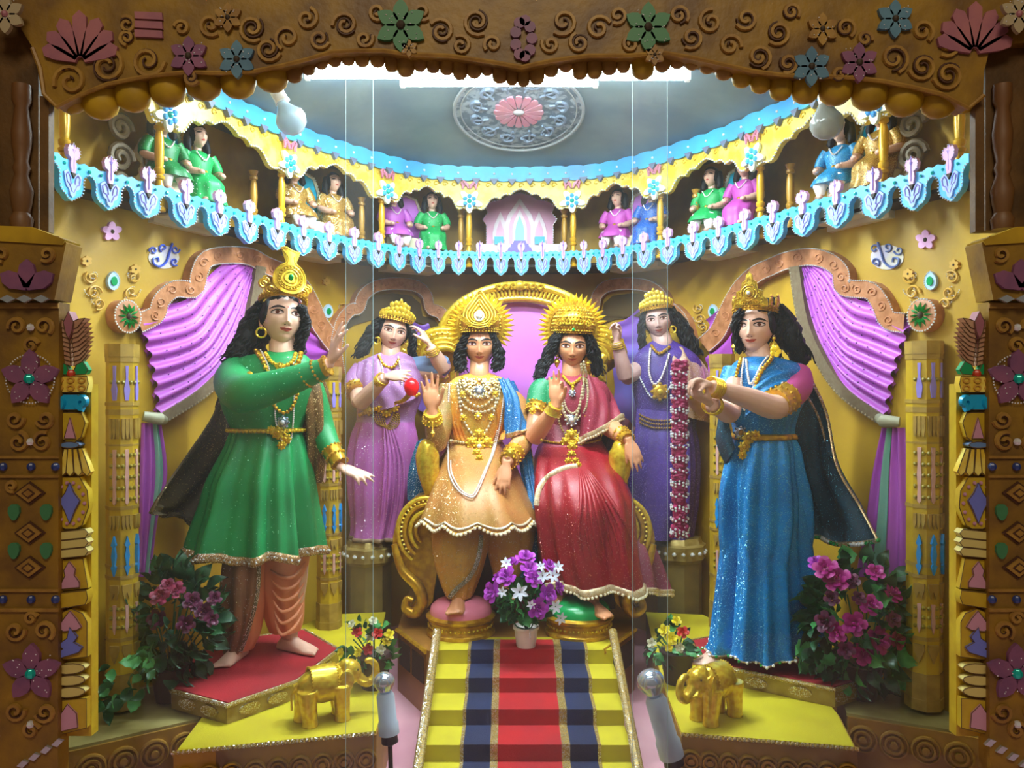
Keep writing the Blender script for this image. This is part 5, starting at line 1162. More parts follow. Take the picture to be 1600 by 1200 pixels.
def man_green():
    Y = 3.40; root = thing('crowned_statue', tuple(P(425, 1040, Y)), 'standing statue in green tunic and peach trousers raising one hand, gold teardrop crown', 'statue')
    M, h = headM(449, 488, Y-.06, 86, 28, 12, 5)
    skin = MB(); neck = P(440, 552, Y)
    bodycore(skin, neck, M @ Vector((0, .05, -.25)), P(368, 585, Y), P(478, 585, Y), P(420, 700, Y), Y)
    # raised right arm
    S, E, W = P(366, 588, Y), P(384, 618, Y-.27), P(512, 572, Y-.36)
    limb(skin, [S, S.lerp(E, .5), E, E.lerp(W, .4), W], [.055, .052, .045, .04, .027])
    hand(skin, P(516, 566, Y-.36), P(529, 512, Y-.39)-P(516, 566, Y-.36), Vector((.9, .45, .1)), .178, [(8, 12, 10), (-2, 6, 6), (10, 18, 16), (22, 26, 18)], (35, 25), side=-1, spread=9)
    S2, E2, W2 = P(480, 592, Y+.03), P(503, 668, Y+.06), P(530, 722, Y-.05)
    limb(skin, [S2, S2.lerp(E2, .5), E2, E2.lerp(W2, .5), W2], [.055, .05, .043, .036, .026])
    hand(skin, P(534, 730, Y-.06), Vector((.95, -.3, -.32)), Vector((-.1, .35, -.9)), .165, [(2, 4, 4), (6, 8, 6), (14, 20, 15), (20, 25, 20)], (30, 25), side=1, spread=3)
    for hp, kn, an, td, L in [((395, 800), (385, 900), (372, 1012), (-.18, -1, 0), .19), ((455, 800), (458, 900), (452, 985), (.95, -.45, 0), .2)]:
        yy = Y-.02 if hp[0] < 420 else Y+.08
        limb(skin, [P(*hp, yy), P(*kn, yy-.03), P(*an, yy)], [.08, .062, .036])
        a = P(*an, yy); a.z = .446; foot(skin, a, td, L); limb(skin, [P(*an, yy), Vector((a.x, a.y, .5))], [.036, .036])
    skin = remeshed(skin); hd = MB(); fig_head(root, hd, M); skin.add(hd.v, hd.f)
    skin.build('body', SKIN, root, smooth=180); face(root, M, 'dot')
    hr = MB(); hair_cap(hr, M, .31)
    hair_locks(hr, [P(410, 478, Y+.02), P(392, 505, Y+.03), P(376, 540, Y), P(362, 562, Y-.02)], .045, 26, .012, .015, 1)
    hair_locks(hr, [P(430, 470, Y+.08), P(405, 520, Y+.1), P(390, 560, Y+.08)], .05, 16, .012, .015, 2)
    hair_locks(hr, [P(470, 480, Y-.02), P(477, 505, Y-.0), P(470, 530, Y), P(466, 560, Y)], .022, 14, .012, .011, 3)
    hr.build('hair', HAIR, root, smooth=180)
    # tunic
    rb = Robe([(548, 424, 462, Y+.02, .05), (553, 400, 474, Y+.01, .07), (562, 368, 484, Y, .095), (580, 349, 490, Y, .115), (610, 344, 490, Y, .125), (640, 350, 482, Y, .12), (668, 363, 470, Y, .105), (682, 362, 472, Y, .11), (710, 350, 478, Y, .14), (750, 332, 484, Y, .17), (790, 322, 488, Y, .18), (830, 310, 493, Y, .20), (866, 302, 496, Y, .21)],
              [(9, .6, 0), (5, .4, 1), (17, .4, 2)], [(0, 0), (.42, .008), (.55, .04), (.75, .11), (1, .17)], seed=2, tw=1.5, wave=lambda th, t: sst((t-.7)/.3)*.012*math.sin(7*th))
    tm = rb.mesh(150); bv = tm.bvh(); tn = tm.build('tunic', GREEN, root, smooth=180)
    band(rb, .962, 1.0, .006).build('hem_border', mat('brown hem braid', '#8a6034', .4, .3, glitter=.15, color2='#b08a50', nscale=40), tn, smooth=180)
    hb = MB(); rr = random.Random(4)
    for k in range(70):
        hb.ball(rb.at(2*PI*k/70, .98, .009), .005, 5, 3)
    hb.build('hem_sequins', SILVER, tn, kind='stuff')
    # sleeves
    sl = MB(); limb(sl, [P(372, 580, Y), P(366, 596, Y-.08), P(376, 612, Y-.2), P(392, 614, Y-.30), P(440, 600, Y-.335), P(506, 576, Y-.36)], [.072, .082, .082, .074, .060, .040], 20, samp=40); s1 = sl.build('sleeve', GREEN, root, smooth=180)
    sl = MB(); limb(sl, [P(476, 586, Y+.03), P(490, 625, Y+.05), P(502, 668, Y+.05), P(516, 700, Y), P(528, 718, Y-.04)], [.06, .06, .056, .046, .036], 18, samp=30); sl.build('sleeve', GREEN, root, smooth=180)
    cuff(root, P(478, 588, Y-.35), P(512, 571, Y-.362), .043, .036, GOLD); cuff(root, P(518, 702, Y-.02), P(531, 724, Y-.05), .040, .034, GOLD)
    ab = MB(); q = [P(390, 585, Y-.2), P(381, 596, Y-.285), P(380, 612, Y-.335), P(388, 630, Y-.33)]
    ab.tube(crv(q, 16), .012, 6); ab.beads(crv(q, 16), .014, .02, 6, 4); ab.build('armlet', GOLD, root)
    # belt, necklaces
    band(rb, .50, .535, .012).build('belt', GOLD, root, smooth=180)
    bb = MB(); bb.beads([rb.at(2*PI*k/60, .518, .014) for k in range(61)], .009, .017, 6, 4); bb.build('belt_beads', GOLDL, root)
    for q, (px, py, r) in enumerate([(434, 676, 9), (446, 686, 8), (424, 672, 6), (440, 696, 6)]): pendant(root, bv, px, py, r, GOLDL, GOLD, 'buckle_rosette')
    necklace(root, bv, [(400, 548), (410, 562), (418, 580), (430, 590)], .011, .024, GOLD, 'collar_border'); necklace(root, bv, [(470, 552), (466, 566), (452, 582), (440, 588)], .011, .024, GOLD, 'collar_border')
    necklace(root, bv, [(415, 552), (425, 566), (440, 572), (456, 566), (462, 552)], .009, .016, GOLDL); pendant(root, bv, 437, 573, 6, GOLDL, GOLD)
    necklace(root, bv, [(407, 547), (420, 575), (430, 620), (430, 650), (436, 680), (446, 693), (455, 685), (459, 640), (460, 600), (458, 560)], .004, .0085, PEARL, 'pearl_strand', 60)
    necklace(root, bv, [(425, 620), (430, 636), (445, 645), (458, 634), (466, 612)], .008, .017, GOLD); pendant(root, bv, 442, 660, 9, mat('steel filigree', '#aab4c4', .25, .8), SILVER)
    # trousers
    for rg, sd in (([(860, 355, 425, Y-.0, .11), (900, 352, 420, Y, .10), (950, 350, 412, Y, .085), (990, 354, 404, Y-.01, .065), (1014, 360, 394, Y-.01, .048)], 1), ([(860, 405, 484, Y+.06, .12), (890, 404, 480, Y+.06, .115), (930, 410, 475, Y+.07, .10), (965, 418, 473, Y+.07, .09), (985, 424, 468, Y+.07, .065)], 3)):
        r2 = Robe(rg, [(5, .6, 0), (9, .5, 1)], [(0, .02), (.4, .05), (1, .08)], seed=sd, tw=2, samp=30); r2.mesh(70, inner=False).build('trouser_leg', PEACH, root, smooth=180)
    pt = MB()
    for k in range(6):
        yb = 890+k*16; q = [rb and P(422+k*1.5, yb, Y-.055), P(440, yb+12+k*2, Y-.068), P(460, yb+10, Y-.05), P(477-k*.8, yb-12, Y+.0)]
        pt.tube(crv(q, 12), [.002+.007*math.sin(PI*i/12) for i in range(13)], 6)
    pt.build_each('pleat', PEACH, root, smooth=180)
    sh = sheet([[P(350, 868, Y-.1), P(375, 872, Y-.15), P(404, 872, Y-.15)], [P(345, 930, Y-.1), P(372, 935, Y-.14), P(400, 930, Y-.13)], [P(350, 985, Y-.07), P(372, 995, Y-.1), P(386, 985, Y-.1)], [P(352, 1020, Y-.04), P(362, 1028, Y-.07), P(374, 1015, Y-.07)]], 24, 24, lambda u, v: .008*math.sin(u*16+v*2), .008)
    sh.build('brown_drape', mat('sheer brown', '#94664a', .5, 0, glitter=.01, color2='#7c563c'), root, smooth=180)
    bd = MB(); bd.tube(crv([P(405, 872, Y-.165), P(402, 930, Y-.15), P(388, 985, Y-.12), P(376, 1018, Y-.09)], 30), .009, 6, flat=.5); bd.build('drape_border', mat('grey brown braid', '#77705a', .4, .4, glitter=.2), root)
    # scarf to the right, cape sweeping left
    sh = sheet([[P(455, 560, Y+.04), P(478, 566, Y+.0), P(492, 580, Y+.04)], [P(462, 600, Y+.03), P(488, 610, Y-.03), P(512, 620, Y+.07)], [P(470, 660, Y+.03), P(494, 670, Y-.02), P(512, 668, Y+.08)], [P(478, 710, Y+.02), P(492, 722, Y+.0), P(504, 730, Y+.08)], [P(484, 745, Y+.04), P(492, 752, Y+.03), P(500, 755, Y+.08)]], 30, 36, lambda u, v: .012*math.sin(u*20+v*3), .008)
    sh.build('scarf', BROWNG, root, smooth=180)
    sh = sheet([[P(352, 570, Y+.08), P(350, 590, Y+.12), P(356, 620, Y+.14), P(380, 640, Y+.14)], [P(336, 640, Y+.02), P(340, 670, Y+.08), P(350, 700, Y+.12), P(372, 700, Y+.14)], [P(292, 705, Y-.12), P(300, 740, Y-.04), P(315, 760, Y+.04), P(350, 770, Y+.10)], [P(254, 758, Y-.24), P(262, 785, Y-.15), P(285, 800, Y-.02), P(330, 815, Y+.08)], [P(232, 800, Y-.30), P(250, 806, Y-.22), P(285, 812, Y-.06), P(330, 835, Y+.06)]], 36, 40, lambda u, v: .014*math.sin(u*15+v*2)*sst(v*2), .008)
    sh.build('cape', BROWND, root, smooth=180)
    # crown and earrings
    crown_band(root, M, .315, .41, front=.03)
    out = [(.26*math.sin(a)*(1-.0*math.cos(a)), .64-.27*math.cos(a)) for a in [2*PI*k/36*.86+.44 for k in range(37)]]
    out = [(.29*math.sin(a), .64-.29*math.cos(a)) for a in [lerp(-.88*PI, .88*PI, k/30) for k in range(31)]]
    out = out+[(.06, .96), (.055, 1.04), (.13, 1.11), (.17, 1.17), (.09, 1.15), (0, 1.17), (-.09, 1.22), (-.19, 1.22), (-.13, 1.15), (-.055, 1.05), (-.06, .96)]
    o, f = plaque(root, M, out, rings=(), beads=False, th=.06, c=(0, .64))
    mb = MB()
    for r, w_ in ((.23, .014), (.17, .012), (.11, .016)): mb.tube([f(r*math.sin(2*PI*k/28), .64+r*math.cos(2*PI*k/28), .08) for k in range(28)], w_*h, 6, closed=True)
    for k in range(22): mb.ball(f(.2*math.sin(2*PI*k/22), .64+.2*math.cos(2*PI*k/22), .08), .02*h, 6, 4)
    mb.build_each('filigree', GOLDL, o); mb = MB(); mb.ball(f(0, .64, .09), (.05*h, .03*h, .06*h), 10, 6); mb.build('green_jewel', GREENJ, o)
    mb = MB()
    for s in (-1, 1):
        for k2, (cx, cz, rr) in enumerate([(.30, .47, .10), (.40, .60, .09), (.33, .72, .07)]):
            mb.tube([M @ Vector((s*(cx+rr*(1-q/16)*math.sin(q*.7))*1.0, -.30+.12*k2+.2*(cx-.3), cz+rr*(1-q/16)*math.cos(q*.7))) for q in range(15)], .028*h, 6)
    for k in range(9):
        a = lerp(-.9, .9, k/8); mb.tube([M @ Vector((.40*math.sin(PI+a), -.44*math.cos(PI+a), z)) for z in (.36, .5, .62-.1*abs(a))], [.05*h, .055*h, .01*h], 7)
    mb.build_each('crown_scroll', GOLD, root)
    earring(root, M, -1, 'hoop'); earring(root, M, 1, 'hoop')
    return root
man_green()
# =================== STANDING WOMAN IN BLUE (right) ===================
BLUE = mat('blue glitter sari', '#0a86d2', .34, .25, glitter=.08, color2='#0868ac', nscale=5, gcol='#9fe6ff')
NAVY = mat('dark blue sari end', '#0d4358', .5, .05, glitter=.03, color2='#092c3e', nscale=5, gcol='#7fd0f0')
MAG = mat('magenta cloth', '#b0417e', .5)
BRAID = mat('sequin braid', '#b08e58', .35, .4, glitter=.2, color2='#8a6a48', nscale=60)
def woman_blue():
    Y = 3.36; root = thing('crowned_statue', tuple(P(1190, 1020, Y)), 'standing statue of a woman in a glittering blue sari holding out a flower garland', 'statue')
    M, h = headM(1172, 507, Y-.07, 80, -30, 4, 0)
    skin = MB(); neck = P(1190, 562, Y)
    bodycore(skin, neck, M @ Vector((0, .05, -.25)), P(1150, 592, Y), P(1240, 590, Y), P(1190, 690, Y), Y)
    S, E, W = P(1246, 598, Y+.0), P(1212, 636, Y-.2), P(1112, 604, Y-.40)
    limb(skin, [S, S.lerp(E, .5), E, E.lerp(W, .45), W], [.052, .050, .050, .042, .026])
    hand(skin, P(1108, 602, Y-.405), P(1070, 590, Y-.46)-P(1108, 602, Y-.405), Vector((0, -.25, -1)), .16, [(25, 35, 25), (35, 40, 30), (42, 45, 30), (50, 45, 30)], (20, 45), side=1, spread=3)
    S2, E2, W2 = P(1146, 596, Y-.03), P(1140, 645, Y-.12), P(1112, 632, Y-.36)
    limb(skin, [S2, S2.lerp(E2, .5), E2, E2.lerp(W2, .5), W2], [.048, .045, .042, .036, .026])
    hand(skin, P(1106, 628, Y-.38), P(1068, 606, Y-.47)-P(1106, 628, Y-.38), Vector((.2, .2, 1)), .15, [(25, 35, 25), (35, 40, 30), (42, 45, 30), (50, 45, 30)], (20, 40), side=-1, spread=3)
    for a, td in ((P(1124, 1000, Y+.0), (-.8, -.75, 0)), (P(1244, 1010, Y-.02), (.25, -1, 0))):
        limb(skin, [Vector((lerp(a.x, P(1190, 0, Y).x, .6), a.y+.03, 1.0)), Vector((lerp(a.x, P(1190, 0, Y).x, .45), a.y+.02, .7)), Vector((a.x, a.y, .49))], [.08, .055, .036]); a.z = .446; foot(skin, a, td, .2)
    skin = remeshed(skin); hd = MB(); fig_head(root, hd, M); skin.add(hd.v, hd.f)
    skin.build('body', SKIN, root, smooth=180); face(root, M, 'dot')
    hr = MB(); hair_cap(hr, M, .31)
    hair_locks(hr, [P(1200, 475, Y+.02), P(1225, 500, Y+.03), P(1238, 530, Y+.02), P(1256, 566, Y+.05)], .05, 30, .010, .013, 11)
    hair_locks(hr, [P(1205, 478, Y+.0), P(1216, 505, Y-.02), P(1214, 540, Y-.0), P(1216, 570, Y+.02)], .022, 16, .008, .011, 12)
    hair_locks(hr, [P(1158, 485, Y-.05), P(1150, 505, Y-.03), P(1153, 530, Y-.01), P(1157, 550, Y)], .018, 12, .008, .009, 13)
    hr.build('hair', HAIR, root, smooth=180)
    # blouse + sari body
    rb = Robe([(556, 1172, 1204, Y+.01, .05), (562, 1155, 1228, Y, .07), (572, 1144, 1252, Y, .09), (592, 1138, 1262, Y, .105), (620, 1138, 1256, Y, .115), (650, 1142, 1244, Y, .105), (678, 1148, 1238, Y, .095), (700, 1142, 1246, Y, .11), (735, 1134, 1250, Y, .13), (775, 1128, 1258, Y, .14), (830, 1128, 1258, Y, .145), (890, 1132, 1248, Y, .14), (950, 1130, 1250, Y-.01, .15), (1000, 1120, 1268, Y-.02, .17), (1014, 1116, 1278, Y-.02, .18)],
              [(8, .6, 0), (17, .45, 1), (5, .5, 2)], [(0, .0), (.35, .02), (.45, .05), (.6, .10), (.8, .15), (1, .2)], seed=5, tw=-4, wave=lambda th, t: sst((t-.85)/.15)*.014*math.sin(6*th))
    tm = rb.mesh(150); bv = tm.bvh(); tn = tm.build('sari', BLUE, root, smooth=180)
    band(rb, .975, 1.0, .006).build('hem_border', BRAID, tn, smooth=180)
    hb = MB(); hc = MB(); 
    for k in range(60): (hb if k % 3 else hc).ball(rb.at(2*PI*k/60, .985, .01), .007, 5, 3)
    hb.build('hem_sequins', SILVER, tn, kind='stuff'); hc.build('green_sequins', GREENJ, tn, kind='stuff')
    # diagonal pleats over the front
    pt = MB()
    for k in range(9):
        a0 = -PI/2+(k-5)*.10; q = [rb.at(a0+.95*sst((t-.5)*2)*(.5+k*.07)-.1*k*sst((t-.5)*2), t, .002) for t in [.50+.49*i/24 for i in range(25)]]
        pt.tube(q, [.004+.016*math.sin(PI*min(1, i/24+.1)) for i in range(25)], 6)
    pt.build_each('pleat', BLUE, root, smooth=180)
    # short magenta sleeve
    sl = MB(); limb(sl, [P(1243, 585, Y), P(1244, 603, Y-.05), P(1228, 622, Y-.13)], [.064, .066, .060], 18); sl.build('sleeve', MAG, root, smooth=180)
    sl = MB(); limb(sl, [P(1150, 580, Y-.01), P(1142, 606, Y-.03), P(1138, 626, Y-.07)], [.056, .056, .052], 18); sl.build('sleeve', BLUE, root, smooth=180)
    a, b = P(1228, 622, Y-.13), P(1212, 631, Y-.19); cuff(root, a, b, .060, .056, GOLD, 'armlet')
    bangle(root, W, E, .04, .036, GOLDL, 6, gap=.009); bangle(root, W2, E2, .06, .036, GOLDL, 4)
    # pallu over the shoulder and down the back, outer edge with braid
    rip = lambda u, v: .016*math.sin(u*17+v*3)*sst(v*1.6)
    sh = sheet([[P(1180, 585, Y-.10), P(1205, 572, Y-.09), P(1228, 566, Y-.06), P(1250, 568, Y+.02)], [P(1172, 625, Y-.13), P(1202, 600, Y-.13), P(1238, 588, Y-.10), P(1264, 592, Y+.02)], [P(1162, 655, Y-.12), P(1190, 630, Y-.14), P(1215, 612, Y-.13), P(1245, 602, Y-.09)]], 26, 14, lambda u, v: .006*math.sin(v*22), .008)
    sh.build('shoulder_drape', BLUE, root, smooth=180)
    sh = sheet([[P(1210, 600, Y+.08), P(1238, 574, Y+.07), P(1256, 580, Y+.05), P(1268, 592, Y+.03)], [P(1215, 680, Y+.1), P(1245, 660, Y+.1), P(1276, 650, Y+.08), P(1290, 645, Y+.02)], [P(1235, 760, Y+.13), P(1265, 750, Y+.13), P(1290, 735, Y+.04), P(1306, 725, Y-.06)], [P(1250, 815, Y+.12), P(1290, 820, Y+.1), P(1325, 808, Y-.06), P(1346, 790, Y-.14)], [P(1254, 830, Y+.1), P(1290, 846, Y+.06), P(1335, 850, Y-.10), P(1376, 842, Y-.22)]], 36, 44, rip, .01)
    pal_ = sh.build('sari_end', NAVY, root, smooth=180)
    bt = MB(); bt.tube([r[-1]+Vector((0, -.004, 0)) for r in sh.G], .006, 6, flat=.6); bt.tube([p+Vector((0, -.004, 0)) for p in sh.G[-1]], .011, 6); bt.build('braid_edge', BRAID, pal_)
    bt = MB(); g2 = MB()
    for k, p in enumerate(sh.G[-1]): (g2 if k % 7 < 3 else bt).ball(p+Vector((0, -.014, 0)), .009, 6, 4)
    bt.build('sequins', SILVER, pal_, kind='stuff'); g2.build('green_sequins', GREENJ, pal_, kind='stuff')
    sh = sheet([[P(1138, 620, Y-.02), P(1130, 640, Y-.06), P(1124, 655, Y)], [P(1140, 665, Y-.06), P(1130, 680, Y-.06), P(1120, 690, Y)], [P(1148, 700, Y-.08), P(1142, 712, Y-.08), P(1134, 725, Y)]], 12, 20, None, .008); sh.build('side_drape', NAVY, root, smooth=180)
    bt = MB(); bt.tube(crv([P(1222, 598, Y-.14), P(1240, 600, Y-.12), P(1256, 612, Y-.06), P(1278, 650, Y+.0), P(1290, 690, Y+.0)], 20), .005, 5); bt.build('braid_edge', BRAID, root)
    # belt, buckle, necklaces
    band(rb, .425, .455, .01).build('belt', GOLD, root, smooth=180)
    for px, py, r, mm in ((1157, 676, 9, mat('steel filigree', '#aab4c4', .25, .8)), (1170, 684, 9, GOLDL), (1163, 698, 8, GOLDL), (1180, 680, 7, GOLDL), (1160, 711, 6, GOLDL)): pendant(root, bv, px, py, r, mm, GOLD, 'buckle_rosette')
    necklace(root, bv, [(1212, 540), (1205, 560), (1190, 580), (1180, 605), (1176, 640)], .010, .017, GOLD, 'collar_border', off=.012)
    necklace(root, bv, [(1158, 560), (1152, 580), (1146, 610), (1140, 640), (1148, 660)], .009, .015, GOLD, 'collar_border', off=.012)
    necklace(root, bv, [(1166, 562), (1168, 582), (1172, 600), (1180, 590), (1190, 570)], .006, .01, SILVER, off=.012)
    necklace(root, bv, [(1162, 560), (1158, 600), (1162, 640), (1172, 620), (1184, 580), (1200, 556)], .0045, .009, PEARL, 'pearl_strand', 44, off=.012)
    fl = MB()
    for k in range(5):
        a = 2*PI*k/5; fl.ball(P(1212+math.cos(a)*5, 549+math.sin(a)*5, Y-.13), (.012, .006, .012), 8, 5)
    fl.build('yellow_flower', mat('bright yellow flower', '#ffd91a', .4), root)
    # crown
    crown_band(root, M, .315, .42)
    out = [(-.34, .38), (-.32, .50), (-.24, .55), (-.25, .66), (-.15, .70), (-.13, .84), (-.06, .88), (-.05, .97), (0, 1.04), (.05, .97), (.06, .88), (.13, .84), (.15, .70), (.25, .66), (.24, .55), (.32, .50), (.34, .38)]
    o, f = plaque(root, M, out, rings=(.82,), th=.05, y=-.50, c=(0, .58))
    mb = MB()
    for r, w_ in ((.15, .014), (.10, .012), (.05, .016)): mb.tube([f(r*math.sin(2*PI*k/24), .62+r*math.cos(2*PI*k/24), .07) for k in range(24)], w_*h, 6, closed=True)
    mb.build_each('filigree', GOLD, o); mb = MB(); mb.ball(f(0, .62, .08), .04*h, 8, 6); mb.build('jewel', SILVER, o)
    mb = MB()
    for s in (-1, 1):
        for k2, (cx, cz, rr, yy) in enumerate([(.36, .50, .11, -.28), (.42, .52, .14, .0), (.38, .50, .13, .25)]):
            mb.tube([M @ Vector((s*cx+.02*q*0, yy+rr*(1-q/18)*math.sin(q*.7), cz+rr*(1-q/18)*math.cos(q*.7))) for q in range(17)], .026*h, 6)
            mb.ball(M @ Vector((s*(cx+.01), yy, cz)), (.03*h), 8, 5)
    for k in range(7):
        a = lerp(-.8, .8, k/6); mb.tube([M @ Vector((.40*math.sin(PI+a), -.44*math.cos(PI+a), z)) for z in (.36, .5, .6)], [.05*h, .05*h, .01*h], 7)
    mb.build_each('crown_scroll', GOLD, root); earring(root, M, 1); earring(root, M, -1)
    # flower garland held in the hands
    g = thing('garland', tuple(P(1062, 580, 2.92)), 'crimson flower garland ringed with silver beads hanging from the blue woman\'s hands', 'garland')
    rr = random.Random(3); py = 572; k = 0
    RB = mat('crimson petals', '#a81456', .55, 0, color2='#7c0e40', nscale=60)
    while py < 822:
        mb = MB(); r = .026 if k % 3 else .03
        for q in range(26):
            a = rr.uniform(0, 6.28); mb.ball(P(1062, py+rr.uniform(-8, 8), 2.92)+Vector((math.cos(a)*r*.75, math.sin(a)*r*.75, 0)), (.012, .012, .009), 5, 4)
        mb.lathe([(.01, -.02), (r*.85, -.018), (r*.9, .018), (.01, .02)], P(1062, py, 2.92), 12)
        mb.build('flower_segment', RB, g)
        for z2 in ((10, 14) if k % 2 else (11,)):
            mb = MB()
            for q in range(14): mb.ball(P(1062, py+z2, 2.92)+Vector((math.cos(q*.449)*.031, math.sin(q*.449)*.031, .006*math.sin(q*2))), .0048, 6, 4)
            mb.build('bead_ring', SILVER, g)
        py += 19; k += 1
    mb = MB()
    for q in range(30): mb.ball(P(1062+rr.uniform(-13, 13), 828+rr.uniform(-8, 10), 2.92+rr.uniform(-.03, .03)), .009, 5, 4)
    mb.build('tassel', RB, g, kind='stuff')
    mb = MB()
    for q in range(18): mb.ball(P(1062+rr.uniform(-15, 15), 832+rr.uniform(-8, 10), 2.92+rr.uniform(-.03, .03)), .005, 5, 4)
    mb.build('tassel_beads', SILVER, g, kind='stuff')
woman_blue()
# =================== SEATED COUPLE ===================
def ringsuns(root, M, c, r, n=38, m_=GOLD, y=.22, tilt=0):
    h = M.to_scale()[0]; f = lambda a, q, o: M @ Vector((c[0]+q*math.sin(a), y-o, c[1]+q*math.cos(a)))
    mb = MB(); prof = [(0, 0), (r*.5, 0), (r*.52, .04), (r*.66, .045), (r*.68, .015), (r*.8, .02), (r*.82, .06), (r*.95, .05), (r, 0), (r, -.05), (0, -.05)]
    mb.grid([[f(2*PI*i/n, q, o) for i in range(n)] for q, o in prof], cu=True); d = mb.build('halo_disc', m_, root)
    b = MB()
    for i in range(n):
        b.ball(f(2*PI*i/n, r*.74, .03), .026*h, 6, 4)
    b.build('halo_beads', GOLDL, d, kind='stuff')
    for i in range(n):
        a = 2*PI*(i+.5)/n; w_ = PI/n*.92*r; mb = MB(); g = lambda q, s, o: M @ Vector((c[0]+q*math.sin(a)+s*math.cos(a), y-o, c[1]+q*math.cos(a)-s*math.sin(a)))
        pts = [(r*.86, w_*.6), (r*1.0, w_), (r*1.09, w_*.8), (r*1.29, 0), (r*1.09, -w_*.8), (r*1.0, -w_), (r*.86, -w_*.6)]
        mb.add([g(q, s, .02) for q, s in pts]+[g(r*.9, 0, .075), g(r*1.06, 0, .07)]+[g(q, s, -.02) for q, s in pts],
               [(0, 1, 8, 7), (1, 2, 8), (2, 3, 8), (3, 4, 8), (4, 5, 8), (5, 6, 7, 8), (6, 0, 7)]+[(i_, 9+i_, 9+(i_+1) % 7, (i_+1) % 7) for i_ in range(7)]+[(15, 14, 13, 12, 11, 10, 9)])
        mb.build('halo_ray', GOLDL, root)
ORANGE = mat('orange glitter cloth', '#d8742a', .45, .05, glitter=.05, color2='#e0a02c', nscale=9, gcol='#fff0b0', ramp=(.3, .6))
YGOLD = mat('gold glitter cloth', '#cda93a', .45, .1, glitter=.10, color2='#d9922e', nscale=8, gcol='#fff6c0')
TANG = mat('tan glitter cloth', '#b9763c', .45, .05, glitter=.04, color2='#b08240', nscale=7, gcol='#ffe9c0')
OCH = mat('ochre cloth', '#b98a34', .45, .05, glitter=.02, color2='#c27a2c', nscale=4)
LACE = mat('yellow white lace', '#e9dcae', .4, .1, color2='#e2a82c', nscale=40, ramp=(.48, .52))
BLUES = mat('blue glitter shawl', '#1277b8', .45, .1, glitter=.10, color2='#0e5a94', nscale=6, gcol='#bfe8ff')
def ground_mb(): return MB()
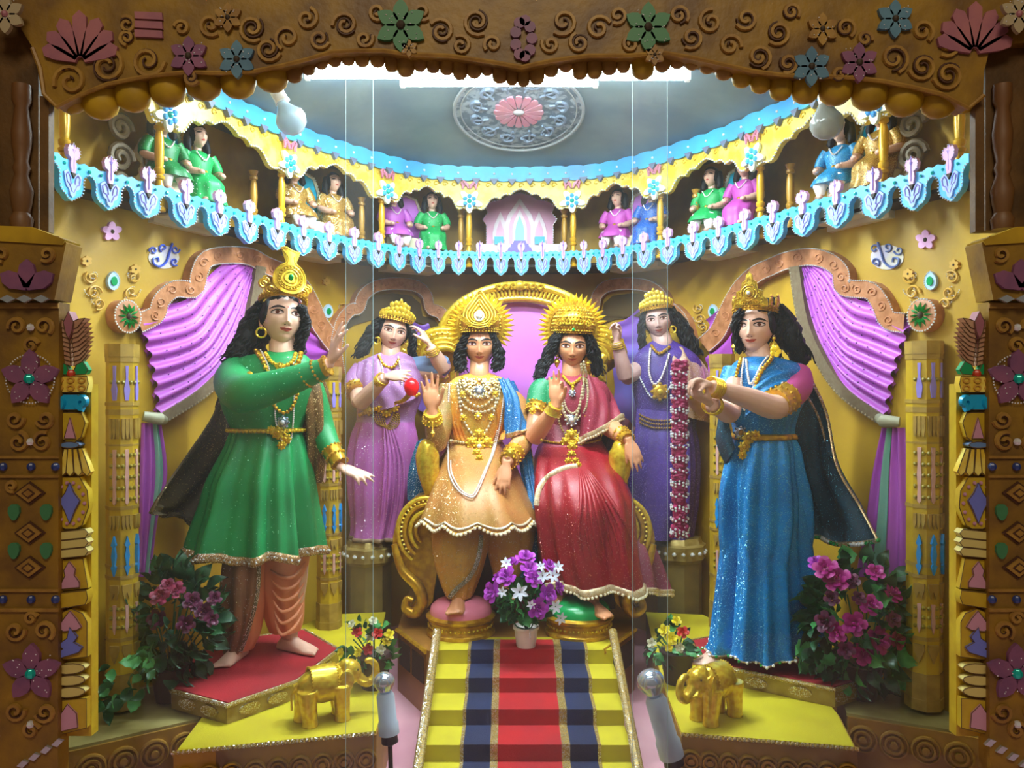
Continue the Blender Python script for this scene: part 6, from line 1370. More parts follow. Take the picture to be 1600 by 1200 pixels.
def man_gold():
    Y = 4.18; root = thing('crowned_statue', tuple(P(722, 960, 3.85)), 'seated statue in orange and gold tunic with onion crown, halo and raised open palm', 'statue')
    M, h = headM(749, 537, Y-.06, 68, 0, 0, 0)
    skin = MB(); neck = P(749, 584, Y)
    bodycore(skin, neck, M @ Vector((0, .05, -.25)), P(705, 612, Y), P(795, 612, Y), P(746, 700, Y), Y)
    S, E, W = P(703, 618, Y), P(684, 694, Y-.12), P(675, 644, Y-.28)
    limb(skin, [S, S.lerp(E, .5), E], [.055, .05, .045]); limb(skin, [E, E.lerp(W, .5), W], [.045, .04, .029])
    hand(skin, P(675, 640, Y-.28), Vector((-.09, 0, 1)), Vector((0, -1, .05)), .195, [(4, 6, 4), (2, 4, 4), (4, 6, 4), (6, 8, 6)], (38, 20), side=1, spread=7)
    S2, E2, W2 = P(797, 618, Y), P(816, 688, Y-.10), P(792, 722, Y-.37)
    limb(skin, [S2, S2.lerp(E2, .5), E2], [.055, .05, .045]); limb(skin, [E2, E2.lerp(W2, .5), W2], [.045, .04, .029])
    hand(skin, P(791, 726, Y-.38), Vector((-.16, -.45, -1)), Vector((.1, 1, -.45)), .165, [(6, 12, 10), (6, 12, 10), (8, 14, 10), (10, 16, 12)], (28, 20), side=-1, spread=5)
    for hp, kn, an, yk, td in ((P(725, 745, Y), P(718, 780, 3.86), P(718, 930, 3.84), 0, (-.08, -1, 0)), (P(775, 745, Y), P(785, 780, 3.90), P(790, 905, 3.95), 0, (.1, -1, 0))):
        limb(skin, [hp, lerp(hp, kn, .5), kn], [.085, .08, .065]); limb(skin, [kn, lerp(kn, an, .4), an], [.062, .058, .036])
        a = an.copy(); a.z = .535 if an.x < P(750, 0, 3.9).x else .57; foot(skin, a, td, .215); limb(skin, [an, Vector((a.x, a.y, a.z+.05))], [.036, .034])
    skin = remeshed(skin); hd = MB(); fig_head(root, hd, M); skin.add(hd.v, hd.f)
    skin.build('body', SKINF, root, smooth=180); face(root, M, 'lines')
    hr = MB(); hair_cap(hr, M, .30, vol=1.08, part=False)
    for s, xs in ((-1, (733, 724, 718, 722)), (1, (766, 774, 780, 776))):
        hair_locks(hr, [P(xs[0], 522, Y+.0), P(xs[1], 540, Y-.0), P(xs[2], 558, Y), P(xs[3], 578, Y-.02)], .032, 26, .012, .014, 20+s)
    hr.build('hair', HAIR, root, smooth=180)
    rb = Robe([(582, 736, 764, Y+.02, .04), (587, 718, 778, Y+.01, .06), (594, 706, 792, Y, .085), (604, 697, 801, Y, .10), (625, 693, 805, Y, .115), (655, 697, 798, Y, .112), (685, 706, 785, Y, .10), (698, 702, 790, Y-.01, .115), (715, 694, 800, Y-.06, .17), (745, 683, 812, Y-.14, .245), (775, 672, 824, Y-.19, .29), (798, 662, 838, Y-.21, .315), (806, 658, 842, Y-.21, .32)],
              [(7, .6, 0), (11, .4, 1)], [(0, 0), (.5, .01), (.7, .03), (1, .07)], seed=1, tw=.6, wave=lambda th, t: -sst((t-.8)/.2)*.034*abs(math.sin(6*th)))
    up = rb.mesh(130, 0, .56, mb=MB()); lo = rb.mesh(130, .56, 1); al = MB(); al.add(up.v, up.f); al.add(lo.v, lo.f); bv = al.bvh()
    up.build('tunic_top', YGOLD, root, smooth=180); tl = lo.build('tunic_skirt', TANG, root, smooth=180)
    # orange panels on the chest
    for s in (-1, 1):
        q = [[drape(bv, [(749+s*a, b)], .004)[0] for a, b in r] for r in (((50, 622), (36, 625), (26, 640)), ((50, 645), (40, 652), (28, 662)), ((42, 670), (34, 676), (22, 680)), ((38, 686), (30, 688), (16, 690)))]
        sh = sheet(q, 20, 20, lambda u, v: .004*math.sin(u*22), .004); sh.build('orange_pleats', ORANGE, root, smooth=180)
    b = band(rb, .965, 1.0, .007, 180); b.build('lace_hem', LACE, tl, smooth=180)
    b = band(rb, .925, .942, .006, 180); b.build('silver_braid', mat('silver lace', '#d8c8a8', .35, .3, glitter=.2), tl, smooth=180)
    hb = MB()
    for k in range(110): hb.ball(rb.at(2*PI*k/110, 1.0, .006), .009, 6, 4)
    hb.build('lace_scallops', mat('ivory lace', '#eadfc0', .5), tl, kind='stuff')
    BR = mat('bronze glitter sleeve', '#a8743c', .45, .1, glitter=.08, color2='#8e7a3c', nscale=12, gcol='#ffe9b0')
    sl = MB(); limb(sl, [P(705, 606, Y), P(694, 640, Y-.04), P(685, 684, Y-.11), P(684, 698, Y-.13)], [.062, .062, .054, .03], 18, samp=30); sl.build('sleeve', BR, root, smooth=180)
    sl = MB(); limb(sl, [P(684, 696, Y-.13), P(681, 680, Y-.18), P(677, 660, Y-.24)], [.045, .05, .042], 18, samp=20); sl.build('sleeve', BR, root, smooth=180)
    sl = MB(); limb(sl, [P(788, 614, Y), P(806, 634, Y-.01), P(812, 655, Y-.03), P(816, 686, Y-.08), P(806, 706, Y-.22), P(797, 717, Y-.34)], [.056, .062, .062, .056, .05, .04], 18, samp=30); sl.build('sleeve', TANG, root, smooth=180)
    cuff(root, P(676, 657, Y-.25), P(675, 645, Y-.28), .046, .036, GOLDL); cuff(root, P(803, 708, Y-.27), P(794, 720, Y-.355), .050, .040, GOLD)
    pendant(root, MB().ball(P(799, 712, Y-.31), .052, 12, 8).bvh(), 797, 708, 8, GOLDL, GOLDL, 'cuff_rosette')
    for x, y in ((676, 662), (674, 668)): pass
    t = MB(); t.tube([P(676, 660, Y-.31), P(676, 672, Y-.32)], .0025, 5); t.lathe([(.002, 0), (.012, -.015), (.006, -.03), (.001, -.034)], P(676, 672, Y-.32), 8); t.build('tassel', GOLDL, root)
    # blue shawl over the right-hand shoulder, down beside the lap
    rip = lambda u, v: .008*math.sin(u*24+v*4)
    sh = sheet([[P(778, 592, Y-.07), P(790, 592, Y-.06), P(803, 598, Y+.02)], [P(788, 625, Y-.115), P(806, 622, Y-.10), P(818, 632, Y+.02)], [P(788, 660, Y-.125), P(812, 655, Y-.13), P(826, 665, Y-.02)], [P(790, 682, Y-.13), P(812, 676, Y-.15), P(830, 672, Y-.06)]], 24, 26, rip, .008)
    a = sh.build('shawl', BLUES, root, smooth=180); bt = MB(); bt.tube([p+Vector((0, -.006, 0)) for p in sh.G[-1]], .014, 6, flat=.5); bt.build('gold_braid', mat('gold braid', '#b8974a', .4, .4, glitter=.25), a)
    sh = sheet([[P(808, 690, Y-.0), P(818, 690, Y-.03), P(826, 690, Y+.0)], [P(816, 740, Y-.1), P(826, 738, Y-.14), P(834, 735, Y-.1)], [P(822, 790, Y-.22), P(834, 788, Y-.26), P(842, 785, Y-.2)], [P(800, 850, Y-.22), P(820, 850, Y-.24), P(838, 850, Y-.18)], [P(798, 900, Y-.22), P(818, 902, Y-.22), P(836, 900, Y-.16)]], 20, 36, rip, .008)
    a = sh.build('shawl_tail', BLUES, root, smooth=180); bt = MB(); bt.tube([r[-1]+Vector((0, -.004, 0)) for r in sh.G[:24]], .011, 6, flat=.6); bt.build('gold_braid', mat('gold braid', '#b8974a', .4), a)
    sh = sheet([[P(652, 690, Y+.02), P(664, 686, Y-.0), P(676, 700, Y-.05)], [P(640, 740, Y+.02), P(655, 740, Y-.02), P(672, 745, Y-.08)], [P(636, 780, Y+.02), P(652, 785, Y-.02), P(668, 790, Y-.08)]], 16, 20, rip, .008); sh.build('shawl_end', mat('deep blue glitter cloth', '#155078', .5, .1, glitter=.08, color2='#1c6a8c'), root, smooth=180)
    # trousers
    for nm, rg, sd in (('trouser_leg', [(800, 672, 768, 3.90, .13), (830, 674, 766, 3.87, .12), (870, 676, 758, 3.86, .105), (905, 686, 748, 3.85, .08), (932, 697, 738, 3.84, .058)], 1), ('trouser_leg', [(800, 752, 838, 3.94, .12), (840, 756, 834, 3.94, .11), (880, 766, 822, 3.95, .09), (905, 772, 808, 3.95, .06)], 3)):
        r2 = Robe(rg, [(5, .6, 0), (9, .5, 1)], [(0, .02), (.4, .05), (1, .08)], seed=sd, tw=3, samp=30); o = r2.mesh(80, inner=False).build(nm, OCH, root, smooth=180)
    bd = MB(); bd.tube(crv([P(752, 836, 3.76), P(748, 870, 3.75), P(735, 900, 3.755), P(712, 922, 3.765), P(702, 934, 3.77)], 30), .012, 6, flat=.5); bd.build('trouser_border', mat('grey brown braid', '#77705a', .4, .4, glitter=.2), root)
    # jewellery
    CH = mat('diamond gold', '#c8a444', .25, .7, color2='#e8dcb8', nscale=90)
    necklace(root, bv, [(728, 590), (734, 604), (749, 610), (764, 604), (770, 590)], .010, .018, CH, off=.004)
    necklace(root, bv, [(722, 592), (728, 610), (749, 622), (770, 610), (777, 592)], .010, .019, CH)
    necklace(root, bv, [(718, 596), (726, 622), (749, 636), (771, 622), (780, 596)], .009, .020, CH)
    necklace(root, bv, [(714, 600), (724, 634), (749, 644), (774, 634), (782, 602)], .008, .02, mat('pearl gold', '#d8c8a0', .3, .4))
    bib = MB(); rr = random.Random(9)
    for k in range(150):
        x = rr.uniform(-25, 25); y = rr.uniform(592, 622)
        if abs(x) < 26-(y-592)*.4: bib.ball(drape(bv, [(749+x, y)], .006)[0], rr.uniform(.006, .012), 6, 4)
    bib.build('jewelled_collar', CH, root, kind='stuff')
    pendant(root, bv, 749, 611, 8, mat('steel filigree', '#aab4c4', .25, .8), SILVER); pendant(root, bv, 747, 650, 5, GOLDL, SILVER)
    for px, py in ((725, 592), (773, 592), (723, 616), (774, 616), (724, 653), (768, 652)): pendant(root, bv, px, py, 4.5, GOLDL, GOLDL, 'rosette')
    necklace(root, bv, [(716, 610), (722, 650), (736, 676), (746, 684), (758, 676), (770, 650), (777, 610)], .008, .021, mat('pearl gold', '#d8c8a0', .3, .4))
    necklace(root, bv, [(702, 600), (700, 650), (700, 700), (702, 740), (716, 766), (736, 777), (746, 768), (760, 735), (772, 705), (780, 670), (786, 630), (789, 602)], .005, .0105, PEARL, 'pearl_strand', 80, off=.012)
    necklace(root, bv, [(704, 720), (706, 740), (719, 764), (736, 774), (744, 765), (756, 738), (768, 710), (777, 672)], .0045, .0105, PEARL, 'pearl_strand', 60, off=.010)
    necklace(root, bv, [(704, 689), (725, 692), (745, 694), (768, 692), (784, 688)], .008, .015, CH, 'belt')
    for px, py, r in ((749, 679, 8), (738, 692, 9), (760, 692, 9), (749, 697, 8), (745, 708, 6), (749, 716, 5)): pendant(root, bv, px, py, r, GOLDL, GOLD if py != 697 else SILVER, 'buckle_rosette')
    # crown + halo
    prof = [(.40, .30), (.43, .32), (.405, .34), (.44, .37), (.41, .40), (.44, .46), (.46, .56), (.44, .68), (.37, .82), (.27, .95), (.17, 1.06), (.08, 1.14), (.085, 1.18), (.05, 1.21), (.055, 1.25), (.0, 1.31)]
    mb = MB(); mb.grid([[M @ Vector((r*math.sin(2*PI*k/40), -r*1.08*math.cos(2*PI*k/40), z)) for k in range(40)] for r, z in prof], cu=True); cr0 = mb.build('onion_crown', GOLD, root)
    mb = MB()
    for i in range(36):
        a = 2*PI*i/36
        for z, r in ((.315, .43), (.37, .44), (.41, .42)): mb.ball(M @ Vector((r*1.02*math.sin(a), -r*1.1*math.cos(a), z)), .024*h, 6, 4)
    mb.build('crown_beads', GOLDL, cr0, kind='stuff')
    f = lambda x, z, o=0: M @ Vector((x, -.52+x*x*.9+.62*max(0, z-.62)**1.25-o, z))
    for q, zc in ((.37, .69), (.30, .685), (.235, .675), (.17, .665)):
        mb = MB(); mb.tube([f(q*math.sin(a)*(1 if abs(a) < PI/2 else 1-.30*math.cos(a)**2), zc-.0+(-math.cos(a)*q*.80 if abs(a) < PI/2 else -math.cos(a)*q*(1.05+.55*math.cos(a)**6))) for a in [lerp(-PI, PI, k/40) for k in range(40)]], .022*h, 6, closed=True); mb.build('crown_ridge', GOLDL, cr0, smooth=180)
    mb = MB(); mb.tube([f(.10*math.sin(2*PI*k/20), .66+.11*math.cos(2*PI*k/20), .02) for k in range(20)], .02*h, 6, closed=True); mb.build('jewel_ring', SILVER, cr0); mb = MB(); mb.ball(f(0, .66, .02), .07*h, 10, 6); mb.build('jewel', SILVER, cr0)
    mb = MB()
    for s in (-1, 1):
        for k in range(5):
            cx, cz, rr = s*(.20+.06*k), .46+.05*k, .065; mb.tube([f(cx+s*rr*(1-q/15)*math.sin(q*.7), cz+rr*(1-q/15)*math.cos(q*.7), .02) for q in range(14)], .016*h, 5)
    mb.build_each('crown_scroll', GOLDL, cr0)
    ringsuns(root, M, (0, .50), .64)
    earring(root, M, -1); earring(root, M, 1)
RED = mat('crimson glitter sari', '#9c0f20', .42, .05, glitter=.02, color2='#840c1a', nscale=4, gcol='#ffc0b0')
REDB = mat('dusky crimson sari', '#9c2c42', .5, .02, glitter=.025, color2='#84243a', nscale=4, gcol='#ffc0c0')
REDT = mat('sheer crimson cloth', '#8a3a4c', .5, 0, glitter=.02, color2='#7a3044', nscale=4)
LACE2 = mat('gold lace', '#c8a878', .4, .2, glitter=.12, color2='#e0cfa8', nscale=60)
def woman_red():
    Y = 4.18; root = thing('crowned_statue', tuple(P(900, 960, 3.9)), 'seated statue of a woman in crimson sari over green blouse with halo', 'statue')
    M, h = headM(895, 541, Y-.08, 66, -4, -2, 2)
    skin = MB(); neck = P(893, 585, Y)
    bodycore(skin, neck, M @ Vector((0, .05, -.25)), P(850, 612, Y), P(940, 612, Y), P(893, 700, Y), Y)
    S, E, W = P(846, 615, Y), P(834, 684, Y-.14), P(868, 636, Y-.30)
    limb(skin, [S, S.lerp(E, .5), E], [.052, .052, .047]); limb(skin, [E, E.lerp(W, .5), W], [.048, .042, .027])
    hand(skin, P(869, 632, Y-.305), Vector((.02, .02, 1)), Vector((-.3, -1, .0)), .185, [(40, 50, 30), (6, 8, 6), (2, 4, 4), (-2, 4, 4)], (38, 42), side=1, spread=7)
    S2, E2, W2 = P(930, 622, Y), P(950, 666, Y-.08), P(981, 686, Y-.24)
    limb(skin, [S2, S2.lerp(E2, .5), E2], [.055, .054, .050]); limb(skin, [E2, E2.lerp(W2, .5), W2], [.050, .044, .029])
    hand(skin, P(983, 689, Y-.25), Vector((.38, -.25, -1)), Vector((-.1, 1, -.3)), .17, [(6, 12, 10), (6, 12, 10), (8, 14, 10), (10, 16, 12)], (24, 20), side=-1, spread=5)
    for an, z, td in ((P(878, 935, 3.95), .55, (-.4, -1, 0)), (P(925, 935, 3.82), .515, (.5, -1, 0))):
        limb(skin, [P(900, 790, 3.95), lerp(P(900, 790, 3.95), an, .5), an], [.08, .06, .036]); a = an.copy(); a.z = z; foot(skin, a, td, .2); limb(skin, [an, Vector((a.x, a.y, a.z+.05))], [.036, .034])
    skin = remeshed(skin); hd = MB(); fig_head(root, hd, M); skin.add(hd.v, hd.f)
    skin.build('body', SKINF, root, smooth=180); face(root, M, 'dot')
    hr = MB(); hair_cap(hr, M, .31)
    hair_locks(hr, [P(874, 518, Y-.0), P(862, 545, Y), P(850, 570, Y-.01), P(842, 590, Y-.03)], .035, 26, .010, .013, 31)
    hair_locks(hr, [P(914, 518, Y-.0), P(924, 540, Y+.02), P(930, 560, Y+.04), P(936, 585, Y+.05)], .035, 26, .010, .013, 32)
    hair_locks(hr, [P(876, 522, Y-.04), P(866, 538, Y-.04), P(863, 555, Y-.03)], .015, 10, .008, .010, 33); hair_locks(hr, [P(914, 522, Y-.04), P(921, 538, Y-.04), P(922, 560, Y-.03)], .015, 10, .008, .010, 34)
    hr.build('hair', HAIR, root, smooth=180)
    rb = Robe([(582, 878, 908, Y+.02, .04), (588, 862, 924, Y+.01, .06), (596, 848, 940, Y, .085), (606, 840, 950, Y, .10), (628, 840, 954, Y, .115), (655, 845, 948, Y, .112), (680, 850, 938, Y, .10), (696, 842, 944, Y-.02, .125), (715, 836, 956, Y-.08, .18), (745, 832, 972, Y-.15, .245), (780, 832, 986, Y-.20, .275), (815, 836, 990, Y-.22, .265), (850, 842, 992, Y-.24, .235), (890, 850, 1000, Y-.25, .215), (912, 856, 1006, Y-.25, .21)],
              [(6, .6, 0), (10, .5, 1), (15, .3, 2)], [(0, 0), (.35, .01), (.5, .02), (.6, .045), (1, .13)], seed=6, tw=-2.5, wave=lambda th, t: sst((t-.85)/.15)*.014*math.sin(6*th)+sst((t-.6)/.4)*.03*max(0, math.cos(th))*-1)
    up = rb.mesh(130, 0, .50); lo = rb.mesh(150, .50, 1); al = MB(); al.add(up.v, up.f); al.add(lo.v, lo.f); bv = al.bvh()
    up.build('sari_bodice', REDB, root, smooth=180); tl = lo.build('sari_skirt', RED, root, smooth=180)
    band(rb, .955, 1.0, .008, 150).build('lace_hem', LACE2, tl, smooth=180)
    hb = MB()
    for k in range(100): hb.ball(rb.at(2*PI*k/100, 1.0, .006), .008, 6, 4)
    hb.build('lace_scallops', mat('ivory lace', '#eadfc0', .5), tl, kind='stuff')
    # lighter top drape of the skirt with lace edge from hip to buckle
    bt = MB(); bt.tube([p for p in drape(bv, [(a, b) for a, b in cr([(838, 790), (842, 765), (856, 745), (880, 732), (902, 728)], 26)], .008)], .013, 7, flat=.5); bt.build('lace_edge', LACE2, root)
    pt = MB()
    for k in range(8):
        q = drape(bv, cr([(905+k*2, 735), (908+k*6, 775), (905+k*11, 830), (915+k*11, 880)], 26), .001)
        pt.tube(q, [.002+.009*math.sin(PI*min(1, i/26+.08)) for i in range(27)], 6)
    pt.build_each('pleat', RED, root, smooth=180)
    # side train flowing to the right
    sh = sheet([[P(952, 770, Y-.22), P(972, 768, Y-.16), P(985, 775, Y-.08)], [P(962, 820, Y-.28), P(985, 820, Y-.22), P(1000, 820, Y-.1)], [P(968, 870, Y-.34), P(1000, 872, Y-.28), P(1026, 868, Y-.14)], [P(966, 920, Y-.36), P(1008, 920, Y-.30), P(1050, 925, Y-.16)]], 44, 30, lambda u, v: .018*math.sin(u*21+v*1.5)*sst(v*1.5), .008)
    a = sh.build('sari_train', REDT, root, smooth=180); bt = MB(); bt.tube([p+Vector((0, -.004, -.004)) for p in sh.G[-1]], .013, 6, flat=.6); bt.beads([p+Vector((0, -.006, -.018)) for p in sh.G[-1]], .009, .014, 5, 4); bt.build('lace_hem', LACE2, a)
    GB = mat('green blouse', '#1c8a58', .5, 0, glitter=.02, color2='#15784a')
    sl = MB(); limb(sl, [P(856, 600, Y-.01), P(845, 612, Y-.02), P(839, 636, Y-.06)], [.055, .064, .058], 18, samp=20); sl.build('blouse_sleeve', GB, root, smooth=180)
    q = [[drape(bv, [p], .005)[0] for p in r] for r in (((866, 588), (856, 594), (848, 604)), ((876, 596), (862, 606), (848, 620)), ((880, 606), (868, 620), (850, 634)))]
    sheet(q, 10, 10, None, .004).build('blouse_front', GB, root, smooth=180)
    # pallu over the right-hand shoulder with lace end
    rip = lambda u, v: .008*math.sin(u*20+v*3)
    sh = sheet([[P(905, 586, Y-.06), P(922, 588, Y-.06), P(942, 598, Y+.01)], [P(908, 620, Y-.12), P(936, 618, Y-.115), P(958, 625, Y+.01)], [P(908, 655, Y-.13), P(940, 648, Y-.15), P(966, 640, Y-.05)], [P(905, 688, Y-.125), P(938, 672, Y-.17), P(974, 650, Y-.08)]], 26, 26, rip, .008)
    a = sh.build('shoulder_drape', REDB, root, smooth=180); bt = MB(); bt.tube([p+Vector((0, -.008, .004)) for p in sh.G[-1]], .013, 6, flat=.5); bt.beads([p+Vector((0, -.008, -.014)) for p in sh.G[-1]], .009, .014, 5, 4); bt.build('lace_edge', LACE2, a)
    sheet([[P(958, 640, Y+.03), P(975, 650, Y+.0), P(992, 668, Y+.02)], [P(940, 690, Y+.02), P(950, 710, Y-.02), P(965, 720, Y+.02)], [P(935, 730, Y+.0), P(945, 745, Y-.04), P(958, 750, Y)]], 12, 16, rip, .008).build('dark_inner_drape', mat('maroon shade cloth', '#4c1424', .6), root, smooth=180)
    # jewellery
    a_, b_ = P(843, 634, Y-.07), P(838, 646, Y-.09); cuff(root, a_, b_, .060, .058, GOLD, 'armlet'); pendant(root, MB().ball(P(835, 640, Y-.11), .05, 10, 8).bvh(), 832, 642, 5, GOLDL, GOLD, 'armlet_rosette')
    cuff(root, P(863, 645, Y-.285), P(868, 634, Y-.303), .040, .034, GOLDL, beads=False); cuff(root, P(970, 678, Y-.18), P(981, 688, Y-.24), .040, .035, GOLD)
    CH = mat('diamond gold', '#c8a444', .25, .7); C2 = mat('pearl gold', '#d8c8a0', .3, .4)
    necklace(root, bv, [(908, 570), (912, 600), (910, 625), (898, 645), (886, 640), (880, 620)], .0065, .012, C2, off=.012)
    necklace(root, bv, [(912, 566), (918, 600), (916, 635), (900, 655), (884, 650), (876, 632)], .0065, .012, C2, off=.014)
    necklace(root, bv, [(880, 588), (893, 600), (908, 590)], .009, .015, GOLDL, off=.008); necklace(root, bv, [(896, 600), (894, 612)], .009, .015, GOLDL, off=.01)
    necklace(root, bv, [(870, 615), (874, 660), (886, 680), (900, 682), (912, 662), (920, 620), (914, 590)], .007, .014, CH, off=.012)
    necklace(root, bv, [(874, 610), (880, 640), (892, 662), (904, 640), (912, 600)], .009, .017, C2, off=.012)
    pendant(root, bv, 893, 656, 9, mat('steel filigree', '#aab4c4', .25, .8), SILVER, name='large_pendant'); pendant(root, bv, 894, 614, 5, mat('steel filigree', '#aab4c4', .25, .8), SILVER)
    for px, py, r in ((872, 648, 5), (914, 650, 5), (893, 680, 9), (884, 690, 7), (903, 690, 7), (894, 698, 7), (893, 710, 6), (888, 720, 5), (899, 720, 5), (904, 726, 4)): pendant(root, bv, px, py, r, GOLDL, GOLD, 'buckle_rosette')
    necklace(root, bv, [(846, 688), (870, 692), (915, 692), (940, 686)], .007, .013, GOLD, 'belt')
    # crown dome + halo
    prof = [(.40, .33), (.43, .35), (.405, .37), (.45, .39), (.43, .42), (.46, .47), (.49, .56), (.47, .70), (.40, .84), (.28, .95), (.15, 1.01), (.05, 1.03), (.05, 1.08), (0, 1.12)]
    mb = MB(); mb.grid([[M @ Vector((r*math.sin(2*PI*k/40), -r*1.02*math.cos(2*PI*k/40), z)) for k in range(40)] for r, z in prof], cu=True); c0 = mb.build('dome_crown', GOLD, root)
    mb = MB(); rr = random.Random(5)
    for j, (r, z) in enumerate([(.43, .345), (.45, .40), (.465, .48), (.495, .56), (.49, .64), (.465, .72), (.42, .81), (.35, .89), (.27, .955)]):
        n = int(r*80)
        for i in range(n): a = 2*PI*i/n+.1*j; mb.ball(M @ Vector((r*1.02*math.sin(a), -r*1.04*math.cos(a), z)), (.018+.012*(j % 2))*h, 5, 4)
    mb.build('crown_beads', GOLDL, c0, kind='stuff'); mb = MB(); mb.ball(M @ Vector((0, -.49, .42)), .04*h, 8, 5); mb.build('green_jewel', GREENJ, c0)
    mb = MB()
    for s in (-1, 1):
        for cx, cz, r2 in ((.14, .62, .11), (.34, .58, .09), (.10, .82, .08)):
            mb.tube([M @ Vector((s*(cx+r2*(1-q/15)*math.sin(q*.7)), -.54+cx*cx*1.1+max(0, cz-.6)*.75, cz+r2*(1-q/15)*math.cos(q*.7))) for q in range(14)], .02*h, 5)
    mb.build_each('crown_scroll', GOLDL, c0)
    ringsuns(root, M, (-.02, .48), .68, 40)
    earring(root, M, -1); earring(root, M, 1)
man_gold(); woman_red()
# =================== ATTENDANT WOMEN BEHIND ===================
LILC = mat('lilac sari', '#b583b8', .5, 0, glitter=.02, color2='#a673ac', nscale=4)
PINKC = mat('orchid sari skirt', '#a2519c', .5, 0, glitter=.01, color2='#b868b4', nscale=3)
PURC = mat('purple sari', '#4c2f8c', .5, 0, glitter=.05, color2='#3c2472', nscale=4, gcol='#c0a8ff')
BEIG = mat('beige gold shawl', '#b89a84', .5, 0, glitter=.06, color2='#a88468', nscale=8)
def tiara(root, M):
    h = M.to_scale()[0]; crown_band(root, M, .30, .38, GOLD)
    for k in range(11):
        a = lerp(-1.25, 1.25, k/10); tall = .14+.26*math.cos(a*1.1)**2
        for j in range(3 if abs(k-5) < 3 else 2):
            mb = MB(); z = .40+tall*(j+.5)/3
            mb.ball(M @ Vector((.42*math.sin(a)+(.02 if j % 2 else 0), -.48*math.cos(a), z)), (.075*h, .045*h, .085*h), 7, 5); mb.build('tiara_leaf', GOLDL, root)
    mb = MB(); mb.ball(M @ Vector((0, -.5, .80)), (.04*h, .04*h, .07*h), 7, 5); mb.build('tiara_tip', GOLDL, root)
def woman_lilac():
    Y = 4.42; root = thing('crowned_statue', tuple(P(585, 842, Y)), 'standing statue of a woman in lilac sari and gold tiara, hand raised by her hair', 'statue')
    M, h = headM(617, 517, Y-.07, 61, 14, 0, 12)
    skin = MB(); neck = P(610, 554, Y)
    bodycore(skin, neck, M @ Vector((0, .05, -.25)), P(562, 585, Y), P(655, 580, Y), P(600, 660, Y), Y)
    S, E, W = P(558, 590, Y), P(562, 630, Y-.13), P(602, 590, Y-.26)
    limb(skin, [S, S.lerp(E, .5), E], [.05, .05, .045]); limb(skin, [E, E.lerp(W, .5), W], [.046, .042, .028])
    hand(skin, P(605, 588, Y-.27), Vector((1, -.1, .08)), Vector((.1, .9, -.45)), .15, [(10, 14, 10), (20, 25, 15), (26, 30, 20), (30, 35, 20)], (25, 25), side=1, spread=4)
    S2, E2, W2 = P(652, 580, Y), P(694, 578, Y-.06), P(672, 542, Y-.14)
    limb(skin, [S2, S2.lerp(E2, .5), E2], [.05, .05, .045]); limb(skin, [E2, E2.lerp(W2, .5), W2], [.046, .04, .027])
    hand(skin, P(671, 538, Y-.14), Vector((-.55, .0, 1)), Vector((-.8, .2, -.5)), .165, [(14, 20, 14), (20, 26, 20), (26, 30, 20), (30, 34, 24)], (36, 30), side=1, spread=6)
    skin = remeshed(skin); hd = MB(); fig_head(root, hd, M); skin.add(hd.v, hd.f)
    skin.build('body', SKIN, root, smooth=180); face(root, M, 'dot')
    hr = MB(); hair_cap(hr, M, .31)
    hair_locks(hr, [P(600, 498, Y), P(585, 515, Y), P(572, 535, Y), P(562, 556, Y-.02)], .042, 28, .010, .014, 41)
    hair_locks(hr, [P(636, 505, Y), P(645, 525, Y), P(643, 545, Y+.0), P(645, 562, Y-.0)], .024, 18, .008, .012, 42); hr.build('hair', HAIR, root, smooth=180)
    rb = Robe([(550, 596, 628, Y+.02, .04), (556, 582, 642, Y+.01, .06), (564, 566, 656, Y, .085), (576, 556, 664, Y, .10), (600, 552, 666, Y, .12), (630, 558, 656, Y, .11), (655, 560, 648, Y, .10), (680, 552, 652, Y, .12), (720, 546, 656, Y, .14), (770, 548, 648, Y, .14), (815, 552, 634, Y, .12), (842, 550, 626, Y, .12)],
              [(7, .6, 0), (11, .5, 1)], [(0, 0), (.4, .015), (.55, .05), (1, .13)], seed=8, tw=-2)
    up = rb.mesh(120, 0, .56); lo = rb.mesh(120, .56, 1); al = MB(); al.add(up.v, up.f); al.add(lo.v, lo.f); bv = al.bvh()
    up.build('sari_bodice', LILC, root, smooth=180); tl = lo.build('sari_skirt', PINKC, root, smooth=180); band(rb, .97, 1, .006).build('hem_border', mat('dull braid', '#8a7058', .5, .3), tl, smooth=180)
    sl = MB(); limb(sl, [P(566, 576, Y), P(556, 594, Y-.03), P(556, 610, Y-.07)], [.054, .060, .056], 16, samp=16); sl.build('sleeve', LILC, root, smooth=180); cuff(root, P(556, 606, Y-.06), P(558, 614, Y-.09), .060, .058, GOLD, 'armlet')
    sl = MB(); limb(sl, [P(648, 572, Y), P(672, 572, Y-.03), P(688, 574, Y-.05), P(688, 562, Y-.08)], [.052, .058, .056, .046], 16, samp=20); sl.build('blue_sleeve', mat('pale blue sleeve', '#7f9cc8', .5), root, smooth=180)
    bangle(root, P(598, 592, Y-.25), P(590, 600, Y-.22), .3, .036, GOLDL, 4); bangle(root, P(673, 545, Y-.14), P(678, 555, Y-.12), .3, .038, GOLDL, 4)
    sheet([[P(560, 566, Y-.05), P(585, 562, Y-.09), P(606, 566, Y-.09)], [P(555, 600, Y-.08), P(585, 600, Y-.14), P(625, 600, Y-.135)], [P(562, 640, Y-.06), P(600, 640, Y-.13), P(650, 622, Y-.12)]], 18, 20, lambda u, v: .005*math.sin(u*24), .006).build('shoulder_drape', LILC, root, smooth=180)
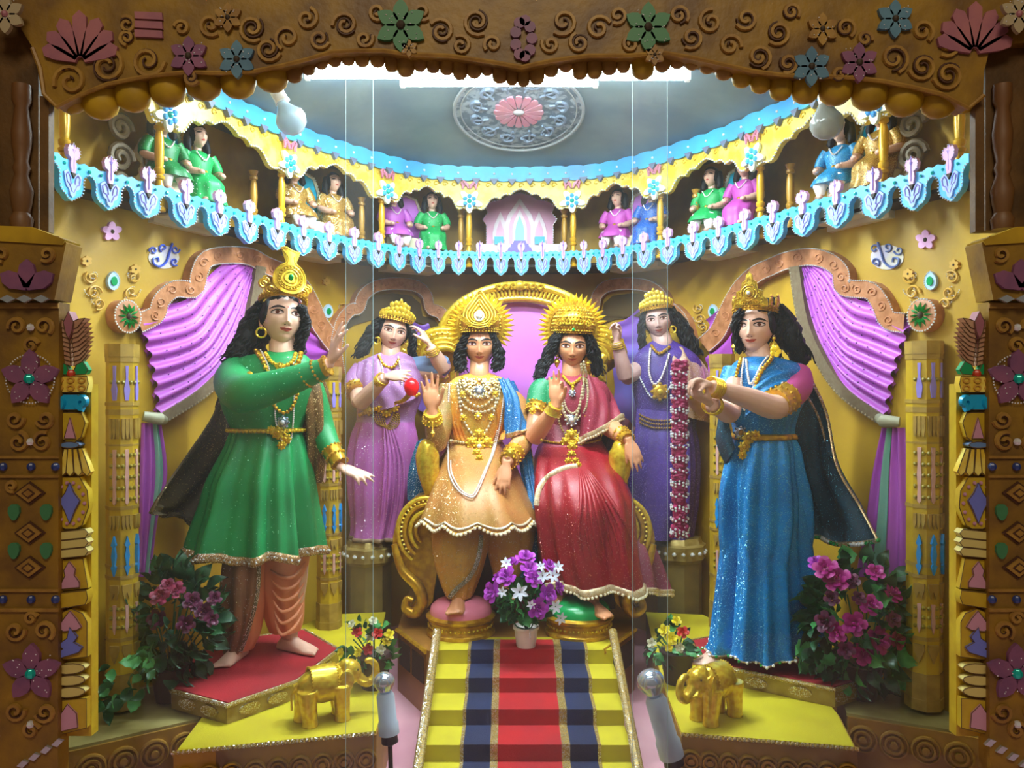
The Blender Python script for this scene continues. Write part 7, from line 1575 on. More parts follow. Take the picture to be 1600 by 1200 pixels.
    necklace(root, bv, [(593, 553), (598, 580), (604, 610), (618, 622), (628, 600), (622, 556)], .0055, .011, PEARL, 'pearl_strand', 40, off=.012); necklace(root, bv, [(592, 556), (600, 570), (614, 574), (624, 560)], .009, .016, GOLD, off=.01)
    necklace(root, bv, [(562, 648), (580, 642), (600, 634), (625, 630), (655, 616)], .011, .018, GOLD, 'belt', off=.012)
    for px, py, r in ((603, 628, 10), (592, 636, 7), (616, 636, 7), (576, 640, 8), (604, 644, 7)): pendant(root, bv, px, py, r, GOLD, GOLDL, 'belt_rosette')
    for k in range(5): necklace(root, bv, [(582+k*4, 645), (590+k*4, 662+k*2), (606+k*4, 664), (616+k*2, 646)], .005, .012, GOLDD, 'belt_chain')
    pt = MB()
    for k in range(5): pt.tube(drape(bv, cr([(600+k*3, 665), (602+k*7, 720), (598+k*8, 780), (592+k*7, 835)], 20), .002), [.003+.008*math.sin(PI*min(1, i/20+.1)) for i in range(21)], 6)
    pt.build_each('pleat', PINKC, root, smooth=180)
    tiara(root, M); earring(root, M, -1, 'hoop'); earring(root, M, 1, 'hoop')
    g = thing('horn', tuple(P(640, 605, Y-.3)), 'curved gold horn with a bright red ball end below the lilac woman\'s hand', 'horn')
    mb = MB(); mb.tube(crv([P(618, 629, Y-.2), P(628, 627, Y-.25), P(638, 618, Y-.28), P(643, 608, Y-.29)], 16), [.008+.0006*i for i in range(17)], 10); mb.build('horn_tube', GOLD, g)
    mb = MB(); mb.lathe([(.005, -.05), (.022, -.045), (.034, -.025), (.040, 0), (.036, .02), (.022, .037), (.003, .045)], P(643, 604, Y-.3), 18); mb.build('red_ball', mat('glossy red', '#f0121c', .25), g)
def woman_purple():
    Y = 4.42; root = thing('crowned_statue', tuple(P(1035, 835, Y)), 'standing statue of a woman in purple sari with gold tiara behind the garland', 'statue')
    M, h = headM(1027, 498, Y-.07, 58, -12, 0, -8)
    skin = MB(); neck = P(1036, 535, Y)
    bodycore(skin, neck, M @ Vector((0, .05, -.25)), P(1000, 575, Y), P(1085, 572, Y), P(1040, 660, Y), Y)
    S, E, W = P(1000, 575, Y), P(978, 590, Y-.1), P(964, 535, Y-.16)
    limb(skin, [S, S.lerp(E, .5), E], [.05, .048, .044]); limb(skin, [E, E.lerp(W, .5), W], [.045, .04, .027])
    hand(skin, P(964, 532, Y-.16), Vector((.0, -.1, 1)), Vector((-.6, -.7, 0)), .15, [(50, 50, 30), (45, 50, 35), (50, 55, 35), (55, 55, 35)], (30, 50), side=1, spread=5)
    S2, E2, W2 = P(1086, 575, Y), P(1094, 640, Y-.06), P(1076, 610, Y-.22)
    limb(skin, [S2, S2.lerp(E2, .5), E2], [.05, .048, .044]); limb(skin, [E2, E2.lerp(W2, .5), W2], [.045, .04, .027])
    hand(skin, P(1075, 606, Y-.23), Vector((-.45, -.1, 1)), Vector((-.4, .6, 0)), .14, [(20, 25, 20), (25, 25, 20), (30, 30, 20), (35, 30, 20)], (30, 30), side=1, spread=5)
    skin = remeshed(skin); hd = MB(); fig_head(root, hd, M); skin.add(hd.v, hd.f)
    skin.build('body', SKIND, root, smooth=180); face(root, M, 'dot')
    hr = MB(); hair_cap(hr, M, .31)
    hair_locks(hr, [P(1044, 485, Y), P(1062, 505, Y+.02), P(1075, 530, Y+.02), P(1088, 556, Y+.02)], .045, 30, .010, .014, 51)
    hair_locks(hr, [P(1010, 486, Y), P(1003, 505, Y), P(1003, 530, Y), P(1006, 548, Y+.02)], .02, 14, .008, .011, 52); hr.build('hair', HAIR, root, smooth=180)
    rb = Robe([(532, 1020, 1052, Y+.02, .04), (540, 1008, 1066, Y+.01, .06), (552, 995, 1084, Y, .085), (566, 988, 1094, Y, .10), (595, 986, 1098, Y, .12), (630, 992, 1088, Y, .11), (655, 996, 1082, Y, .10), (690, 988, 1088, Y, .12), (730, 984, 1090, Y, .13), (790, 982, 1086, Y, .13), (838, 980, 1078, Y, .12)],
              [(7, .6, 0), (11, .5, 1)], [(0, 0), (.4, .02), (.55, .06), (1, .13)], seed=9, tw=2)
    tm = rb.mesh(120); bv = tm.bvh(); tm.build('sari', PURC, root, smooth=180)
    sheet([[P(1048, 540, Y-.03), P(1068, 545, Y-.04), P(1086, 556, Y+.02)], [P(1052, 575, Y-.12), P(1080, 575, Y-.11), P(1106, 585, Y+.01)], [P(1060, 615, Y-.12), P(1085, 620, Y-.12), P(1110, 628, Y-.0)], [P(1068, 650, Y-.1), P(1088, 655, Y-.1), P(1108, 660, Y-.0)]], 18, 20, lambda u, v: .006*math.sin(u*20), .008).build('shawl', BEIG, root, smooth=180)
    bangle(root, W, E, .05, .036, GOLDL, 4); bangle(root, W2, E2, .1, .036, GOLDL, 3)
    necklace(root, bv, [(1016, 545), (1014, 580), (1022, 600), (1034, 588), (1046, 552)], .0065, .013, PEARL, 'pearl_strand', 40, off=.012); necklace(root, bv, [(1018, 540), (1030, 552), (1046, 542)], .009, .015, GOLD, off=.01)
    necklace(root, bv, [(1000, 590), (1015, 618), (1032, 622), (1050, 600)], .006, .014, SILVER, off=.012)
    pendant(root, bv, 1031, 612, 12, GOLD, GOLDL, name='large_pendant')
    for k in range(3): necklace(root, bv, [(1000, 648+k*6), (1020, 656+k*6), (1050, 656+k*6), (1078, 646+k*6)], .006, .014, GOLDD, 'belt')
    tiara(root, M); earring(root, M, -1, 'hoop'); earring(root, M, 1, 'hoop')
woman_lilac(); woman_purple()
# =================== DOLLS IN THE GALLERY ===================
HL = head_grid(30, 24); HLB = MB().grid(HL, cu=True).bvh()
def doll(px, base_z, yaw, top, skirt, male, lab, legs=None, off=-.10, rise=0, s=1.0):
    b = onw(TG, px, 0, off, z=base_z); root = thing('doll', tuple(b), lab, 'doll', 'seated dolls along the balcony')
    Mx = Matrix.Translation(b) @ ang(0, 0, yaw) @ Matrix.Scale(s, 4)
    m = lambda v: Mx @ Vector(v)
    hM = Mx @ Matrix.Translation((0, .035, .285)) @ ang(-14, 0, 0) @ Matrix.Scale(.098, 4)
    k = MB(M=None); k.grid([[hM @ p for p in r] for r in HL], cu=True)
    k.tube([m((0, .04, .20)), m((0, .04, .25))], .018*s, 8)
    for sd in (-1, 1):
        k.tube(crv([m((sd*.058, .03, .205)), m((sd*.082, .02, .15)), m((sd*.066, -.035, .125)), m((sd*.05, -.055, .122))], 10), [.018*s]*4+[.016*s]*3+[.013*s]*4, 8); k.ball(m((sd*.047, -.066, .118)), (.014*s, .018*s, .010*s), 8, 5)
        k.ball(m((sd*.03, -.075, .008)), (.014*s, .03*s, .012*s), 8, 5)
    k.build('body', SKIN, root, smooth=180)
    e = MB(); l = MB()
    for sd in (-1, 1):
        u, lo = almond(sd*.168, .022, .2, .04, .03, n=6, s=sd); patch(e, HLB, u, lo, .012, hM, 2)
        patch(e, HLB, [(sd*.05, .12), (sd*.17, .16), (sd*.28, .11)], [(sd*.05, .10), (sd*.17, .135), (sd*.28, .09)], .012, hM, 1)
    e.build('eye_paint', BLACK, root, smooth=180); u, lo = almond(0, -.283, .18, .03, .035, n=6); patch(l, HLB, u, lo, .012, hM, 2); l.build('lips', LIP, root, smooth=180)
    h = MB(); h.loft([[hM @ Vector((p.x*1.12, p.y*1.12 if p.y > 0 or p.z > .3 else p.y*.85, p.z*1.1 if p.y > 0 or p.z > .3 else p.z*.9)) for p in r] for r in HL[:18]])
    for sd in (-1, 1): h.tube([hM @ Vector((sd*.30, .1, .25)), hM @ Vector((sd*.40, .12, -.1)), hM @ Vector((sd*.46, .12, -.45)), hM @ Vector((sd*.42, .05, -.75 if not male else -.6))], [.018*s, .018*s, .016*s, .006*s], 7)
    h.build('hair', HAIR, root, smooth=180)
    def loft(name, rings, mt, folds=0, kf=9):
        q = cr(rings, 16); g = [[m((x0+rx*(1+folds*j/16*math.sin(kf*a))*math.cos(a), y0+ry*(1+folds*j/16*math.sin(kf*a))*math.sin(a), z)) for a in [2*PI*i/36 for i in range(36)]] for j, (z, x0, y0, rx, ry) in enumerate(q)]
        w = MB(); w.loft(g); return w.build(name, mt, root, smooth=180)
    loft('bodice', [(.228, 0, .04, .022, .02), (.215, 0, .035, .05, .03), (.195, 0, .03, .066, .038), (.16, 0, .028, .056, .04), (.125, 0, .03, .05, .04)], top)
    if male:
        loft('tunic_skirt', [(.14, 0, .03, .05, .042), (.11, 0, .01, .068, .07), (.085, 0, -.005, .078, .085), (.06, 0, -.01, .086, .09)], skirt, .06)
        for sd in (-1, 1):
            w = MB(); w.tube([m((sd*.036, -.04, .08)), m((sd*.035, -.06, .05)), m((sd*.032, -.06, .018))], [.03*s, .026*s, .015*s], 10); w.build('trouser_leg', legs or WHITE, root, smooth=180)
    else: loft('skirt', [(.14, 0, .03, .05, .042), (.11, 0, .01, .07, .07), (.08, 0, -.01, .074, .08), (.04, 0, -.025, .07, .065), (.0, 0, -.03, .078, .07)], skirt, .09)
    for sd in (-1, 1):
        w = MB(); w.tube(crv([m((sd*.055, .03, .21)), m((sd*.076, .024, .175)), m((sd*.081, .018, .15))], 8), .023*s, 9); w.build('sleeve', top, root, smooth=180)
    w = MB(); w.tube([m((.053*math.cos(a), .03+.045*math.sin(a), .13)) for a in [2*PI*i/18 for i in range(18)]], .005*s, 6, closed=True); w.ball(m((0, -.018, .13)), .011*s, 8, 5); w.build('belt', GOLD, root)
    w = MB(); w.beads([m(p) for p in crv([(-.028, -.002, .213), (-.012, -.012, .19), (0, -.016, .182), (.012, -.012, .19), (.028, -.002, .213)], 10)], .004*s, .008*s, 5, 3); w.build('necklace', PEARL, root)
    return root
DG = mat('doll green', '#12803c', .5, glitter=.008, color2='#0e6c34'); DGB = mat('doll emerald', '#12a352', .5, glitter=.01); DGO = mat('doll gold', '#b88a34', .4, .2, glitter=.25, color2='#a07428', gcol='#fff0b0'); DPU = mat('doll orchid', '#b457b8', .5); DMG = mat('doll magenta', '#b848a8', .5); DBL = mat('doll blue', '#1560c0', .45, glitter=.06); DTE = mat('doll teal blue', '#1a7fb0', .45, glitter=.12, gcol='#b0f0ff'); DPK = mat('doll pink purple', '#c050b0', .5)
BZ = H+.80
def yawat(px): n = nrm(TG, px); return math.degrees(math.atan2(n.x, -n.y))
def pair(pa, pb, pc, col, args, side_a=True):
    b = onw(TG, pc, 0, -.13, z=H+.695); y = yawat(pc); t = thing('doll_throne', tuple(b), args[4], 'seat'); Mx = Matrix.Translation(b) @ ang(0, 0, y)
    k = MB(); k.box(tuple(Mx @ Vector((0, .04, .08))), (.34, .13, .20), ang(0, 0, y)); k.build('bench', mat('cream bench', '#d8ccb0', .5), t)
    k = MB(); k.box(tuple(Mx @ Vector((0, -.06, .052))), (.34, .10, .10), ang(0, 0, y)); k.build('footrest', mat('cream bench', '#d8ccb0'), t)
    o = [(-.085, .12), (-.095, .25), (-.09, .36), (-.06, .43), (0, .45), (.06, .43), (.09, .36), (.095, .25), (.085, .12)]
    k = MB(); k.prism([Mx @ Vector((x, .085, z)) for x, z in o[::-1]], [Mx @ Vector((x, .10, z)) for x, z in o[::-1]]); k.build('back_panel', col, t)
    k = MB(); k.tube([Mx @ Vector((x*1.08, .08, z+.004)) for x, z in o], .008, 6); k.beads([Mx @ Vector((x*1.08, .07, z+.006)) for x, z in o], .005, .016, 5, 3); k.build('panel_rim', mat('ivory rim', '#dccfae', .4), t)
    for s in (-1, 1):
        k = MB(); q = crv([Mx @ Vector((s*x, yy_, z)) for x, yy_, z in ((.10, .08, .34), (.15, .07, .33), (.165, .07, .28), (.14, .07, .24), (.15, .06, .20), (.18, .05, .17), (.175, .04, .13), (.15, .04, .12))], 26); k.tube(q, [.012+.006*math.sin(i) for i in range(27)], 8); k.build('side_scroll', mat('ivory scroll', '#d9cba0', .4), t)
    for px, a in ((pa, args[0]), (pb, args[1])): doll(px, BZ, yawat(px)*.75, *a, s=1.1)
pair(290, 346, 318, CYANP, ((DG, DG, 1, 'doll in dark green tunic, far left of the balcony behind the first pillar', WHITE), (DGB, DGB, 0, 'doll in emerald green dress, second from the left on the balcony'), 0, 0, 'doll throne with cyan back between the two green dolls'))
pair(487, 545, 517, CYANP, ((DGO, DGO, 1, 'doll in gold tunic with green sleeves, right of the left hanging bulb', WHITE), (DGO, DGO, 0, 'doll in a gold glitter dress near the left glass joint'), 0, 0, 'doll throne with cyan back between the two gold dolls'))
pair(634, 681, 658, MAGP, ((DPU, DPU, 1, 'doll in orchid tunic left of the green dressed doll', WHITE), (DGB, DGB, 0, 'doll in green dress left of the toy palace'), 0, 0, 'doll throne with magenta back left of the toy palace'))
pair(949, 996, 973, MAGP, ((DPK, DPK, 1, 'doll in pink tunic right of the toy palace', WHITE), (DBL, DBL, 0, 'doll in royal blue dress at the right glass joint'), 0, 0, 'doll throne with magenta back right of the toy palace'))
pair(1086, 1135, 1110, CYANP, ((DGB, DGB, 1, 'doll in green tunic left of the magenta dressed doll', WHITE), (DMG, DMG, 0, 'doll in a magenta dress right of the green tunic doll'), 0, 0, 'doll throne with cyan back between green and magenta dolls'))
pair(1278, 1338, 1308, CYANP, ((DTE, DTE, 1, 'doll in glittering blue tunic under the right hanging bulb', WHITE), (DGO, DGO, 0, 'doll in a dull gold dress by the last right pillar'), 0, 0, 'doll throne with cyan back behind the right hanging bulb'))
# curved cream end chairs of the gallery with shade put into their colour
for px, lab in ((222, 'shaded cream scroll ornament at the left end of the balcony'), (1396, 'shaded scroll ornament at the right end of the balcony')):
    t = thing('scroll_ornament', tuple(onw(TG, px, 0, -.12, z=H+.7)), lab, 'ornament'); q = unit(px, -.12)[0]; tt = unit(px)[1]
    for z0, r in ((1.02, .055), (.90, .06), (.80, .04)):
        k = MB(); k.tube([q+tt*(r*(1-i/26)*math.cos(i*.5))+Vector((0, 0, z0+r*(1-i/26)*math.sin(i*.5))) for i in range(22)], .013, 7); k.build('scroll', mat('shaded ivory', '#6e5c40', .6), t)
# =================== FLOWERS, ELEPHANTS, LAMPS ===================
def rose_mesh(name, mt, seed=0):
    rnd = random.Random(seed); mb = MB()
    for ring, (n, r0, r1, h0, h1, w_) in enumerate([(3, .05, .16, .25, .75, .42), (4, .12, .36, .12, .72, .52), (5, .2, .70, .0, .55, .55), (5, .25, 1.0, -.1, .32, .6)]):
        for i in range(n):
            a = 2*PI*(i+.5*ring)/n+rnd.uniform(-.15, .15); rows = []
            for j in range(4):
                t = j/3; r = lerp(r0, r1, t**1.2); z = lerp(h0, h1, t)-(.12*t*t if ring > 1 else 0); row = []
                for q in range(5):
                    u = (q-2)/2; ww = w_*math.sin(PI*(.25+.55*t)); rr = r*(1-.12*u*u)+(.05*u*u if j == 3 else 0); row.append(Vector((rr*math.cos(a+u*ww*1.1), rr*math.sin(a+u*ww*1.1), z-.10*u*u*t)))
                rows.append(row)
            mb.grid(rows)
    mb.ball((0, 0, .35), (.14, .14, .3), 6, 4); mb.lathe([(.03, -.35), (.16, -.2), (.2, -.02)], (0, 0, 0), 6)
    me_o = mb.build(name, mt); return me_o
def leaf_mesh(name, mt, w_=.32, serr=0):
    mb = MB(); n = 7; L, C, Rr = [], [], []
    for i in range(n+1):
        t = i/n; ww = w_*math.sin(PI*t**.8)*(1+.25*serr*(i % 2)); z = .22*math.sin(PI*t)-.1*t; L.append(Vector((t, ww, z+.08))); C.append(Vector((t, 0, z))); Rr.append(Vector((t, -ww, z+.08)))
    mb.grid([L, C, Rr]); return mb.build(name, mt)
def lily_mesh(name, mt):
    mb = MB()
    for i in range(6):
        a = 2*PI*i/6; ca, sa = math.cos(a), math.sin(a); rows = []
        for j in range(5):
            t = j/4; r = .1+.9*t; z = .35*t-.25*t*t; w_ = .24*math.sin(PI*(.12+.86*t)); rows.append([Vector((r*ca-u*w_*sa, r*sa+u*w_*ca, z+.05*abs(u))) for u in (-1, 0, 1)])
        mb.grid(rows)
    return mb.build(name, mt)
def place(proto, parent, loc, scale, d, roll=0, first=None):
    """copy of proto with its +z (roses) or +x (leaves) turned towards d, as child of parent"""
    c = proto.copy(); COL.objects.link(c); c.parent = parent; q = Vector(d).normalized()
    ax = 'X' if proto.name.startswith(('leaf', 'fern')) or proto.get('ax') else 'Z'
    rot = q.to_track_quat('X' if proto.get('ax') == 1 else 'Z', 'Y' if proto.get('ax') == 1 else 'Y').to_matrix().to_4x4()
    if proto.get('ax') == 1: rot = rot @ Matrix.Rotation(roll, 4, 'X')
    else: rot = rot @ Matrix.Rotation(roll, 4, 'Z')
    c.matrix_local = Matrix.Translation(Vector(loc)-ORG[parent]) @ rot @ Matrix.Scale(scale, 4)
    if 'ax' in c: del c['ax']
    return c
def protos():
    d = {}
    d['purple'] = rose_mesh('rose', mat('purple petals', '#9a22a8', .5, color2='#b23cb8', nscale=2), 1); d['magenta'] = rose_mesh('rose', mat('magenta petals', '#b8228a', .5, color2='#98186a', nscale=2), 2); d['dark'] = rose_mesh('rose', mat('dark wine petals', '#4a1434', .5, color2='#6a1c44', nscale=2), 3); d['pink'] = rose_mesh('rose', mat('rose red petals', '#a03450', .5, color2='#7a2448', nscale=2), 4)
    d['red'] = rose_mesh('rose', mat('red petals', '#c02a20', .5), 5); d['yellow'] = rose_mesh('rose', mat('yellow petals', '#e0cc1c', .5), 6); d['white'] = rose_mesh('rose', mat('white petals', '#ccc8a8', .5), 7)
    d['lily'] = lily_mesh('lily', mat('white lily petals', '#d8dcec', .45))
    d['leaf'] = leaf_mesh('leaf', mat('dark green leaf', '#1e5a2c', .45, color2='#174822', nscale=3)); d['leafd'] = leaf_mesh('leaf', mat('deep green leaf', '#1c3c26', .5, color2='#23502e', nscale=3)); d['leafl'] = leaf_mesh('leaf', mat('light green leaf', '#4f9a50', .45, color2='#3c8446', nscale=3), .38, 1)  # three leaf greens, dark, deep and light, mixed through the bouquets
    for k in ('leaf', 'leafd', 'leafl'): d[k]['ax'] = 1
    return d
PR = protos()
def sph(rnd, c, rx, ry, rz, front=True):
    while True:
        v = Vector((rnd.uniform(-1, 1), rnd.uniform(-1, .5 if front else 1), rnd.uniform(-.8, 1)))
        if .5 < v.length <= 1: return c+Vector((v.x*rx, v.y*ry, v.z*rz)), v
# centre pot
def centre_pot():
    c = P(822, 1014, 3.64); c.z = .402; t = thing('flower_pot', tuple(c), 'white pot of purple roses and white lilies at the top of the stairs', 'flowers'); rnd = random.Random(5)
    k = MB(); k.lathe([(.0, .0), (.040, .0), (.044, .01), (.054, .085), (.060, .088), (.060, .098), (.052, .098), (.048, .085), (0, .08)], tuple(c), 28); k.build('pot', mat('white plastic pot', '#e6ded6', .35), t)
    C = P(818, 930, 3.62)
    for px, py, r, dy in [(821, 872, 17, 0), (800, 880, 13, .03), (828, 890, 16, -.05), (792, 902, 17, -.04), (770, 925, 18, -.03), (778, 903, 11, .04), (835, 905, 15, -.08), (855, 928, 17, -.04), (840, 950, 18, -.08), (858, 885, 14, .0), (872, 918, 13, .03), (812, 925, 14, -.10), (800, 955, 12, -.06)]:
        if (px, py) in ((812, 925), (800, 955)): continue
        p = P(px, py, 3.60+dy); place(PR['purple'], t, p, R_(r, 3.6), (p-C+Vector((0, -.08, .03))), rnd.uniform(0, 6))
    for px, py, r in [(812, 925, 15), (791, 880, 10), (848, 900, 11), (864, 900, 12), (872, 886, 10), (868, 948, 12), (876, 966, 11), (845, 885, 8), (830, 945, 8), (785, 925, 9)]:
        p = P(px, py, 3.50); k_ = place(PR['lily'], t, p, R_(r, 3.5), p-C+Vector((0, -.25, .02)), rnd.uniform(0, 6)); 
    for i in range(110):
        p, v = sph(rnd, P(820, 950, 3.62), .16, .12, .12); place(PR['leaf' if i % 3 else 'leafl'], t, p*.6+C*.4, rnd.uniform(.035, .07), v+Vector((0, -.3, 0)), rnd.uniform(-1, 1))
    k = MB()
    for i in range(14):
        p, v = sph(rnd, C, .12, .08, .12); k.tube([c+Vector((0, 0, .08)), c.lerp(p, .5)+Vector((0, 0, .02)), p], .003, 4)
    k.build('stems', mat('stem green', '#2c5a2c', .5), t, kind='stuff')
    k = MB(); k.beads([P(828, 985+q*2, 3.56) for q in range(7)], .004, .008, 5, 3); k.build('bead_string', SILVER, t, kind='stuff')
centre_pot()
def bush(name, lab, c, flowers, rx, ry, rz, cc, nleaf, leaves, scale, seed, extra=None, Y=3.0, leafscale=(.05, .10)):
    rnd = random.Random(seed); t = thing(name, tuple(c), lab, 'flowers')
    k = MB(); k.lathe([(0, 0), (.05, 0), (.07, .12), (.075, .13), (.06, .13), (0, .11)], tuple(c), 16); k.build('pot', mat('dark vase', '#3a2c24', .4), t)
    for px, py, r, kd in flowers:
        p = P(px, py, Y+rnd.uniform(-.08, .04)); place(PR[kd], t, p, R_(r, Y), p-cc+Vector((rnd.uniform(-.08, .08), -.14, .06)), rnd.uniform(0, 6))
    for i in range(nleaf):
        p, v = sph(rnd, cc, rx, ry, rz); place(PR[leaves[i % len(leaves)]], t, p, rnd.uniform(*leafscale), v+Vector((0, -.2, -.1)), rnd.uniform(-1.2, 1.2))
    k = MB()
    for i in range(18):
        p, v = sph(rnd, cc, rx*.9, ry*.9, rz*.9); k.tube(crv([c+Vector((0, 0, .1)), c.lerp(p, .5)+Vector((0, 0, .05)), p], 6), .003, 4)
    k.build('stems', mat('stem green', '#2c5a2c', .5), t, kind='stuff')
    if extra: extra(t, rnd)
    return t
def ferny(t, rnd):
    for i in range(34):
        px = rnd.uniform(165, 245); py = rnd.uniform(1030, 1110)-(px-165)*.35; p = P(px, py, 2.92+rnd.uniform(-.05, .05)); place(PR['leafl' if i % 3 == 0 else 'leaf'], t, p, rnd.uniform(.04, .075), Vector((rnd.uniform(-1, .2), -.4, rnd.uniform(-1.2, .3))), rnd.uniform(-1, 1))
bush('flower_bush', 'dark wine and pink silk roses with trailing leaves beside the green statue', Vector((P(265, 1000, 3.12).x, 3.12, .37)), [(250, 932, 16, 'pink'), (275, 922, 15, 'pink'), (262, 915, 12, 'pink'), (300, 940, 16, 'dark'), (245, 968, 17, 'dark'), (318, 955, 15, 'dark'), (290, 975, 15, 'dark'), (330, 968, 12, 'dark'), (335, 935, 12, 'dark')], .17, .10, .22, P(272, 975, 3.14), 230, ['leafd', 'leafd', 'leafd', 'leaf'], 1, 3, ferny, 3.02)
bush('flower_bush', 'large magenta silk rose bush on the right behind the blue statue\'s feet', Vector((P(1352, 1000, 3.12).x, 3.14, .37)), [(1290, 888, 20, 'magenta'), (1308, 905, 22, 'magenta'), (1275, 880, 14, 'purple'), (1330, 908, 14, 'dark'), (1368, 895, 15, 'magenta'), (1394, 928, 17, 'magenta'), (1360, 946, 18, 'magenta'), (1342, 935, 12, 'dark'), (1290, 972, 18, 'dark'), (1308, 988, 17, 'magenta'), (1335, 975, 20, 'magenta'), (1372, 1000, 23, 'magenta'), (1402, 1000, 16, 'magenta'), (1352, 1018, 23, 'magenta'), (1395, 968, 14, 'dark'), (1300, 935, 13, 'dark'), (1322, 1015, 14, 'dark')], .22, .12, .26, P(1345, 980, 3.14), 260, ['leafd', 'leaf', 'leafd', 'leafl'], 1, 4, None, 3.0)
bush('flower_vase', 'small vase of red, yellow and cream flowers behind the left gold elephant', Vector((P(585, 1060, 3.25).x, 3.25, .37)), [(558, 988, 9, 'red'), (590, 990, 9, 'red'), (575, 1015, 9, 'red'), (608, 992, 9, 'yellow'), (604, 1002, 8, 'yellow'), (533, 1020, 8, 'yellow'), (550, 975, 7, 'white'), (578, 995, 8, 'white'), (583, 970, 7, 'white'), (560, 1020, 7, 'yellow'), (595, 1015, 8, 'white')], .10, .07, .12, P(575, 1015, 3.25), 60, ['leaf', 'leafl'], 1, 6, None, 3.2, (.03, .06))
bush('flower_vase', 'small vase of yellow and red flowers behind the right gold elephant', Vector((P(1058, 1060, 3.3).x, 3.3, .37)), [(1038, 985, 10, 'yellow'), (1050, 998, 10, 'yellow'), (1057, 970, 8, 'yellow'), (1067, 988, 10, 'red'), (1018, 1005, 8, 'white'), (1062, 1012, 8, 'white'), (1045, 1012, 7, 'yellow')], .09, .06, .10, P(1048, 1010, 3.3), 50, ['leafd', 'leafl'], 1, 7, None, 3.22, (.03, .06))
for o in list(PR.values()): bpy.data.objects.remove(o)
# elephants
def elephant(root_loc, yaw, s, lab):
    t = thing('elephant', tuple(root_loc), lab, 'figurine'); M = Matrix.Translation(root_loc) @ ang(0, 0, yaw) @ Matrix.Scale(s, 4); b = MB(M)   # faces +x, height 1
    b.ball((0, 0, .60), (.46, .27, .30), 20, 14); b.ball((.05, 0, .74), (.30, .2, .2), 16, 10); b.ball((.46, 0, .74), (.21, .18, .22), 16, 12); b.ball((.40, 0, .86), (.13, .13, .12), 12, 8)
    for x, y, fx_ in ((.27, .15, .05), (.27, -.15, .02), (-.30, .15, -.03), (-.30, -.15, .04)): b.tube([(x, y, .6), (x+fx_*.3, y, .35), (x+fx_, y, .08), (x+fx_, y, 0)], [.18, .145, .13, .145], 14)
    b.tube(crv([(.55, 0, .72), (.68, 0, .56), (.80, 0, .50), (.92, 0, .60), (.92, 0, .78), (.82, 0, .88), (.74, 0, .86)], 24), [.10-.0022*i for i in range(25)], 12)
    for y in (-1, 1): b.tube([(.56, y*.10, .62), (.66, y*.13, .55), (.76, y*.13, .57)], [.035, .03, .01], 8)
    b.tube([(-.44, 0, .68), (-.54, 0, .5), (-.53, 0, .25)], [.03, .02, .025], 6)
    for y in (-1, 1):
        for q in range(3): b.ball((.36-.02*q, y*(.19+.02*q), .72-.06*q), (.10, .03, .14), 12, 8)
    bb = remeshed(b, .0032, 2); bb.build('body', GOLDL, t, smooth=180)
    for y in (-1, 1):
        e = MB(M); e.ball((.33, y*.235, .66), (.13, .022, .19), 14, 8, ang(0, 8, y*18)); e.build('ear', GOLDL, t, smooth=180)
    e = MB(M); rows = [[Vector((x, .285*math.sin(a)*(1-.25*(x/.4)**2), .62+.315*math.cos(a)*(1-.12*(x/.4)**2))) for a in [lerp(-1.5, 1.5, i/20) for i in range(21)]] for x in (-.24, -.12, 0, .12, .2)]
    e.grid(rows); e.beads([rows[0][i] for i in range(21)], .018, .05, 5, 4); e.beads([rows[-1][i] for i in range(21)], .018, .05, 5, 4); e.build('saddle_cloth', GOLDL, t)
    e = MB(M)
    for y in (-1, 1): e.ball((.56, y*.14, .80), .018, 6, 4)
    e.build('eyes', DARK, t)
elephant(Vector((P(505, 1145, 2.93).x, 2.93, .371)), 28, .215, 'gold elephant figurine with raised trunk facing right on the left yellow felt')
elephant(Vector((P(1118, 1140, 2.95).x, 2.95, .371)), 180-(-38), .215, 'gold elephant figurine with curled trunk facing left on the right yellow felt')
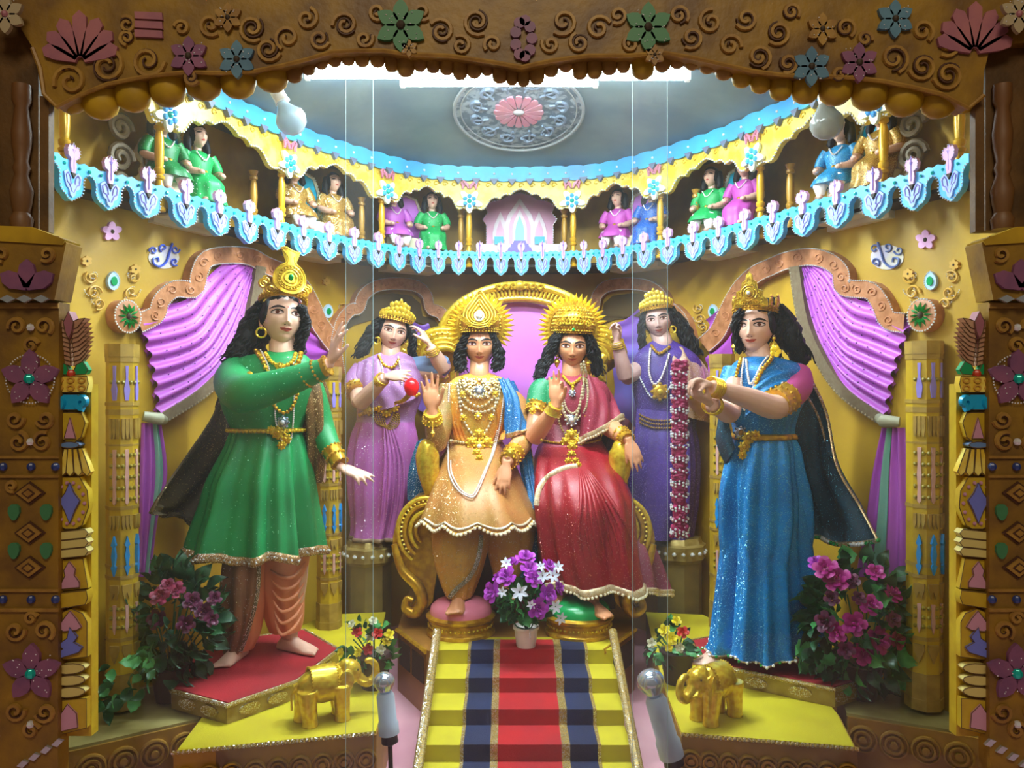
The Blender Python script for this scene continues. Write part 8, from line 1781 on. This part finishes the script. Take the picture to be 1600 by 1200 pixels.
# spot lamps at the bottom
HOLD = mat('pale blue lamp holder', '#b8c4d4', .35); CHR = mat('bulb silver', '#c4ccda', .12, .75)
for (b0, b1, hb, w0, w1, br, lab) in (((600, 1066), (602, 1082), (608, 1146), 14, 17, 17, 'spot bulb in pale upright holder left of the stairs'), ((1017, 1066), (1022, 1088), (1050, 1182), 17, 20, 22, 'larger spot bulb in leaning pale holder right of the stairs')):
    Y = 2.76; A, B, C = P(*b0, Y), P(*b1, Y), P(*hb, Y); t = thing('spot_lamp', (C.x, Y, FZ), lab, 'lamp'); d = (A-C).normalized(); Mz = d.to_track_quat('Z', 'Y').to_matrix().to_4x4(); r = R_(br, Y)
    k = MB(); k.lathe([(r*.35, -r*1.3), (r*.5, -r*.9), (r*.95, -r*.2), (r, .1*r), (r*.85, r*.55), (r*.45, r*.85), (0, r*.95)], tuple(A), 24, Mz); k.build('bulb', CHR, t, smooth=180)
    L = (B-C).length; w = R_(w0, Y); k = MB(); k.lathe([(w*.8, L), (w, L*.92), (w, L*.3), (w*1.15, L*.25), (w*1.15, 0), (w*.6, 0)], tuple(C), 20, Mz); k.build('holder', HOLD, t)
    k = MB(); k.lathe([(w*.9, .0), (w*.95, -.03), (w*.4, -.04)], tuple(C), 16, Mz); k.tube([C-d*.03, Vector((C.x-d.x*.1, Y, FZ+.01))], .008, 8); k.lathe([(.05, 0), (.05, .01), (.01, .015)], (C.x-d.x*.1, Y, FZ), 16); k.build('base', mat('black bakelite', '#15141c', .4), t)
# bulbs hanging below the valance
for (h0, h1, bc, br, lab, col) in (((418, 118), (442, 160), (455, 188), 24, 'white globe bulb hanging at the left below the carved valance', '#b8d4e4'), ((1286, 130), (1292, 172), (1292, 194), 26, 'unlit globe bulb hanging at the right below the carved valance', '#8c8c84')):
    Y = 2.82; A, B, C = P(*h0, Y), P(*h1, Y), P(*bc, Y); t = thing('hanging_bulb', tuple(A), lab, 'bulb'); d = (B-A).normalized(); Mz = d.to_track_quat('Z', 'Y').to_matrix().to_4x4(); L = (B-A).length; r = R_(br, Y)
    k = MB(); k.lathe([(.02, 0), (.024, .005), (.024, L*.9), (.028, L)], tuple(A), 18, Mz); k.build('holder', WHITE, t)
    k = MB(); k.lathe([(.018, -r*1.25), (r*.55, -r*.85), (r*.95, -r*.3), (r, .05*r), (r*.85, r*.5), (r*.5, r*.82), (0, r*.95)], tuple(C), 26, Mz); k.build('bulb', mat('bulb glass '+col, col, .2, .1), t, smooth=180)
    k = MB(); k.tube([A, A+Vector((0, 0, .3))], .004, 6); k.build('cord', BLACK, t)
